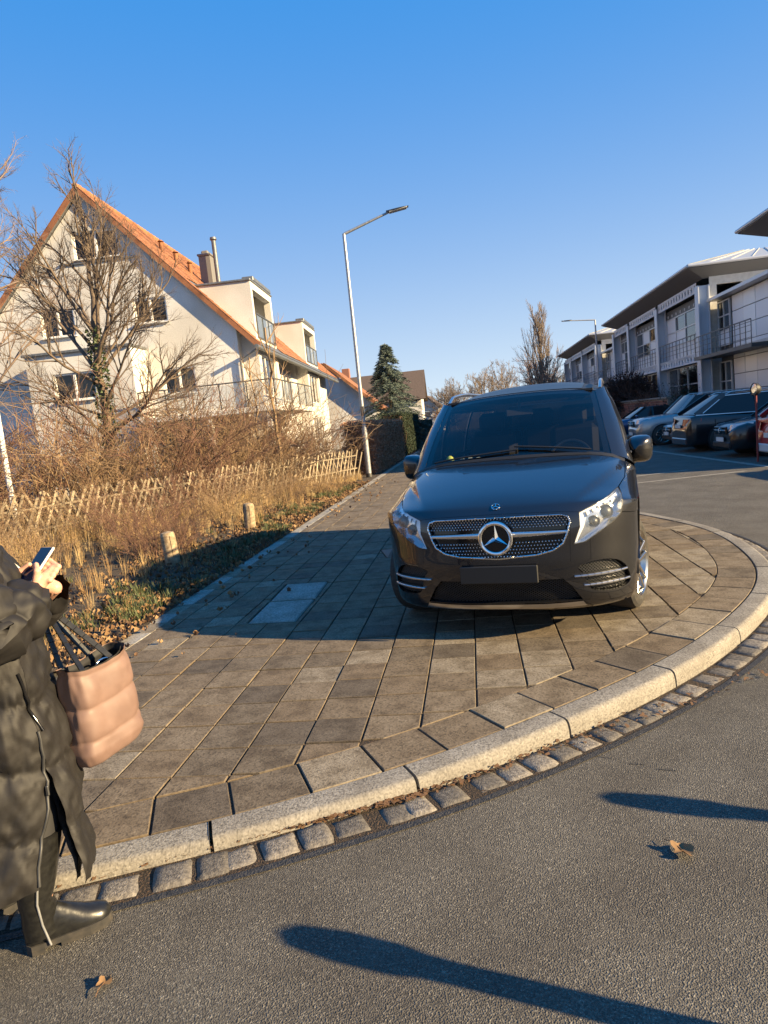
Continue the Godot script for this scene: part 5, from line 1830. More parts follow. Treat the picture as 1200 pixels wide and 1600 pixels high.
	for x: float in [0.2, 2.6, 5.0]: m.bx(Vector3(x, 1.4, 1.8), Vector3(0.22, 2.75, 0.22), 0.02)
	m.bx(Vector3(5.0, 2.86, -2.4), Vector3(1.4, 0.22, 5.0), 0.02)
	obj(T, "terrace_slab", m, M.render_wall)
	var ends := [Vector3(-0.1, 2.97, 1.95), Vector3(5.35, 2.97, 1.95), Vector3(5.65, 2.97, -4.8)]
	for e in 2:
		var a: Vector3 = ends[e]
		var b: Vector3 = ends[e + 1]
		var nseg := 5 if e == 0 else 5
		m = MB.new()
		m.bar(a + Vector3(0, 1.0, 0), b + Vector3(0, 1.0, 0), 0.05, 0.05)
		for k in nseg + 1:
			var q := a.lerp(b, float(k) / nseg)
			m.bar(q, q + Vector3(0, 1.0, 0), 0.045, 0.045)
		obj(T, "balustrade", m, M.rail)
		for k in nseg:
			var q0 := a.lerp(b, (k + 0.04) / nseg)
			var q1 := a.lerp(b, (k + 0.96) / nseg)
			m = MB.new()
			m.quad(q0 + Vector3(0, 0.08, 0), q1 + Vector3(0, 0.08, 0), q1 + Vector3(0, 0.93, 0), q0 + Vector3(0, 0.93, 0))
			obj(T, "balustrade_pane", m, M.frost)

func far_left() -> void:
	# lower house further along, with an orange roof
	var A := thing("low_house", "low white house with a small orange roof behind the two dormers", "house", Vector3(-3.9, 0, -62), deg_to_rad(-4.5))
	var m := MB.new()
	facade(m, PackedVector2Array([Vector2(-4.5, 0), Vector2(4.2, 0), Vector2(4.2, 3.6), Vector2(-0.2, 7.6), Vector2(-4.5, 3.6)]), [rect(1.2, 1.2, 2.6, 2.5)], Transform3D(), 0.15)
	facade(m, rect(0, 0, 12, 3.6), [rect(2, 1.2, 3.4, 2.5), rect(6, 1.2, 7.4, 2.5)], Transform3D(Basis(Vector3(0, 0, -1), Vector3.UP, Vector3.RIGHT), Vector3(4.2, 0, 0)), 0.15)
	obj(A, "wall", m, M.render_wall)
	window(A, Transform3D(), 1.2, 1.2, 2.6, 2.5, 2, M.upvc, M.room_glass)
	for k: float in [2.0, 6.0]: window(A, Transform3D(Basis(Vector3(0, 0, -1), Vector3.UP, Vector3.RIGHT), Vector3(4.2, 0, 0)), k, 1.2, k + 1.4, 2.5, 2, M.upvc, M.room_glass)
	for s: float in [-1.0, 1.0]:
		m = MB.new()
		var dn := Vector3(s * 4.9, -4.45, 0).normalized()
		var nn := Vector3(s * 4.45, 4.9, 0).normalized()
		m.box(Transform3D(Basis(dn, nn, dn.cross(nn)), Vector3(-0.15, 7.75, -5.8) + dn * 3.3), Vector3(6.6, 0.2, 13.0))
		for k in 19: m.box(Transform3D(Basis(dn, nn, dn.cross(nn)), Vector3(-0.15, 7.75, -5.8) + dn * (0.2 + 0.34 * k) + nn * 0.11), Vector3(0.3, 0.06, 13.0))
		obj(A, "roof", m, M.clay[0])
	# long brown-roofed house across the end
	var B := thing("brown_roofed_house", "long house with a dark brown roof and chimney behind the blue spruce", "house", Vector3(0.2, 0, -80), deg_to_rad(-6))
	m = MB.new()
	facade(m, rect(-7, 0, 5.5, 4.4), [rect(-5, 1.0, -3.5, 2.4), rect(-1, 1.0, 0.5, 2.4), rect(2.5, 1.0, 4.0, 2.4)], Transform3D(), 0.15)
	facade(m, PackedVector2Array([Vector2(0, 0), Vector2(9, 0), Vector2(9, 4.4), Vector2(4.5, 7.9), Vector2(0, 4.4)]), [], Transform3D(Basis(Vector3(0, 0, -1), Vector3.UP, Vector3.RIGHT), Vector3(5.5, 0, 0)), 0.15)
	obj(B, "wall", m, M.render_wall)
	for k: float in [-5.0, -1.0, 2.5]: window(B, Transform3D(), k, 1.0, k + 1.5, 2.4, 2, M.upvc, M.room_glass)
	M.brown_tile = tri_mat(Color(1, 1, 1), tex(noise(0.04, 3, 36), [[0.2, lin(0.07, 0.05, 0.04)], [0.8, lin(0.13, 0.095, 0.075)]], 256), 0.6, 0.85)
	m = MB.new()
	for k in 14:
		var t := k / 14.0
		m.box(Transform3D(Basis(Vector3.RIGHT, 0.62), Vector3(-0.75, 4.4 + 3.6 * (t + 0.03), 0.5 - 5.0 * (t + 0.03))), Vector3(13.6, 0.1, 0.5))
	m.box(Transform3D(Basis(Vector3.RIGHT, -0.62), Vector3(-0.75, 6.1, -7.0)), Vector3(13.6, 0.15, 6.0))
	var roof := obj(B, "roof", m, M.brown_tile)
	m = MB.new()
	m.bx(Vector3(-3.6, 8.3, -4.5), Vector3(0.9, 1.7, 0.9), 0.03)
	obj(roof, "chimney", m, mat(lin(0.28, 0.12, 0.08), 0.9))
	# small white house at the end of the pavement
	var C := thing("white_house", "small white gabled house with one dark window at the end of the path", "house", Vector3(8.3, 0, -112), deg_to_rad(-12))
	m = MB.new()
	facade(m, PackedVector2Array([Vector2(-3.4, 0), Vector2(2.4, 0), Vector2(2.4, 3.9), Vector2(0.6, 5.6), Vector2(-3.4, 3.2)]), [rect(-1.2, 2.4, 1.0, 3.5)], Transform3D(), 0.2)
	facade(m, rect(0, 0, 8, 3.9), [], Transform3D(Basis(Vector3(0, 0, -1), Vector3.UP, Vector3.RIGHT), Vector3(2.4, 0, 0)), 0.15)
	obj(C, "wall", m, M.render_wall)
	window(C, Transform3D(), -1.2, 2.4, 1.0, 3.5, 2, M.zinc, M.room_glass, false)
	m = MB.new()
	m.box(Transform3D(Basis(Vector3(0, 0, 1), 0.54), Vector3(-1.6, 4.55, -4)), Vector3(5.2, 0.18, 8.6))
	m.box(Transform3D(Basis(Vector3(0, 0, 1), -0.75), Vector3(1.6, 4.8, -4)), Vector3(2.8, 0.18, 8.6))
	obj(C, "roof", m, M.brown_tile)

# ---------- bare wood ----------
func bough(m: MB, p: Vector3, d: Vector3, len: float, r: float, lvl: int, o: Dictionary, g: RandomNumberGenerator) -> void:
	var segs: int = 5 if lvl > 1 else (3 if lvl == 1 else 2)
	var pts := [p]
	var rad := [r]
	var dirs := [d]
	var q := p
	var wob: float = o.wobble
	for k in segs:
		d = (d + Vector3(g.randfn(0, wob), g.randfn(0, wob), g.randfn(0, wob)) + Vector3.UP * (o.lift if lvl > 0 else o.tiplift) * (1.0 / segs)).normalized()
		q += d * len / segs
		pts.append(q)
		rad.append(r * (1.0 - 0.72 * (k + 1) / segs))
		dirs.append(d)
	m.tube(pts, rad, 6 if lvl > 2 else (4 if lvl == 2 else 3), false)
	if lvl == 0: return
	var cnt: int = o.kids[lvl]
	for k in cnt:
		var t := lerpf(0.25, 1.0, (k + g.randf()) / cnt) * segs
		var i := clampi(int(t), 0, segs - 1)
		var at: Vector3 = pts[i].lerp(pts[i + 1], clampf(t - i, 0, 1))
		var dd: Vector3 = dirs[i + 1]
		var side := dd.cross(Vector3(g.randfn(), g.randfn(), g.randfn())).normalized()
		var nd := (dd * cos(o.angle) + side * sin(o.angle) * g.randf_range(0.6, 1.2)).normalized()
		bough(m, at, nd, len * o.ratio * g.randf_range(0.6, 1.15) * (1.15 - 0.4 * t / segs), maxf(0.0025 * o.fine, r * (0.55 - 0.2 * t / segs)), lvl - 1, o, g)

func bare_tree(called: String, label: String, at: Vector3, h: float, trunk_r: float, limbs: Array, o: Dictionary, bark: Material, twig: Material, sd: int, group := "") -> Node3D:
	var g := RandomNumberGenerator.new()
	g.seed = sd
	var t := thing(called, label, "tree", at, 0.0, group)
	var m := MB.new()
	var pts := []
	var rad := []
	for k in 9:
		pts.append(Vector3(g.randfn(0, 0.03) * (k > 0 as int), h * k / 8.0, g.randfn(0, 0.03)))
		rad.append(trunk_r * (1.25 if k == 0 else 1.0 - 0.55 * k / 8.0))
	m.tube(pts, rad, 10)
	obj(t, "trunk", m, bark)
	m = MB.new()
	for l: Array in limbs:
		# [height share, compass degrees, degrees above level, length, radius]
		var a := deg_to_rad(l[1])
		var e := deg_to_rad(l[2])
		var ph: float = l[0] * 8.0
		var i := clampi(int(ph), 0, 7)
		var p: Vector3 = pts[i].lerp(pts[i + 1], ph - i)
		bough(m, p, Vector3(cos(a) * cos(e), sin(e), -sin(a) * cos(e)), l[3], l[4], 3, o, g)
	obj(t, "crown", m, twig)
	return t

func shrub_mesh(sd: int, h: float, spread: float, stems: int, kids: int, thick: float) -> MB:
	var g := RandomNumberGenerator.new()
	g.seed = sd
	var m := MB.new()
	for k in stems:
		var a := g.randf() * TAU
		var r := sqrt(g.randf()) * spread * 0.45
		var p := Vector3(cos(a) * r, -0.05, sin(a) * r)
		var out := g.randf_range(0.05, 0.75)
		var d := Vector3(cos(a) * out + g.randfn(0, 0.2), 1.0, sin(a) * out + g.randfn(0, 0.2)).normalized()
		var L := h * g.randf_range(0.55, 1.1)
		var pts := [p]
		var rad := [thick]
		var q := p
		var bend := Vector3(g.randfn(0, 0.12), -g.randf_range(0.0, 0.22), g.randfn(0, 0.12))
		for s in 5:
			q += d * L / 5.0
			d = (d + bend + Vector3(g.randfn(0, 0.08), 0, g.randfn(0, 0.08))).normalized()
			pts.append(q)
			rad.append(thick * (1.0 - 0.16 * (s + 1)))
		m.tube(pts, rad, 3, false)
		for w in kids:
			var t := g.randf_range(1.2, 5.0)
			var i := clampi(int(t), 0, 4)
			var at: Vector3 = pts[i].lerp(pts[i + 1], t - i)
			var nd: Vector3 = ((pts[i + 1] - pts[i]).normalized() + Vector3(g.randfn(0, 0.6), g.randfn(0.1, 0.4), g.randfn(0, 0.6))).normalized()
			var l2 := L * g.randf_range(0.12, 0.34)
			var mid: Vector3 = at + nd * l2 * 0.5 + Vector3(g.randfn(), g.randfn(), g.randfn()) * 0.02
			m.tube([at, mid, mid + (nd + Vector3(g.randfn(0, 0.3), -0.15, g.randfn(0, 0.3))).normalized() * l2 * 0.5], [thick * 0.5, thick * 0.4, thick * 0.22], 3, false)
	return m

func leaf_cloud(m: MB, where: Callable, count: int, size: float, g: RandomNumberGenerator) -> void:
	for k in count:
		var p: Vector3 = where.call()
		var b := Basis(Vector3(g.randfn(), g.randfn(), g.randfn()).normalized(), g.randf() * TAU)
		var s := size * g.randf_range(0.6, 1.3)
		var a := p + b * Vector3(-s, 0, 0)
		var c := p + b * Vector3(s, 0, 0)
		var u := p + b * Vector3(0.0, 0.15 * s, s * 0.55)
		var d := p + b * Vector3(0.0, 0.15 * s, -s * 0.55)
		m.tri(a, u, c)
		m.tri(a, c, d)

func scatter(called: String, label: String, category: String, mesh: Mesh, mt: Material, xf: Array) -> void:
	var mm := MultiMesh.new()
	mm.transform_format = MultiMesh.TRANSFORM_3D
	mm.mesh = mesh
	mm.instance_count = xf.size()
	for k in xf.size(): mm.set_instance_transform(k, xf[k])
	var mi := MultiMeshInstance3D.new()
	mi.name = numbered(called)
	mi.multimesh = mm
	mi.material_override = mt
	add_child(mi)
	tag(mi, label, category, "", "stuff")

const FA := Vector2(-10.0, -6.32)
const FB := Vector2(-0.72, -21.4)
func fence_x(z: float) -> float:
	return FA.x + (z - FA.y) * (FB.x - FA.x) / (FB.y - FA.y)
func verge_y(x: float, z: float) -> float:
	var t := clampf((left_x(z) - x) / 2.5, 0.0, 1.0)
	return PAVE - 0.012 + 0.10 * smoothstep(0.0, 1.0, t) + 0.02 * sin(x * 3.1 + z * 1.7) * t + 0.015 * sin(x * 7.3 - z * 5.1) * t

func verge() -> void:
	var m := MB.new()
	var zs := []
	for k in 60: zs.append(-4.6 - k * 0.32)
	m.grid(func(i, j):
		var z: float = zs[i]
		var x0: float = left_x(z) + 0.0
		if z > -5.0: x0 = -2.75
		var x: float = x0 - pow(j / 30.0, 1.4) * 9.0
		return Vector3(x, verge_y(x, z) if i > 0 else 0.02, z), 59, 30, Vector3.UP)
	tag(obj(self, "verge", m, M.soil), "", "", "", "structure")
	# garden ground behind the fence and under the house
	m = MB.new()
	m.quad(Vector3(-60, 0.04, -6), Vector3(left_x(-6) - 0.1, 0.04, -6), Vector3(left_x(-90) - 0.2, 0.04, -90), Vector3(-60, 0.04, -90), Vector3.UP)
	tag(obj(self, "garden", m, M.soil), "", "", "", "structure")

func wood(r: float, g: float, b: float, sd: int) -> StandardMaterial3D:
	return tri_mat(Color(1, 1, 1), tex(noise(0.02, 3, sd), [[0.2, lin(r * 0.7, g * 0.7, b * 0.7)], [0.8, lin(r * 1.25, g * 1.25, b * 1.25)]], 128), 0.7, 0.85)

func fence_and_plants() -> void:
	var g := RandomNumberGenerator.new()
	g.seed = 99
	# crossed-slat hunter's fence
	var F := thing("lattice_fence", "weathered wooden fence of crossed slats along the verge", "fence", Vector3(FA.x, 0, FA.y), atan2(-(FB.y - FA.y), FB.x - FA.x))
	var L := FA.distance_to(FB)
	M.slat = [wood(0.27, 0.215, 0.15, 51), wood(0.21, 0.17, 0.12, 52), wood(0.33, 0.265, 0.185, 53)]
	var sm := MB.new()
	var half := PackedVector2Array()
	for k in 7: half.append(Vector2(0.026 * cos(PI * k / 6.0), 0.02 * sin(PI * k / 6.0)))
	sm.prism(half, Transform3D(Basis(Vector3.RIGHT, -PI / 2), Vector3.ZERO), 1.02)
	var slat := sm.mesh()
	var x := 0.0
	while x < L:
		for s: float in [-1.0, 1.0]:
			var wx := FA.x + (FB.x - FA.x) * x / L
			var wz := FA.y + (FB.y - FA.y) * x / L
			if x < L - 0.45 or s < 0:
				var o := obj(F, "slat", slat, M.slat[g.randi_range(0, 2)])
				o.transform = Transform3D(Basis(Vector3(0, 0, 1), s * (0.42 + g.randfn(0, 0.045))) * (Basis(Vector3.UP, PI) if s > 0 else Basis()), Vector3(x + (0.46 if s > 0 else 0.0), verge_y(wx, wz) + 0.0 + g.randfn(0, 0.03), 0.024 * -s))
		x += 0.2
	for y: float in [0.35, 0.75]:
		var rm := MB.new()
		rm.bar(Vector3(0, y + 0.12, 0), Vector3(L, y + 0.12, 0), 0.04, 0.035, Vector3.UP)
		obj(F, "rail", rm, M.slat[1])
	for k in 8:
		var pm := MB.new()
		pm.tube([Vector3(0.3 + k * 2.4, -0.1, -0.09), Vector3(0.3 + k * 2.4, 1.0, -0.09)], [0.05], 8)
		obj(F, "fence_post", pm, M.slat[1])
	# thicket behind and before the fence
	M.twig = [wood(0.22, 0.145, 0.085, 54), wood(0.165, 0.088, 0.06, 55), wood(0.27, 0.18, 0.10, 56), wood(0.12, 0.065, 0.045, 57)]
	var kinds := [shrub_mesh(1, 2.3, 2.2, 95, 11, 0.0105).mesh(), shrub_mesh(2, 1.9, 2.0, 100, 12, 0.009).mesh(), shrub_mesh(3, 1.2, 1.3, 80, 10, 0.006).mesh(), shrub_mesh(4, 0.75, 0.8, 80, 9, 0.0045).mesh()]
	var list := [
		[-7.9, -10.6, 0, 0, "tall orange brown thicket behind the fence at the left edge"],
		[-6.9, -12.8, 1, 1, "red twigged shrub behind the fence beneath the porch window"],
		[-6.1, -13.9, 0, 2, "straw coloured tall shrub at the foot of the ivy tree"],
		[-5.4, -14.9, 1, 0, "dense rusty shrub right of the ivy tree's trunk"],
		[-4.7, -16.0, 0, 1, "dark red tangle below the terrace balustrade"],
		[-4.1, -17.2, 1, 2, "pale tangle behind the middle of the lattice fence"],
		[-3.2, -18.4, 0, 0, "arching brown shrub behind the slender saplings"],
		[-2.4, -19.7, 1, 1, "reddish shrub behind the fence below the second dormer"],
		[-1.5, -21.3, 1, 0, "brown shrub between the fence end and the street lamp"],
		[-8.8, -13.6, 0, 1, "shrub standing farther back against the porch block"],
		[-5.9, -17.9, 0, 2, "tall pale shrub close under the terrace"],
		[-3.9, -21.2, 0, 1, "tall shrub in front of the first bay"],
		[-2.3, -23.4, 0, 0, "tall brown shrub beside the brown hedge"],
		[-8.3, -8.7, 1, 2, "straw coloured shrub at the left edge of the verge"],
		[-6.2, -10.6, 2, 2, "low yellowish shrub just before the fence at left"],
		[-5.0, -9.2, 3, 0, "low rusty shrub in the verge behind the phone"],
		[-4.2, -11.4, 2, 1, "low brown shrub before the fence, left of the wooden posts"],
		[-3.35, -10.2, 3, 3, "small dark leafless bush between the two wooden posts"],
		[-3.3, -9.6, 3, 1, "small reddish bush beside the shaded wooden post"],
		[-3.0, -13.6, 2, 2, "low straw coloured bush before the sunlit fence slats"],
		[-7.0, -10.3, 2, 0, "brown shrub spilling over the fence at the left edge"],
		[-5.3, -12.5, 2, 2, "straw coloured shrub spilling over the fence left of the posts"],
		[-4.0, -14.8, 2, 1, "reddish brown shrub spilling over the middle of the fence"],
		[-2.7, -17.0, 2, 0, "brown shrub spilling over the far half of the fence"],
		[-2.3, -15.8, 3, 0, "small rusty bush near the pavement beyond the posts"],
		[-1.5, -17.4, 3, 2, "low tangled bush before the far part of the fence"],
	]
	for e: Array in list:
		var t := thing("shrub", e[4], "shrub", Vector3(e[0] - (0.75 if e[2] < 2 else 0.0), verge_y(e[0], e[1]), e[1] - (0.45 if e[2] < 2 else 0.0)), g.randf() * TAU, "leafless shrubs along the fence")
		var s := g.randf_range(0.9, 1.15) * (1.28 if e[2] < 2 and e[1] < -12.0 else 1.0)
		t.scale = Vector3(s, s, s)
		obj(t, "stems", kinds[e[2]], M.twig[e[3]])
	# saplings
	for e: Array in [[-3.35, -19.4, 3.9, 0.035, "slender pale sapling rising behind the fence, left one"], [-2.75, -19.0, 4.6, 0.05, "forked pale sapling rising behind the fence near the dormers"]]:
		var lim := []
		for k in 9: lim.append([0.35 + 0.07 * k, k * 137.0, 52.0, e[2] * (0.34 - 0.018 * k), e[3] * 0.42])
		bare_tree("sapling", e[4], Vector3(e[0], 0.1, e[1]), e[2], e[3], lim, {"kids": [0, 2, 3, 4], "angle": 0.6, "ratio": 0.42, "wobble": 0.07, "lift": 0.25, "tiplift": 0.1, "fine": 1.0}, M.twig[2], M.twig[2], int(-e[0] * 100), "saplings")
	# ivy tree
	var lim := []
	for k in 9: lim.append([0.72 + 0.03 * k, k * 137.5 + 20.0, 47.0 + 3.4 * k, 3.0 - 0.06 * k, 0.055])
	for k in 9: lim.append([0.30 + 0.055 * k, k * 137.5 + 5.0, 14.0 + 4.0 * k, 2.6, 0.042])
	lim.append([0.98, 60.0, 86.0, 3.1, 0.075])
	lim.append([0.42, -20.0, 30.0, 3.0, 0.055])
	lim.append([0.5, 10.0, 22.0, 2.9, 0.05])
	M.bark = wood(0.15, 0.115, 0.08, 58)
	M.twig_tree = wood(0.135, 0.10, 0.075, 59)
	var T := bare_tree("ivy_clad_tree", "bare spreading tree with ivy on its trunk before the gabled house", Vector3(-6.7, 0.1, -17.2), 4.9, 0.17, lim, {"kids": [0, 6, 8, 9], "angle": 0.62, "ratio": 0.50, "wobble": 0.10, "lift": 0.22, "tiplift": 0.12, "fine": 0.72}, M.bark, M.twig_tree, 5)
	var iv := MB.new()
	leaf_cloud(iv, func():
		var a := g.randf() * TAU
		var y := g.randf_range(0.4, 4.7)
		var r := 0.17 - 0.015 * y + absf(g.randfn(0.03, 0.05)) * (1.2 - 0.15 * y) + 0.04
		return Vector3(cos(a) * r, y, sin(a) * r), 1500, 0.05, g)
	obj(T, "ivy", iv, mat(lin(0.045, 0.07, 0.02), 0.55))
	# birch at the left edge
	lim = []
	for k in 22: lim.append([0.30 + 0.032 * k, k * 137.5, 38.0 - 0.6 * k, 3.6 - 0.09 * k, 0.045])
	M.birch = tri_mat(Color(1, 1, 1), tex(noise(0.03, 3, 61), [[0.25, lin(0.05, 0.045, 0.04)], [0.4, lin(0.55, 0.53, 0.49)], [0.9, lin(0.68, 0.66, 0.62)]], 256), 0.8, 0.8)
	bare_tree("birch_tree", "white barked birch with drooping twigs at the left edge", Vector3(-11.6, 0.1, -20.3), 11.2, 0.14, lim, {"kids": [0, 5, 6, 7], "angle": 0.55, "ratio": 0.52, "wobble": 0.09, "lift": 0.02, "tiplift": -0.75, "fine": 1.0}, M.birch, wood(0.26, 0.19, 0.15, 62), 6)
	# dry grass, weeds and leaf litter on the verge
	var tuft := MB.new()
	for k in 16:
		var a := g.randf() * TAU
		var r := g.randf() * 0.07
		var h := g.randf_range(0.25, 0.62)
		var b := Vector3(cos(a) * r, 0, sin(a) * r)
		var o := Vector3(cos(a), 0, sin(a)) * g.randf_range(0.05, 0.28)
		var w := Vector3(-sin(a), 0, cos(a)) * 0.004
		var p1 := b + o * 0.35 + Vector3(0, h * 0.6, 0)
		var p2 := b + o + Vector3(0, h * g.randf_range(0.75, 1.0), 0)
		tuft.quad(b - w, b + w, p1 + w * 0.8, p1 - w * 0.8)
		tuft.tri(p1 - w * 0.8, p1 + w * 0.8, p2)
	var tm := tuft.mesh()
	var straw := []
	for q: Array in [[0.40, 0.27, 0.12], [0.30, 0.19, 0.085], [0.46, 0.34, 0.17]]:
		var mt := mat(lin(q[0], q[1], q[2]), 0.8)
		mt.backlight_enabled = true
		mt.backlight = lin(q[0] * 0.4, q[1] * 0.4, q[2] * 0.4)
		straw.append(mt)
	var put := [[], [], []]
	for k in 4200:
		var z := g.randf_range(-22.0, -5.3)
		var t := pow(g.randf(), 0.75)
		var xx := lerpf(left_x(z) - 0.35, fence_x(z) - 1.6, t)
		var dens := 0.45 + 0.55 * sin(xx * 2.3 + 1.0) * sin(z * 1.9)
		if g.randf() > dens + 0.35 * t: continue
		var s := g.randf_range(0.45, 1.05) * (0.6 + 0.5 * t)
		put[g.randi_range(0, 2)].append(Transform3D(Basis(Vector3.UP, g.randf() * TAU).scaled(Vector3(s, s * g.randf_range(0.8, 1.3), s)), Vector3(xx, verge_y(xx, z), z)))
	for k in 3: scatter("dry_grass", ["straw yellow dry grass on the verge before the fence", "brown dry grass on the verge before the fence", "pale dry grass on the verge before the fence"][k], "grass", tm, straw[k], put[k])
	var low := MB.new()
	for k in 14:
		var a := g.randf() * TAU
		var b := Vector3(cos(a), 0, sin(a)) * g.randf() * 0.05
		var tip := b + Vector3(cos(a) * g.randf_range(0.02, 0.09), g.randf_range(0.05, 0.14), sin(a) * 0.05)
		var w := Vector3(-sin(a), 0, cos(a)) * 0.006
		low.tri(b - w, b + w, tip)
	put = []
	for k in 1100:
		var z := g.randf_range(-20.0, -5.2)
		var xx := left_x(z) - 0.08 - absf(g.randfn(0, 0.55))
		if sin(xx * 3.0) * sin(z * 2.2 + 1.0) < -0.1: continue
		put.append(Transform3D(Basis(Vector3.UP, g.randf() * TAU).scaled(Vector3.ONE * g.randf_range(0.6, 1.4)), Vector3(xx, verge_y(xx, z), z)))
	scatter("green_grass", "short green grass and weeds along the pavement edge", "grass", low.mesh(), mat(lin(0.075, 0.088, 0.03), 0.7), put)
	var lf := MB.new()
	lf.grid(func(i, j):
		var a: float = TAU * i / 8.0
		var r: float = 0.032 * j / 2.0 * (0.7 + 0.3 * cos(a * 4.0))
		return Vector3(cos(a) * r, 0.010 * j * j * (0.5 + 0.5 * sin(a * 2.0)) + 0.004, sin(a) * r * 0.75), 8, 2, Vector3.UP)
	var lm := lf.mesh()
	put = [[], [], [], []]
	for k in 5200:
		var z := g.randf_range(-20.0, -5.0)
		var xx := left_x(z) - absf(g.randfn(0.0, 0.7 if k % 2 else 1.7)) + 0.05
		var y := verge_y(xx, z) + 0.012
		if k % 40 == 0:
			xx = left_x(z) + absf(g.randfn(0, 0.5))
			y = PAVE + 0.004
		put[g.randi_range(0, 3)].append(Transform3D(Basis(Vector3.UP, g.randf() * TAU).rotated(Vector3.RIGHT, g.randfn(0, 0.35)).scaled(Vector3.ONE * g.randf_range(0.55, 1.35)), Vector3(xx, y + 0.012, z)))
	for k in 4: scatter("leaf_litter", ["tan fallen leaves on the verge edge", "brown fallen leaves on the verge edge", "pale fallen leaves on the verge edge", "dark fallen leaves on the verge edge"][k], "leaf litter", lm, M.leaf[k], put[k])
	# hedges beside the pavement
	for e: Array in [[-23.2, -33.5, 1.80, "brown_hedge", "clipped brown beech hedge beside the pavement past the lamp", [0.36, 0.18, 0.10]], [-33.8, -44.0, 2.15, "green_hedge", "dark green clipped hedge beyond the brown hedge", [0.02, 0.035, 0.014]], [-47.0, -60.0, 1.7, "far_hedge", "dark far hedge near the white house", [0.035, 0.04, 0.022]]]:
		var z0: float = e[0]
		var z1: float = e[1]
		var h: float = e[2]
		var t := thing(e[3], e[4], "hedge", Vector3(left_x(z0) - 0.75, PAVE, z0), -TILT)
		var ln := absf(z1 - z0) / cos(TILT)
		var hm := MB.new()
		leaf_cloud(hm, func():
			var face := g.randf()
			var p := Vector3(g.randf_range(-0.55, 0.55), g.randf_range(0, h), -g.randf() * ln)
			if face < 0.5: p.x = 0.55 + g.randfn(0, 0.03)
			elif face < 0.75: p.y = h + g.randfn(0, 0.03)
			elif face < 0.87: p.z = g.randfn(0, 0.03)
			return p, int(ln * 2800), 0.036, g)
		obj(t, "leaves", hm, mat(lin(e[5][0], e[5][1], e[5][2]), 0.75))
		hm = MB.new()
		for k in int(ln * 9):
			var zz := -g.randf() * ln
			var xx := g.randf_range(-0.4, 0.4)
			hm.tube([Vector3(xx, 0, zz), Vector3(xx + g.randfn(0, 0.1), h * 0.5, zz + g.randfn(0, 0.1)), Vector3(xx + g.randfn(0, 0.15), h * 0.97, zz + g.randfn(0, 0.15))], [0.015, 0.01, 0.005], 3, false)
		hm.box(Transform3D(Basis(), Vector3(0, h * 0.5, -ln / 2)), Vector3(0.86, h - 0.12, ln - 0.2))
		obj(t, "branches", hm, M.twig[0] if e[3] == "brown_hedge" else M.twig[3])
	# blue spruce
	var sp := thing("blue_spruce", "dense blue green spruce behind the hedges", "tree", Vector3(1.2, 0, -45.5))
	var st := MB.new()
	st.tube([Vector3.ZERO, Vector3(0, 7.1, 0)], [0.16, 0.02], 8)
	obj(sp, "trunk", st, M.bark)
	st = MB.new()
	for k in 460:
		var y := 0.5 + 6.5 * pow(g.randf(), 1.05)
		var a := g.randf() * TAU
		var l := (7.2 - y) / 6.7 * 3.3 * g.randf_range(0.75, 1.12) + 0.12
		var o := Vector3(cos(a), 0, sin(a))
		for w in 60:
			var q := pow(g.randf(), 0.7)
			var p := o * l * q + Vector3(0, y - 0.28 * l * q * q + g.randfn(0, 0.03), 0) + Vector3(g.randfn(0, 0.05), 0, g.randfn(0, 0.05))
			var sd := Vector3(g.randfn(), -0.3, g.randfn()).normalized()
			var n1 := p + (sd + o * 0.7).normalized() * 0.19
			var ww := sd.cross(o).normalized() * 0.022
			st.tri(p - ww, p + ww, n1)
	obj(sp, "crown", st, mat(lin(0.05, 0.075, 0.062), 0.7))

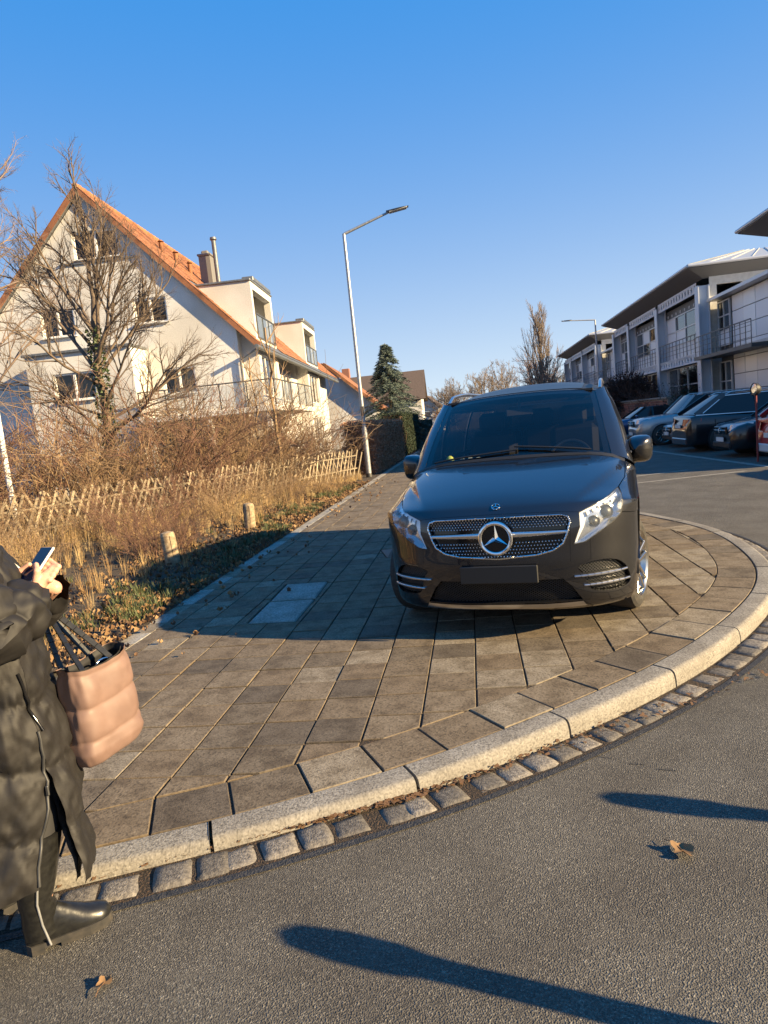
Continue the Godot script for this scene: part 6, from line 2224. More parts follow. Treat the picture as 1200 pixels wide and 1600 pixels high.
func far_things() -> void:
	var g := RandomNumberGenerator.new()
	g.seed = 123
	var red := wood(0.20, 0.115, 0.075, 63)
	var grey_tw := wood(0.20, 0.155, 0.12, 64)
	# tall upright bare tree beside the office
	var lim := []
	for k in 26: lim.append([0.10 + 0.033 * k, k * 137.5, 66.0 + 0.5 * k, 5.2 - 0.12 * k, 0.07])
	bare_tree("poplar_tree", "tall upright bare tree with fine twigs left of the office", Vector3(16.4, 0, -65.5), 10.0, 0.18, lim, {"kids": [0, 5, 6, 6], "angle": 0.42, "ratio": 0.5, "wobble": 0.06, "lift": 0.35, "tiplift": 0.3, "fine": 2.6}, M.bark, grey_tw, 31, "bare trees down the road")
	var spots := [[10.8, -98, 6.2, "low rounded bare tree right of the white house"], [15.0, -92, 7.4, "reddish bare tree behind the van's roof, left of the lamps"], [18.5, -96, 8.6, "reddish bare tree behind the van's roof beside the far lamp"], [21.0, -84, 8.4, "grey brown bare tree below the upright tree"], [24.0, -90, 6.4, "bare tree close to the far office pavilion"], [6.0, -125, 5.5, "faint bare tree behind the white house"], [-2.0, -100, 6.5, "bare tree beyond the brown roof"], [13.0, -110, 7.6, "broad rusty bare tree in the far distance"], [18.0, -70, 5.0, "bare bush at the foot of the upright tree"], [8.9, -84, 3.2, "rusty garden tree in front of the white house"]]
	for e: Array in spots:
		lim = []
		for k in 16: lim.append([0.25 + 0.046 * k, k * 137.5, 24.0 + 3.4 * k, e[2] * (0.62 - 0.012 * k), 0.07])
		bare_tree("bare_tree", e[3], Vector3(e[0], 0, e[1]), e[2] * 0.55, 0.15, lim, {"kids": [0, 5, 7, 7], "angle": 0.6, "ratio": 0.5, "wobble": 0.1, "lift": 0.2, "tiplift": 0.1, "fine": 6.0}, M.bark, red if g.randf() < 0.6 else grey_tw, int(e[0] * 10 + 500), "bare trees down the road")
	# distant wooded rise
	var hm := MB.new()
	hm.grid(func(i, j):
		var x: float = -220.0 + i * 12.0
		var h: float = 5.0 + 1.5 * sin(i * 0.7) + 1.0 * sin(i * 1.9)
		return Vector3(x, h * sin(PI * j / 6.0) - 0.1, -330.0 - j * 12.0), 44, 6, Vector3.UP)
	tag(obj(self, "hill", hm, wood(0.10, 0.085, 0.07, 65)), "", "", "", "structure")
	# evergreen beside the house roof at the far left
	var ev := thing("pine_tree", "dark green pine crown at the left edge behind the house roof", "tree", Vector3(-19.0, 0, -33.5))
	var em := MB.new()
	em.tube([Vector3.ZERO, Vector3(0, 8.0, 0)], [0.25, 0.08], 8)
	obj(ev, "trunk", em, M.bark)
	em = MB.new()
	for c in 26:
		var cc := Vector3(g.randfn(0, 0.8), g.randf_range(5.2, 8.2), g.randfn(0, 0.8))
		leaf_cloud(em, func(): return cc + Vector3(g.randfn(), g.randfn() * 0.6, g.randfn()) * 0.36, 160, 0.09, g)
	obj(ev, "crown", em, mat(lin(0.03, 0.05, 0.018), 0.7))

func street_lamp(label: String, at: Vector3, turn: float, h: float, arm: float, rise: float) -> void:
	var t := thing("street_lamp", label, "lamp", at, turn, "street lamps along the road")
	var m := MB.new()
	m.tube([Vector3.ZERO, Vector3(0, 1.6, 0), Vector3(0, 1.62, 0), Vector3(0, h, 0)], [0.085, 0.085, 0.065, 0.05], 16)
	obj(t, "pole", m, M.galv)
	m = MB.new()
	m.tube([Vector3(0, h - 0.04, 0), Vector3(0.03, h, 0), Vector3(arm, h + rise, 0)], [0.045, 0.045, 0.035], 10)
	obj(t, "arm", m, M.galv)
	var hd := part(t, "lamp_head", Vector3(arm, h + rise, 0))
	hd.rotation.z = atan2(rise, arm) * 0.5
	m = MB.new()
	m.grid(func(i, j):
		var x: float = i / 8.0
		var w: float = 0.15 * pow(sin(PI * clampf(0.12 + x * 0.8, 0, 1)), 0.5)
		var a: float = PI * j / 8.0
		return Vector3(x * 0.72 - 0.05, 0.07 * sin(a) * (1.0 - 0.5 * x), -cos(a) * w), 8, 8, Vector3.UP)
	obj(hd, "cover", m, M.dark_metal)
	m = MB.new()
	m.bx(Vector3(0.32, -0.01, 0), Vector3(0.58, 0.03, 0.24), 0.01)
	obj(hd, "glass", m, mat(lin(0.5, 0.5, 0.48), 0.2))
	m = MB.new()
	m.bx(Vector3(0, 2.15, 0.075), Vector3(0.11, 0.3, 0.02), 0.004)
	obj(t, "door_plate", m, M.dark_metal)
	m = MB.new()
	m.tube([Vector3(0, 0, 0), Vector3(0, 0.12, 0)], [0.11, 0.095], 14)
	obj(t, "collar", m, M.dark_metal)

func street_things() -> void:
	street_lamp("tall grey street lamp standing beside the pavement at the fence end", Vector3(-0.36, PAVE, -22.1), 0.0, 7.7, 1.45, 0.5)
	street_lamp("grey street lamp in front of the office pavilion", Vector3(16.55, 0, -49.6), PI, 7.7, 1.75, 0.12)
	street_lamp("farthest street lamp before the bare trees", Vector3(20.4, 0, -82.3), PI, 7.6, 1.6, 0.15)
	# wooden bollards
	M.post_wood = tri_mat(Color(1, 1, 1), tex(noise(0.03, 4, 41), [[0.2, lin(0.20, 0.14, 0.085)], [0.6, lin(0.34, 0.26, 0.165)], [0.9, lin(0.44, 0.36, 0.25)]], 256), 1.8, 0.9, M.fine, 0.5)
	for e: Array in [[Vector3(-2.93, PAVE, -9.05), "weathered round wooden post nearer the person, in the van's shadow", 0.06], [Vector3(-2.42, PAVE, -12.0), "sunlit round wooden post farther along the verge", -0.03]]:
		var t := thing("wooden_post", e[1], "post", e[0], 0.4, "wooden posts in the verge")
		var m := MB.new()
		var prof := [Vector2(0.098, -0.15), Vector2(0.1, 0.1), Vector2(0.097, 0.44), Vector2(0.085, 0.475), Vector2(0.03, 0.49), Vector2(0, 0.492)]
		m.lathe(prof, Transform3D(Basis(Vector3(0, 0, 1), e[2]), Vector3.ZERO), 20)
		obj(t, "trunk", m, M.post_wood)
		m = MB.new()
		for k in 5:
			var a := k * 1.3 + 0.3
			m.box(Transform3D(Basis(Vector3(0, 0, 1), e[2]) * Basis(Vector3.UP, -a), Vector3(cos(a) * 0.097, 0.26 + 0.03 * k, sin(a) * 0.097)), Vector3(0.008, 0.3, 0.004))
		tag(obj(t, "cracks", m, M.soil), "", "", "", "stuff")
	# bollards on the far side of the camera that throw the two shadows on the road
	for e: Array in [[Vector3(1.75, 0.0, -1.17), "dark bollard nearest the viewer at the road edge"], [Vector3(3.14, 0.0, -1.79), "second dark bollard, nearer the bend of the kerb"]]:
		var t := thing("bollard", e[1], "bollard", e[0], 0.0, "bollards beside the viewer")
		var m := MB.new()
		m.lathe([Vector2(0.05, 0.0), Vector2(0.045, 0.72), Vector2(0.05, 0.75)], Transform3D(), 16)
		obj(t, "post", m, M.dark_metal)
		m = MB.new()
		m.lathe([Vector2(0.045, 0.75), Vector2(0.065, 0.80), Vector2(0.068, 0.88), Vector2(0.05, 0.95), Vector2(0.0, 0.98)], Transform3D(), 16)
		obj(t, "head", m, M.dark_metal)
		m = MB.new()
		m.lathe([Vector2(0.085, 0.0), Vector2(0.08, 0.03), Vector2(0.052, 0.04)], Transform3D(), 16)
		obj(t, "foot", m, M.dark_metal)
	# white pole at the left edge
	var wp := thing("white_pole", "slender white pole at the left edge in front of the house", "pole", Vector3(-7.15, 0.15, -13.05))
	var m2 := MB.new()
	m2.tube([Vector3(0, 0, 0), Vector3(0, 5.6, 0)], [0.055, 0.04], 12)
	obj(wp, "shaft", m2, M.upvc)
	m2 = MB.new()
	m2.tube([Vector3(0, 0, 0), Vector3(0, 0.25, 0)], [0.09, 0.08], 12)
	obj(wp, "socket", m2, M.galv)
	# single curled leaves on the road
	for e: Array in [[Vector3(0.98, 0, -2.32), 0.05, "curled brown leaf lying on the asphalt at right"], [Vector3(-1.03, 0, -1.93), 0.03, "small brown leaf on the asphalt below the boots"], [Vector3(-0.36, 0, -2.88), 0.045, "crumpled leaf caught in the gutter by the kerb joint"], [Vector3(-0.30, 0, -2.83), 0.03, "smaller leaf beside the crumpled one in the gutter"]]:
		var p: Vector3 = e[0]
		p.y = road_y(p.x, p.z) + 0.012
		var t := thing("dry_leaf", e[2], "leaf", p, p.x * 5.0, "fallen leaves on the road")
		var r: float = e[1]
		var lf := MB.new()
		lf.grid(func(i, j):
			var a: float = TAU * i / 20.0
			var q: float = j / 4.0
			var rr: float = r * q * (0.62 + 0.38 * absf(cos(a * 2.5)))
			return Vector3(cos(a) * rr, 0.2 * r * q * q * (1.0 + sin(a * 3.0)) + 0.004, sin(a) * rr * 0.8), 20, 4, Vector3.UP)
		obj(t, "blade", lf, M.leaf[0])
		lf = MB.new()
		lf.tube([Vector3(0, 0.006, 0), Vector3(-r * 1.0, r * 0.25, 0.2 * r), Vector3(-r * 1.7, r * 0.1, 0.5 * r)], [0.0015], 5)
		obj(t, "stalk", lf, M.leaf[1])
	# litter along the kerb, too fine to tell apart
	var mm := MultiMesh.new()
	var bit := MB.new()
	bit.quad(Vector3(-0.008, 0, -0.005), Vector3(0.008, 0.003, -0.004), Vector3(0.009, 0, 0.005), Vector3(-0.007, 0.004, 0.006), Vector3.UP)
	mm.transform_format = MultiMesh.TRANSFORM_3D
	mm.mesh = bit.mesh()
	mm.instance_count = 3000
	for k in 3000:
		var t := clampf(rng.randfn(0.0, 0.3 if k % 3 else 1.0), -1.3, 2.6)
		var x := -0.45 + t
		var z := -2.78 - 0.28 * (x + 0.64) - maxf(0.0, x) * 0.17 + rng.randf_range(0.0, 0.15)
		mm.set_instance_transform(k, Transform3D(Basis(Vector3.UP, rng.randf() * TAU).rotated(Vector3.RIGHT, rng.randf_range(-0.5, 0.5)).scaled(Vector3.ONE * rng.randf_range(0.5, 1.7)), Vector3(x, road_y(x, z) + rng.randf_range(0.012, 0.022), z)))
	var mi := MultiMeshInstance3D.new()
	mi.name = "gutter_litter"
	mi.multimesh = mm
	mi.material_override = M.leaf[1]
	add_child(mi)
	tag(mi, "crumbs of dead leaves gathered in the gutter", "litter", "", "stuff")

# ---------- office on the right ----------
func holed_plate(m: MB, x0: float, x1: float, y0: float, y1: float, z: float, th: float, pitch: float, rx: float, ry: float) -> void:
	# a steel plate with a row of oval openings
	var cnt := int((x1 - x0) / pitch)
	var w := (x1 - x0) / cnt
	var yc := (y0 + y1) / 2
	for k in cnt:
		var a := x0 + k * w
		var c := Vector2(a + w / 2, yc)
		var corners := [Vector2(a + w, yc), Vector2(a + w, y1), Vector2(c.x, y1), Vector2(a, y1), Vector2(a, yc), Vector2(a, y0), Vector2(c.x, y0), Vector2(a + w, y0)]
		for i in 8:
			var t0 := TAU * i / 8.0
			var t1 := TAU * (i + 1) / 8.0
			var p0 := c + Vector2(cos(t0) * rx, sin(t0) * ry)
			var p1 := c + Vector2(cos(t1) * rx, sin(t1) * ry)
			var q0: Vector2 = corners[i]
			var q1: Vector2 = corners[(i + 1) % 8]
			m.quad(Vector3(p0.x, p0.y, z), Vector3(p1.x, p1.y, z), Vector3(q1.x, q1.y, z), Vector3(q0.x, q0.y, z), Vector3(0, 0, 1))
			m.quad(Vector3(p0.x, p0.y, z), Vector3(p1.x, p1.y, z), Vector3(p1.x, p1.y, z - th), Vector3(p0.x, p0.y, z - th))
	m.quad(Vector3(x0, y0, z), Vector3(x1, y0, z), Vector3(x1, y0, z - th), Vector3(x0, y0, z - th), Vector3.DOWN)
	m.quad(Vector3(x0, y1, z), Vector3(x1, y1, z), Vector3(x1, y1, z - th), Vector3(x0, y1, z - th), Vector3.UP)

func glazing(parent: Node, x0: float, x1: float, y0: float, y1: float, z: float, cols: int, rows: int, solid: Array) -> void:
	var fm := MB.new()
	for k in cols + 1: fm.bx(Vector3(lerpf(x0, x1, float(k) / cols), (y0 + y1) / 2, z), Vector3(0.07, y1 - y0, 0.09))
	for k in rows + 1: fm.bx(Vector3((x0 + x1) / 2, lerpf(y0, y1, float(k) / rows), z + 0.003), Vector3(x1 - x0, 0.06, 0.08))
	obj(parent, "window_frame", fm, M.alu)
	for i in cols:
		for j in rows:
			var a := lerpf(x0, x1, float(i) / cols) + 0.035
			var b := lerpf(x0, x1, float(i + 1) / cols) - 0.035
			var c := lerpf(y0, y1, float(j) / rows) + 0.03
			var d := lerpf(y0, y1, float(j + 1) / rows) - 0.03
			var pm := MB.new()
			pm.bx(Vector3((a + b) / 2, (c + d) / 2, z - 0.01), Vector3(b - a, d - c, 0.02))
			obj(parent, "pane", pm, M.blind if solid.has(i * 10 + j) else M.office_glass)

func railing(parent: Node, x0: float, x1: float, y: float, z: float, h: float, pitch: float) -> void:
	var R := part(parent, "railing")
	var n := int((x1 - x0) / pitch)
	var pm := MB.new()
	pm.bx(Vector3(0, h / 2, 0), Vector3(0.045, h, 0.02))
	var sh := pm.mesh()
	for k in n + 1:
		var o := obj(R, "baluster", sh, M.rail)
		o.position = Vector3(lerpf(x0, x1, float(k) / n), y, z)
	for k in 4:
		var hm := MB.new()
		hm.bx(Vector3((x0 + x1) / 2, y + h * (0.25 + 0.25 * k), z + 0.012), Vector3(x1 - x0, 0.05 if k == 3 else 0.02, 0.03 if k == 3 else 0.015))
		obj(R, "rail_bar", hm, M.rail)

func pavilion(O: Node, s0: float, full: bool, len := 20.5) -> void:
	var P := part(O, "pavilion")
	var x1 := -s0
	var x0 := -s0 - len
	var m := MB.new()
	# core: rear and end walls
	var et := Transform3D(Basis(Vector3(0, 0, -1), Vector3.UP, Vector3(1, 0, 0)), Vector3(x1 - 0.2, 0, 0))
	facade(m, rect(0.45, 0, 11, 7.5), [rect(0.8, 6.0, 2.0, 7.0)] if full else [], et, 0.2)
	facade(m, rect(-11, 0, -0.45, 7.5), [], Transform3D(Basis(Vector3(0, 0, 1), Vector3.UP, Vector3(-1, 0, 0)), Vector3(x0 + 0.2, 0, 0)), 0.2)
	m.bx(Vector3((x0 + x1) / 2, 3.7, -11), Vector3(20, 7.5, 0.3))
	m.bx(Vector3((x0 + x1) / 2, 3.55, -5.6), Vector3(19.8, 0.3, 10.2))
	m.bx(Vector3((x0 + x1) / 2, 3.6, -6.0), Vector3(19.6, 7.0, 0.2))
	obj(P, "pavilion_wall", m, M.office_wall)
	# hipped metal roof with deep eaves
	var R := part(P, "pavilion_roof")
	m = MB.new()
	var a := [Vector3(x1 + 0.6, 7.95, 0.75), Vector3(x0 - 0.5, 7.95, 0.75), Vector3(x0 - 0.5, 7.95, -12), Vector3(x1 + 0.6, 7.95, -12)]
	var b := [Vector3(x1 - 4.0, 9.15, -3.6), Vector3(x0 + 4.4, 9.15, -3.6), Vector3(x0 + 4.4, 9.15, -7), Vector3(x1 - 4.0, 9.15, -7)]
	for k in 4:
		m.quad(a[k], a[(k + 1) % 4], b[(k + 1) % 4], b[k], (b[k] - a[k]).cross(a[(k + 1) % 4] - a[k]).normalized() * (1.0 if (b[k] - a[k]).cross(a[(k + 1) % 4] - a[k]).y > 0 else -1.0))
	m.quad(b[0], b[1], b[2], b[3], Vector3.UP)
	obj(R, "roof_sheet", m, M.roof_metal)
	m = MB.new()
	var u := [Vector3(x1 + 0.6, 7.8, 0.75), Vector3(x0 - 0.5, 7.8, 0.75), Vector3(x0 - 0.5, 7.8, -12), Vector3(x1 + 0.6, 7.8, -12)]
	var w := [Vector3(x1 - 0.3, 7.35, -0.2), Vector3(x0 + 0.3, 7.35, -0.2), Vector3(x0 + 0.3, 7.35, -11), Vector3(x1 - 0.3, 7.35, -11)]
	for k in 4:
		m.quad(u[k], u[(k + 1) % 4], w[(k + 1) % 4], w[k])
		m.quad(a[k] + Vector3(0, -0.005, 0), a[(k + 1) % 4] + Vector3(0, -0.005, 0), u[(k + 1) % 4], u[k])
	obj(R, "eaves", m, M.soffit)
	m = MB.new()
	for k in 4: m.tube([u[k] + Vector3(0, 0.1, 0) + (u[k] - Vector3((x0 + x1) / 2, 7.86, -5.25)).normalized() * 0.06, u[(k + 1) % 4] + Vector3(0, 0.1, 0) + (u[(k + 1) % 4] - Vector3((x0 + x1) / 2, 7.86, -5.25)).normalized() * 0.06], [0.075], 8)
	obj(R, "roof_gutter", m, M.alu)
	for k in 38:
		m = MB.new()
		var t := k / 37.0
		if k < 14:
			var t2 := k / 13.0
			m.bar((a[0] as Vector3).lerp(a[3], t2) + Vector3(0, 0.02, 0), (b[0] as Vector3).lerp(b[3], t2) + Vector3(0, 0.02, 0), 0.03, 0.04)
		else:
			var t3 := (k - 14) / 23.0
			m.bar((a[0] as Vector3).lerp(a[1], t3) + Vector3(0, 0.02, 0), (b[0] as Vector3).lerp(b[1], t3) + Vector3(0, 0.02, 0), 0.03, 0.04)
		obj(R, "standing_seam", m, M.roof_metal)
	if not full: return
	# columns, perforated beams, glazing, balcony rails
	var xs := [x1 - 0.15, x1 - 7.7, x1 - 15.2, x1 - 20.2]
	for x: float in xs:
		var C := part(P, "column", Vector3(x, 0, 0))
		m = MB.new()
		m.bx(Vector3(0, 3.5, -0.1), Vector3(0.14, 7.0, 0.5), 0.01)
		obj(C, "web", m, M.steel)
		for e: float in [-0.35, 0.15]:
			m = MB.new()
			m.bx(Vector3(0, 3.5, e + 0.02), Vector3(0.52, 7.0, 0.06), 0.01)
			obj(C, "flange", m, M.steel)
	for k in 3:
		var xa: float = xs[k + 1] + 0.27
		var xb: float = xs[k] - 0.27
		m = MB.new()
		holed_plate(m, xa, xb, 6.72, 7.22, 0.1, 0.05, 0.48, 0.11, 0.16)
		obj(P, "oval_beam", m, M.steel_pale)
		m = MB.new()
		holed_plate(m, xa, xb, 3.30, 3.72, 0.1, 0.05, 0.48, 0.11, 0.14)
		obj(P, "oval_beam", m, M.steel_pale)
		m = MB.new()
		m.bx(Vector3((xa + xb) / 2, 6.45, -0.42), Vector3(xb - xa, 0.5, 0.06))
		obj(P, "shade_box", m, M.rail)
		for q in 9:
			m = MB.new()
			m.lathe([Vector2(0.0, 0.0), Vector2(0.085, 0.002), Vector2(0.085, 0.02), Vector2(0.0, 0.022)], Transform3D(Basis(Vector3.RIGHT, PI / 2), Vector3(lerpf(xa + 0.35, xb - 0.35, q / 8.0), 6.38, -0.385)), 12)
			obj(P, "shade_disc", m, M.steel_pale)
		glazing(P, xa, xb, 3.8, 6.2, -0.4, 4, 3, [[1, 11, 0, 10, 20, 30, 2], [0, 10, 20, 30, 21, 31, 12], [0, 20, 1]][k])
		glazing(P, xa, xb, 0.3, 3.25, -0.4, 4, 3, [])
		railing(P, xa, xb, 3.78, 0.08, 0.95, 0.62)
	m = MB.new()
	m.bx(Vector3((x0 + x1) / 2, 3.68, -0.15), Vector3(20, 0.12, 0.5))
	obj(P, "balcony_slab", m, M.steel)

func link(O: Node, s0: float, s1: float) -> void:
	var K := part(O, "link_block")
	var x1 := -s0
	var x0 := -s1
	var m := MB.new()
	m.bx(Vector3((x0 + x1) / 2, 3.05, -5.8), Vector3(x1 - x0 - 0.02, 6.1, 10.0))
	obj(K, "link_wall", m, M.rail)
	m = MB.new()
	m.bx(Vector3((x0 + x1) / 2, 6.19, -5.6), Vector3(x1 - x0, 0.14, 10.8))
	obj(K, "link_roof", m, M.alu)
	var cols := int((x1 - x0 - 1.7) / 1.3)
	var pw := (x1 - x0 - 1.75) / cols
	for i in cols:
		for j in 8:
			var y0 := 0.25 + j * 0.73
			if j >= 4: y0 += 0.0
			m = MB.new()
			m.bx(Vector3(x0 + 1.75 + (i + 0.5) * pw, y0 + 0.365, -0.76 + 0.004 * sin(i * 3.0 + j * 5.0)), Vector3(pw - 0.035, 0.70, 0.05), 0.006)
			obj(K, "panel", m, M.panel[(i * 7 + j * 3) % 3])
	glazing(K, x0 + 0.1, x0 + 1.6, 3.9, 6.0, -0.7, 2, 3, [0, 10])
	glazing(K, x0 + 0.1, x0 + 1.6, 0.3, 3.1, -0.7, 2, 3, [])
	m = MB.new()
	m.bx(Vector3((x0 + x1) / 2, 3.42, -0.1), Vector3(x1 - x0, 0.16, 1.2))
	obj(K, "walkway", m, M.rail)
	railing(K, x0 + 0.1, x1 - 0.1, 3.5, 0.45, 0.95, 0.55)

func office() -> void:
	M.steel = mat(lin(0.50, 0.54, 0.60), 0.4, 0.2)
	M.steel_pale = mat(lin(0.55, 0.57, 0.60), 0.5)
	M.alu = mat(lin(0.55, 0.56, 0.58), 0.4, 0.5)
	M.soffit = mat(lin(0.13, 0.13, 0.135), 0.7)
	M.roof_metal = tri_mat(Color(1, 1, 1), tex(noise(0.03, 3, 71), [[0.2, lin(0.42, 0.42, 0.41)], [0.8, lin(0.52, 0.52, 0.50)]], 256), 0.5, 0.4)
	M.roof_metal.metallic = 0.3
	M.office_wall = tri_mat(Color(1, 1, 1), tex(noise(0.03, 3, 72), [[0.2, lin(0.55, 0.53, 0.49)], [0.8, lin(0.64, 0.62, 0.58)]], 256), 0.5, 0.8)
	M.office_glass = glass(Color(0.03, 0.04, 0.05), 0.5)
	M.blind = mat(lin(0.70, 0.72, 0.74), 0.35)
	M.panel = [mat(lin(0.72, 0.73, 0.75), 0.32, 0.1), mat(lin(0.77, 0.78, 0.79), 0.32, 0.1), mat(lin(0.69, 0.70, 0.73), 0.35, 0.1)]
	var d := Vector3(sin(TILT), 0, -cos(TILT))
	var e := Vector3(cos(TILT), 0, sin(TILT))
	var O := thing("office_building", "two storey office with steel columns, grey panels and hipped metal roofs", "building", e * 11.9)
	O.basis = Basis(-d, Vector3.UP, -e)
	pavilion(O, 36.4, true)
	pavilion(O, 64.3, true)
	pavilion(O, 18.5, false, 10.6)
	link(O, 29.3, 36.3)
	link(O, 57.1, 64.2)
	# strip of paving and brick wall with a dark bush in front
	var at := func(s: float, off: float) -> Vector3: return d * s + e * off
	var br := thing("brick_wall", "low red brick wall behind the parked cars", "wall", at.call(34.0, 9.4))
	br.basis = Basis(-d, Vector3.UP, -e)
	var brick := MB.new()
	brick.bx(Vector3.ZERO, Vector3(0.235, 0.115, 0.12), 0.006)
	var bm := brick.mesh()
	var bmat := [wood(0.20, 0.075, 0.05, 73), wood(0.25, 0.10, 0.065, 74), wood(0.16, 0.06, 0.045, 75)]
	var core := MB.new()
	core.bx(Vector3(-6.0, 0.8, -0.12), Vector3(12.0, 1.6, 0.24))
	obj(br, "mortar", core, mat(lin(0.24, 0.21, 0.18), 0.95))
	var rest := MB.new()
	for i in 12:
		for j in 48:
			var p := Vector3(-0.13 - j * 0.247 - (0.12 if i % 2 else 0.0), 0.07 + i * 0.128, -0.05 + rng.randf_range(-0.003, 0.003))
			if p.x < -11.9: continue
			if i > 5 :
				var o := obj(br, "brick", bm, bmat[rng.randi_range(0, 2)])
				o.position = p
			else: append(rest, brick, Transform3D(Basis(), p))
	tag(obj(br, "lower_bricks", rest, bmat[0]), "", "", "", "stuff")
	core = MB.new()
	core.bx(Vector3(-6.0, 1.66, -0.1), Vector3(12.1, 0.1, 0.36), 0.015)
	obj(br, "coping", core, M.granite)
	var g := RandomNumberGenerator.new()
	g.seed = 44
	var bush := thing("domed_bush", "dark domed bush with dense twigs above the brick wall", "shrub", at.call(45.0, 10.1))
	var tw := MB.new()
	for k in 1500:
		var a := g.randf() * TAU
		var h := g.randf()
		var dir := Vector3(cos(a) * sqrt(1 - h * h), h * 1.25, sin(a) * sqrt(1 - h * h))
		var p0 := Vector3(g.randfn(0, 0.4), 0.9 + absf(g.randfn(0, 0.5)), g.randfn(0, 0.4))
		var p1 := Vector3(0, 0.9, 0) + dir * 2.3 * g.randf_range(0.75, 1.05)
		tw.tube([p0, p0.lerp(p1, 0.6) + Vector3(g.randfn(), g.randfn(), g.randfn()) * 0.1, p1 + Vector3(g.randfn(), -0.5, g.randfn()) * 0.12], [0.02, 0.012, 0.008], 3, false)
	leaf_cloud(tw, func():
		var a := g.randf() * TAU
		var h := g.randf()
		return Vector3(0, 0.8, 0) + Vector3(cos(a) * sqrt(1 - h * h), h * 1.25, sin(a) * sqrt(1 - h * h)) * 2.2 * g.randf_range(0.7, 1.0), 5000, 0.07, g)
	tw.tube([Vector3(0, 0, 0), Vector3(0, 1.2, 0)], [0.12, 0.1], 8)
	obj(bush, "twigs", tw, wood(0.055, 0.03, 0.024, 76))
	var low := thing("reddish_bush", "low reddish bush on top of the brick wall", "shrub", at.call(38.5, 10.3))
	obj(low, "stems", shrub_mesh(9, 2.4, 2.4, 160, 12, 0.012), M.twig[1])
	var dk := thing("small_evergreen", "small dark evergreen at the near end of the brick wall", "shrub", at.call(33.2, 9.8))
	var dm := MB.new()
	leaf_cloud(dm, func(): return Vector3(g.randfn(0, 0.3), 0.2 + absf(g.randfn(0.7, 0.6)), g.randfn(0, 0.3)), 2500, 0.05, g)
	dm.tube([Vector3.ZERO, Vector3(0, 1.4, 0)], [0.05, 0.02], 6)
	obj(dk, "foliage", dm, mat(lin(0.02, 0.032, 0.014), 0.7))
	# parking strip edge and faint road lines
	var mk := MB.new()
	for k in 30:
		var z0 := -9.0 - k * 1.0
		var x0 := 8.2 + (-z0 - 14.06) * 0.08
		mk.quad(Vector3(x0, 0.004, z0), Vector3(x0 + 0.16, 0.004, z0), Vector3(x0 + 0.24, 0.004, z0 - 0.985), Vector3(x0 + 0.08, 0.004, z0 - 0.985), Vector3.UP)
	tag(obj(self, "parking_edge", mk, M.pale_slab), "", "", "", "structure")
	mk = MB.new()
	for q: Array in [[Vector2(4.9, -14.9), Vector2(7.0, -15.2)], [Vector2(4.6, -13.7), Vector2(7.6, -13.9)]]:
		mk.quad(Vector3(q[0].x, 0.004, q[0].y), Vector3(q[1].x, 0.004, q[1].y), Vector3(q[1].x, 0.004, q[1].y - 0.10), Vector3(q[0].x, 0.004, q[0].y - 0.10), Vector3.UP)
	tag(obj(self, "road_marking", mk, M.pale_slab), "", "", "", "structure")
	var dc := MB.new()
	dc.quad(at.call(4.0, 9.2) + Vector3(0, 0.03, 0), at.call(100.0, 9.2) + Vector3(0, 0.03, 0), at.call(100.0, 30) + Vector3(0, 0.03, 0), at.call(4.0, 30) + Vector3(0, 0.03, 0), Vector3.UP)
	tag(obj(self, "forecourt", dc, M.asphalt_far), "", "", "", "structure")

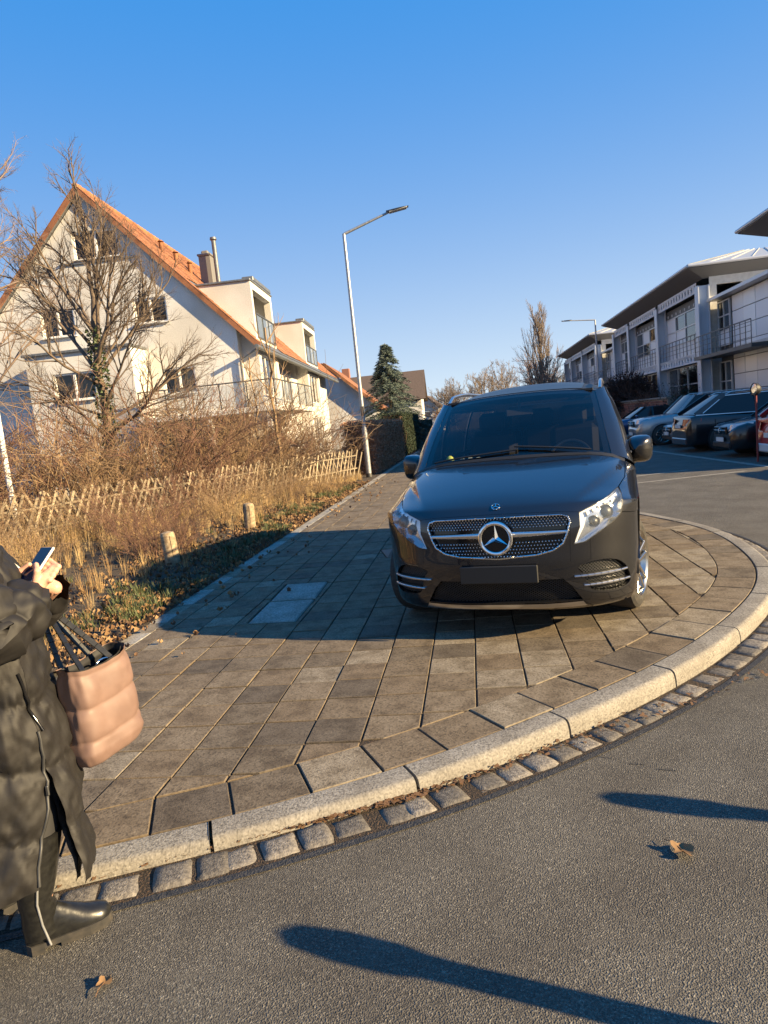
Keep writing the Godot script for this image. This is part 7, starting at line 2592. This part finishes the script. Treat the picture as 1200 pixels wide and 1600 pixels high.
# ---------- parked cars ----------
func car(called: String, label: String, end: Vector2, nose_out: bool, c: Dictionary) -> void:
	# c: L length, W half width, belt, roof, a b c d (screen base, roof front, roof rear, rear base), paint, top
	var L: float = c.L
	var W: float = c.W
	var e := Vector2(cos(TILT), sin(TILT))
	var pos := end if nose_out else end + e * L
	var T := thing(called, label, "car", Vector3(pos.x, 0.0, pos.y), deg_to_rad(-98.0 if nose_out else 82.0), "cars parked before the office")
	var belt: float = c.belt
	var st := [0.0, 0.05, 0.16, 0.35, 0.62, c.a * 0.75, c.a, (c.a + c.d) * 0.5, c.d, lerpf(c.d, L, 0.6), L - 0.12, L - 0.03, L]
	var top := [0.62, 0.72, c.hood - 0.09, c.hood - 0.03, c.hood, lerpf(c.hood, belt, 0.6), belt, belt + 0.02, c.tail, c.tail - 0.03, c.tail - 0.10, c.tail - 0.24, c.tail - 0.46]
	var wd := [0.66, 0.80, 0.90, 0.965, 0.99, 1.0, 1.0, 1.0, 0.99, 0.965, 0.90, 0.84, 0.72]
	var m := MB.new()
	var sec := func(i: int, j: int) -> Vector3:
		var w: float = W * wd[i]
		var h: float = top[i]
		var y0 := 0.22
		var q := [Vector2(-w * 0.9, y0), Vector2(-w, y0 + 0.14), Vector2(-w * 1.0, lerpf(y0, h, 0.62)), Vector2(-w * 0.965, h - 0.06), Vector2(-w * 0.90, h - 0.008), Vector2(-w * 0.45, h + 0.02), Vector2(0, h + 0.028), Vector2(w * 0.45, h + 0.02), Vector2(w * 0.90, h - 0.008), Vector2(w * 0.965, h - 0.06), Vector2(w, lerpf(y0, h, 0.62)), Vector2(w, y0 + 0.14), Vector2(w * 0.9, y0)]
		return Vector3(q[j].x, q[j].y, -st[i])
	m.grid(func(i, j): return sec.call(i, j), 12, 12, Vector3.ZERO, Vector3(0, 0.45, -L / 2))
	for i: int in [0, 12]:
		var mid := Vector3(0, 0.42, -st[i])
		for j in 12: m.tri(mid, sec.call(i, j), sec.call(i, j + 1), Vector3(0, 0, 1 if i == 0 else -1))
	m.quad(Vector3(-W * 0.85, 0.23, -0.2), Vector3(W * 0.85, 0.23, -0.2), Vector3(W * 0.85, 0.23, -L + 0.2), Vector3(-W * 0.85, 0.23, -L + 0.2), Vector3.DOWN)
	obj(T, "body", m, c.paint)
	# cabin
	var wb := W * 0.90
	var wr := W * 0.70
	var A := [c.a, belt]
	var rf: float = c.roof
	var P := func(s: float, b: float, y: float) -> Vector3:
		var t := clampf((y - belt) / (rf - belt), 0.0, 1.0)
		return Vector3(s * lerpf(wb, wr, t), y, -b)
	m = MB.new()
	m.grid(func(i, j):
		var u: float = j / 5.0 - 1.0
		var b: float = lerpf(c.b, c.c, i / 8.0)
		var y: float = rf - 0.03 * (1.0 - sin(PI * (0.15 + 0.7 * i / 8.0))) + 0.03 * (1.0 - u * u)
		return Vector3(u * (wr + 0.012), y, -b), 8, 10, Vector3.UP)
	obj(T, "roof", m, c.get("top", c.paint))
	m = MB.new()
	m.grid(func(i, j):
		var u: float = j / 5.0 - 1.0
		var t: float = i / 6.0
		return (P.call(u, lerpf(c.a, c.b, t), lerpf(belt + 0.01, rf, t)) as Vector3) + Vector3(0, 0.02, 0.05) * (1.0 - u * u), 6, 10, Vector3(0, 0.5, 1))
	obj(T, "windscreen", m, M.car_glass)
	m = MB.new()
	m.grid(func(i, j):
		var u: float = j / 5.0 - 1.0
		var t: float = i / 6.0
		return (P.call(u, lerpf(c.d, c.c, t), lerpf(c.tail + 0.01, rf, t)) as Vector3) + Vector3(0, 0.02, -0.05) * (1.0 - u * u), 6, 10, Vector3(0, 0.5, -1))
	obj(T, "rear_window", m, M.car_glass)
	for s: float in [-1.0, 1.0]:
		m = MB.new()
		m.quad(P.call(s, c.a, belt), P.call(s, c.d, c.tail), P.call(s, c.c, rf), P.call(s, c.b, rf), Vector3(s, 0.3, 0).normalized())
		obj(T, "side_window", m, M.car_glass)
		for q: Array in [[c.a, belt, c.b, rf, 0.09], [c.d, c.tail, c.c, rf, 0.16]]:
			m = MB.new()
			m.bar((P.call(s, q[0], q[1]) as Vector3), (P.call(s, q[2], q[3]) as Vector3) + Vector3(0, 0.01, 0), q[4], 0.03, Vector3(s, 0.2, 0), 0.008)
			obj(T, "pillar", m, c.get("top", c.paint))
		var mb: float = (c.b + c.c) * 0.5 - 0.1
		m = MB.new()
		m.bar((P.call(s, mb, belt) as Vector3) + Vector3(s * 0.004, 0, 0), (P.call(s, mb, rf) as Vector3) + Vector3(s * 0.004, 0, 0), 0.08, 0.02, Vector3(s, 0.2, 0))
		obj(T, "door_pillar", m, M.gloss_black)
		m = MB.new()
		m.bar((P.call(s, c.a, belt) as Vector3) + Vector3(s * 0.01, 0, 0), (P.call(s, c.d, c.tail) as Vector3) + Vector3(s * 0.01, 0, 0), 0.02, 0.018, Vector3(s, 0.2, 0))
		if c.get("bright", false):
			m.bar((P.call(s, c.b, rf) as Vector3) + Vector3(s * 0.012, -0.03, 0), (P.call(s, c.c, rf) as Vector3) + Vector3(s * 0.012, -0.03, 0), 0.02, 0.018, Vector3(s, 0.2, 0))
			m.bar((P.call(s, c.c, rf) as Vector3) + Vector3(s * 0.012, -0.03, 0), (P.call(s, c.d - 0.1, c.tail + 0.04) as Vector3) + Vector3(s * 0.012, 0, 0.1), 0.02, 0.018, Vector3(s, 0.2, 0))
		obj(T, "window_line", m, M.satin if c.get("bright", false) else M.gloss_black)
		if c.get("rails", false):
			m = MB.new()
			m.tube([Vector3(s * (wr - 0.03), rf, -c.b - 0.1), Vector3(s * (wr - 0.03), rf + 0.06, -c.b - 0.25), Vector3(s * (wr - 0.03), rf + 0.06, -c.c + 0.2), Vector3(s * (wr - 0.03), rf, -c.c + 0.05)], [0.016], 6)
			obj(T, "roof_rail", m, M.satin)
		m = MB.new()
		m.box(Transform3D(Basis(Vector3.UP, s * 0.2), Vector3(s * (W + 0.09), belt + 0.07, -c.a - 0.22)), Vector3(0.2, 0.14, 0.1), 0.035)
		obj(T, "door_mirror", m, c.paint)
		# doors: seams stand back as thin dark gaps
		for b: float in [c.a + 0.05, mb, c.d - 0.5]:
			m = MB.new()
			m.bx(Vector3(s * (W * 0.995), 0.62, -b), Vector3(0.012, 0.62, 0.008))
			obj(T, "door_gap", m, M.black)
		for b: float in [mb - 0.25, c.d - 0.65]:
			m = MB.new()
			m.bx(Vector3(s * (W + 0.005), belt - 0.17, -b), Vector3(0.03, 0.03, 0.2), 0.008)
			obj(T, "door_handle", m, c.paint)
		# wheels in dark arches
		for b: float in [0.86, L - 0.92]:
			m = MB.new()
			m.lathe([Vector2(0.0, -0.25), Vector2(c.wheel + 0.045, -0.25), Vector2(c.wheel + 0.045, 0.006), Vector2(0.0, 0.007)], Transform3D(Basis(Vector3(0, 0, 1), -PI / 2 * s), Vector3(s * W * 0.995, c.wheel + 0.005, -b)), 28)
			obj(T, "wheel_arch", m, M.black)
			wheel(T, Vector3(s * (W - 0.085), c.wheel, -b), 0.0, s, c.wheel, c.wheel * 0.70, 0.215, c.get("spokes", 5), M.rim)
		# lamps
		m = MB.new()
		m.grid(func(i, j):
			var t: float = i / 6.0
			var x: float = lerpf(0.52, 0.93, t) * W
			var bb: float = 0.03 + 0.42 * pow(t, 2.2)
			return Vector3(s * x, lerpf(c.hood - 0.22, c.hood - 0.07, j / 3.0) + 0.04 * t, -bb + 0.015 - 0.05 * j / 3.0), 6, 3, Vector3(s * 0.4, 0.3, 1))
		obj(T, "headlamp", m, M.headlamp)
		m = MB.new()
		m.grid(func(i, j):
			var t: float = i / 6.0
			var x: float = lerpf(c.get("lamp0", 0.55), 0.975, t) * W
			var bb: float = L - 0.005 - 0.36 * pow(t, 2.6)
			return Vector3(s * x, lerpf(c.tail - 0.28, c.tail - 0.10, j / 3.0), -bb - 0.02 + 0.035 * j / 3.0), 6, 3, Vector3(s * 0.4, 0.2, -1))
		obj(T, "tail_lamp", m, M.red_lamp)
	# front: grille, lower intake, plate; rear: bumper, plate
	m = MB.new()
	m.bx(Vector3(0, c.hood - 0.20, 0.012), Vector3(W * 0.95, 0.2, 0.05), 0.02)
	var gr := obj(T, "grille", m, M.gloss_black)
	m = MB.new()
	m.bx(Vector3(0, c.hood - 0.20, 0.042), Vector3(W * 0.9, 0.03, 0.015), 0.005)
	m.lathe([Vector2(0.075, 0.0), Vector2(0.075, 0.012), Vector2(0.06, 0.013), Vector2(0.058, 0.0)], Transform3D(Basis(Vector3.RIGHT, PI / 2), Vector3(0, c.hood - 0.20, 0.045)), 16)
	obj(gr, "grille_bar", m, M.chrome)
	m = MB.new()
	m.bx(Vector3(0, 0.33, 0.0), Vector3(W * 1.35, 0.16, 0.06), 0.03)
	obj(T, "front_intake", m, M.black)
	m = MB.new()
	m.bx(Vector3(0, 0.33, -L + 0.02), Vector3(W * 1.5, 0.2, 0.09), 0.03)
	obj(T, "rear_bumper", m, c.get("bumper", M.black))
	m = MB.new()
	m.bx(Vector3(0, 0.47, 0.045), Vector3(0.5, 0.11, 0.012), 0.003)
	obj(T, "front_plate", m, M.plate)
	m = MB.new()
	m.bx(Vector3(0, c.get("plate_y", 0.62), -L - 0.025), Vector3(0.5, 0.11, 0.012), 0.003)
	obj(T, "rear_plate", m, M.plate)

func parked_cars() -> void:
	var paint := func(r: float, g: float, b: float, metal: float) -> StandardMaterial3D:
		var p := mat(lin(r, g, b), 0.3, metal)
		p.clearcoat_enabled = true
		p.clearcoat = 0.9
		p.clearcoat_roughness = 0.04
		return p
	M.car_glass = mat(lin(0.012, 0.016, 0.020), 0.04)
	M.headlamp = mat(lin(0.55, 0.58, 0.62), 0.1, 0.4)
	M.red_lamp = mat(lin(0.42, 0.012, 0.016), 0.12)
	M.plate = mat(lin(0.62, 0.62, 0.60), 0.5)
	var endx := func(z: float) -> Vector2: return Vector2(8.65 + (-z - 14.06) * 0.08, z)
	car("blue_convertible", "dark blue convertible with a black soft top, farthest of the parked cars", endx.call(-31.0), true, {"L": 4.5, "W": 0.90, "belt": 0.90, "hood": 0.84, "tail": 0.92, "roof": 1.34, "a": 1.45, "b": 2.15, "c": 2.9, "d": 3.75, "wheel": 0.32, "paint": paint.call(0.02, 0.045, 0.13, 0.5), "top": mat(lin(0.012, 0.012, 0.013), 0.9)})
	car("silver_suv", "silver sport utility car with its front towards the road", endx.call(-25.2), true, {"L": 4.75, "W": 0.96, "belt": 1.06, "hood": 1.03, "tail": 1.10, "roof": 1.66, "a": 1.40, "b": 2.05, "c": 4.1, "d": 4.6, "wheel": 0.36, "paint": paint.call(0.30, 0.31, 0.32, 0.7), "rails": true})
	car("silver_saloon", "silver saloon mostly hidden between the silver utility car and black estate", endx.call(-22.9) + Vector2(0.5, 0.05), true, {"L": 4.5, "W": 0.88, "belt": 0.90, "hood": 0.80, "tail": 0.95, "roof": 1.42, "a": 1.35, "b": 2.1, "c": 3.2, "d": 3.9, "wheel": 0.31, "paint": paint.call(0.34, 0.35, 0.37, 0.6)})
	car("black_estate", "black estate car with red tail lamp and bright roof rails", endx.call(-20.45), false, {"L": 4.75, "W": 0.94, "belt": 0.98, "hood": 0.92, "tail": 1.08, "roof": 1.60, "a": 1.45, "b": 2.2, "c": 3.65, "d": 4.5, "wheel": 0.35, "paint": paint.call(0.012, 0.012, 0.015, 0.2), "rails": true, "bright": true, "plate_y": 0.78, "lamp0": 0.42, "bumper": paint.call(0.03, 0.032, 0.04, 0.2)})
	car("black_hatchback", "black hatchback with white number plate beside the red car", endx.call(-17.45), true, {"L": 4.0, "W": 0.87, "belt": 0.95, "hood": 0.90, "tail": 0.98, "roof": 1.47, "a": 1.05, "b": 1.75, "c": 3.3, "d": 3.85, "wheel": 0.31, "paint": paint.call(0.010, 0.010, 0.012, 0.2)})
	car("red_car", "red car at the right edge, partly out of view", endx.call(-14.95) + Vector2(0.0, 0.0), false, {"L": 4.1, "W": 0.88, "belt": 0.94, "hood": 0.88, "tail": 1.0, "roof": 1.45, "a": 1.15, "b": 1.85, "c": 3.4, "d": 3.95, "wheel": 0.31, "paint": paint.call(0.42, 0.02, 0.02, 0.1), "bumper": mat(lin(0.6, 0.6, 0.6), 0.4)})
	car("grey_car", "grey car just outside the right edge, next to the red one", endx.call(-11.9) + Vector2(0.5, 0.0), true, {"L": 4.3, "W": 0.9, "belt": 0.94, "hood": 0.88, "tail": 1.0, "roof": 1.5, "a": 1.15, "b": 1.85, "c": 3.5, "d": 4.1, "wheel": 0.32, "paint": paint.call(0.15, 0.15, 0.16, 0.4)})
	# round black lamp on a thin pole beside the red car
	var S := thing("round_lamp", "round black lamp on a thin red pole beside the red car", "lamp", Vector3(8.75, 0, -15.5))
	var m := MB.new()
	m.tube([Vector3.ZERO, Vector3(0, 1.52, 0)], [0.022], 8)
	obj(S, "pole", m, mat(lin(0.22, 0.03, 0.03), 0.5))
	var t := Transform3D(Basis(Vector3(0, 0, 1), PI / 2 - 0.1) * Basis(Vector3.UP, 0.0), Vector3(0.0, 1.66, 0))
	m = MB.new()
	m.lathe([Vector2(0.0, -0.10), Vector2(0.09, -0.08), Vector2(0.14, -0.02), Vector2(0.15, 0.05), Vector2(0.14, 0.055)], t, 20)
	obj(S, "housing", m, M.black)
	m = MB.new()
	m.lathe([Vector2(0.14, 0.04), Vector2(0.08, 0.05), Vector2(0.0, 0.055)], t, 20)
	obj(S, "glass", m, M.reflector)
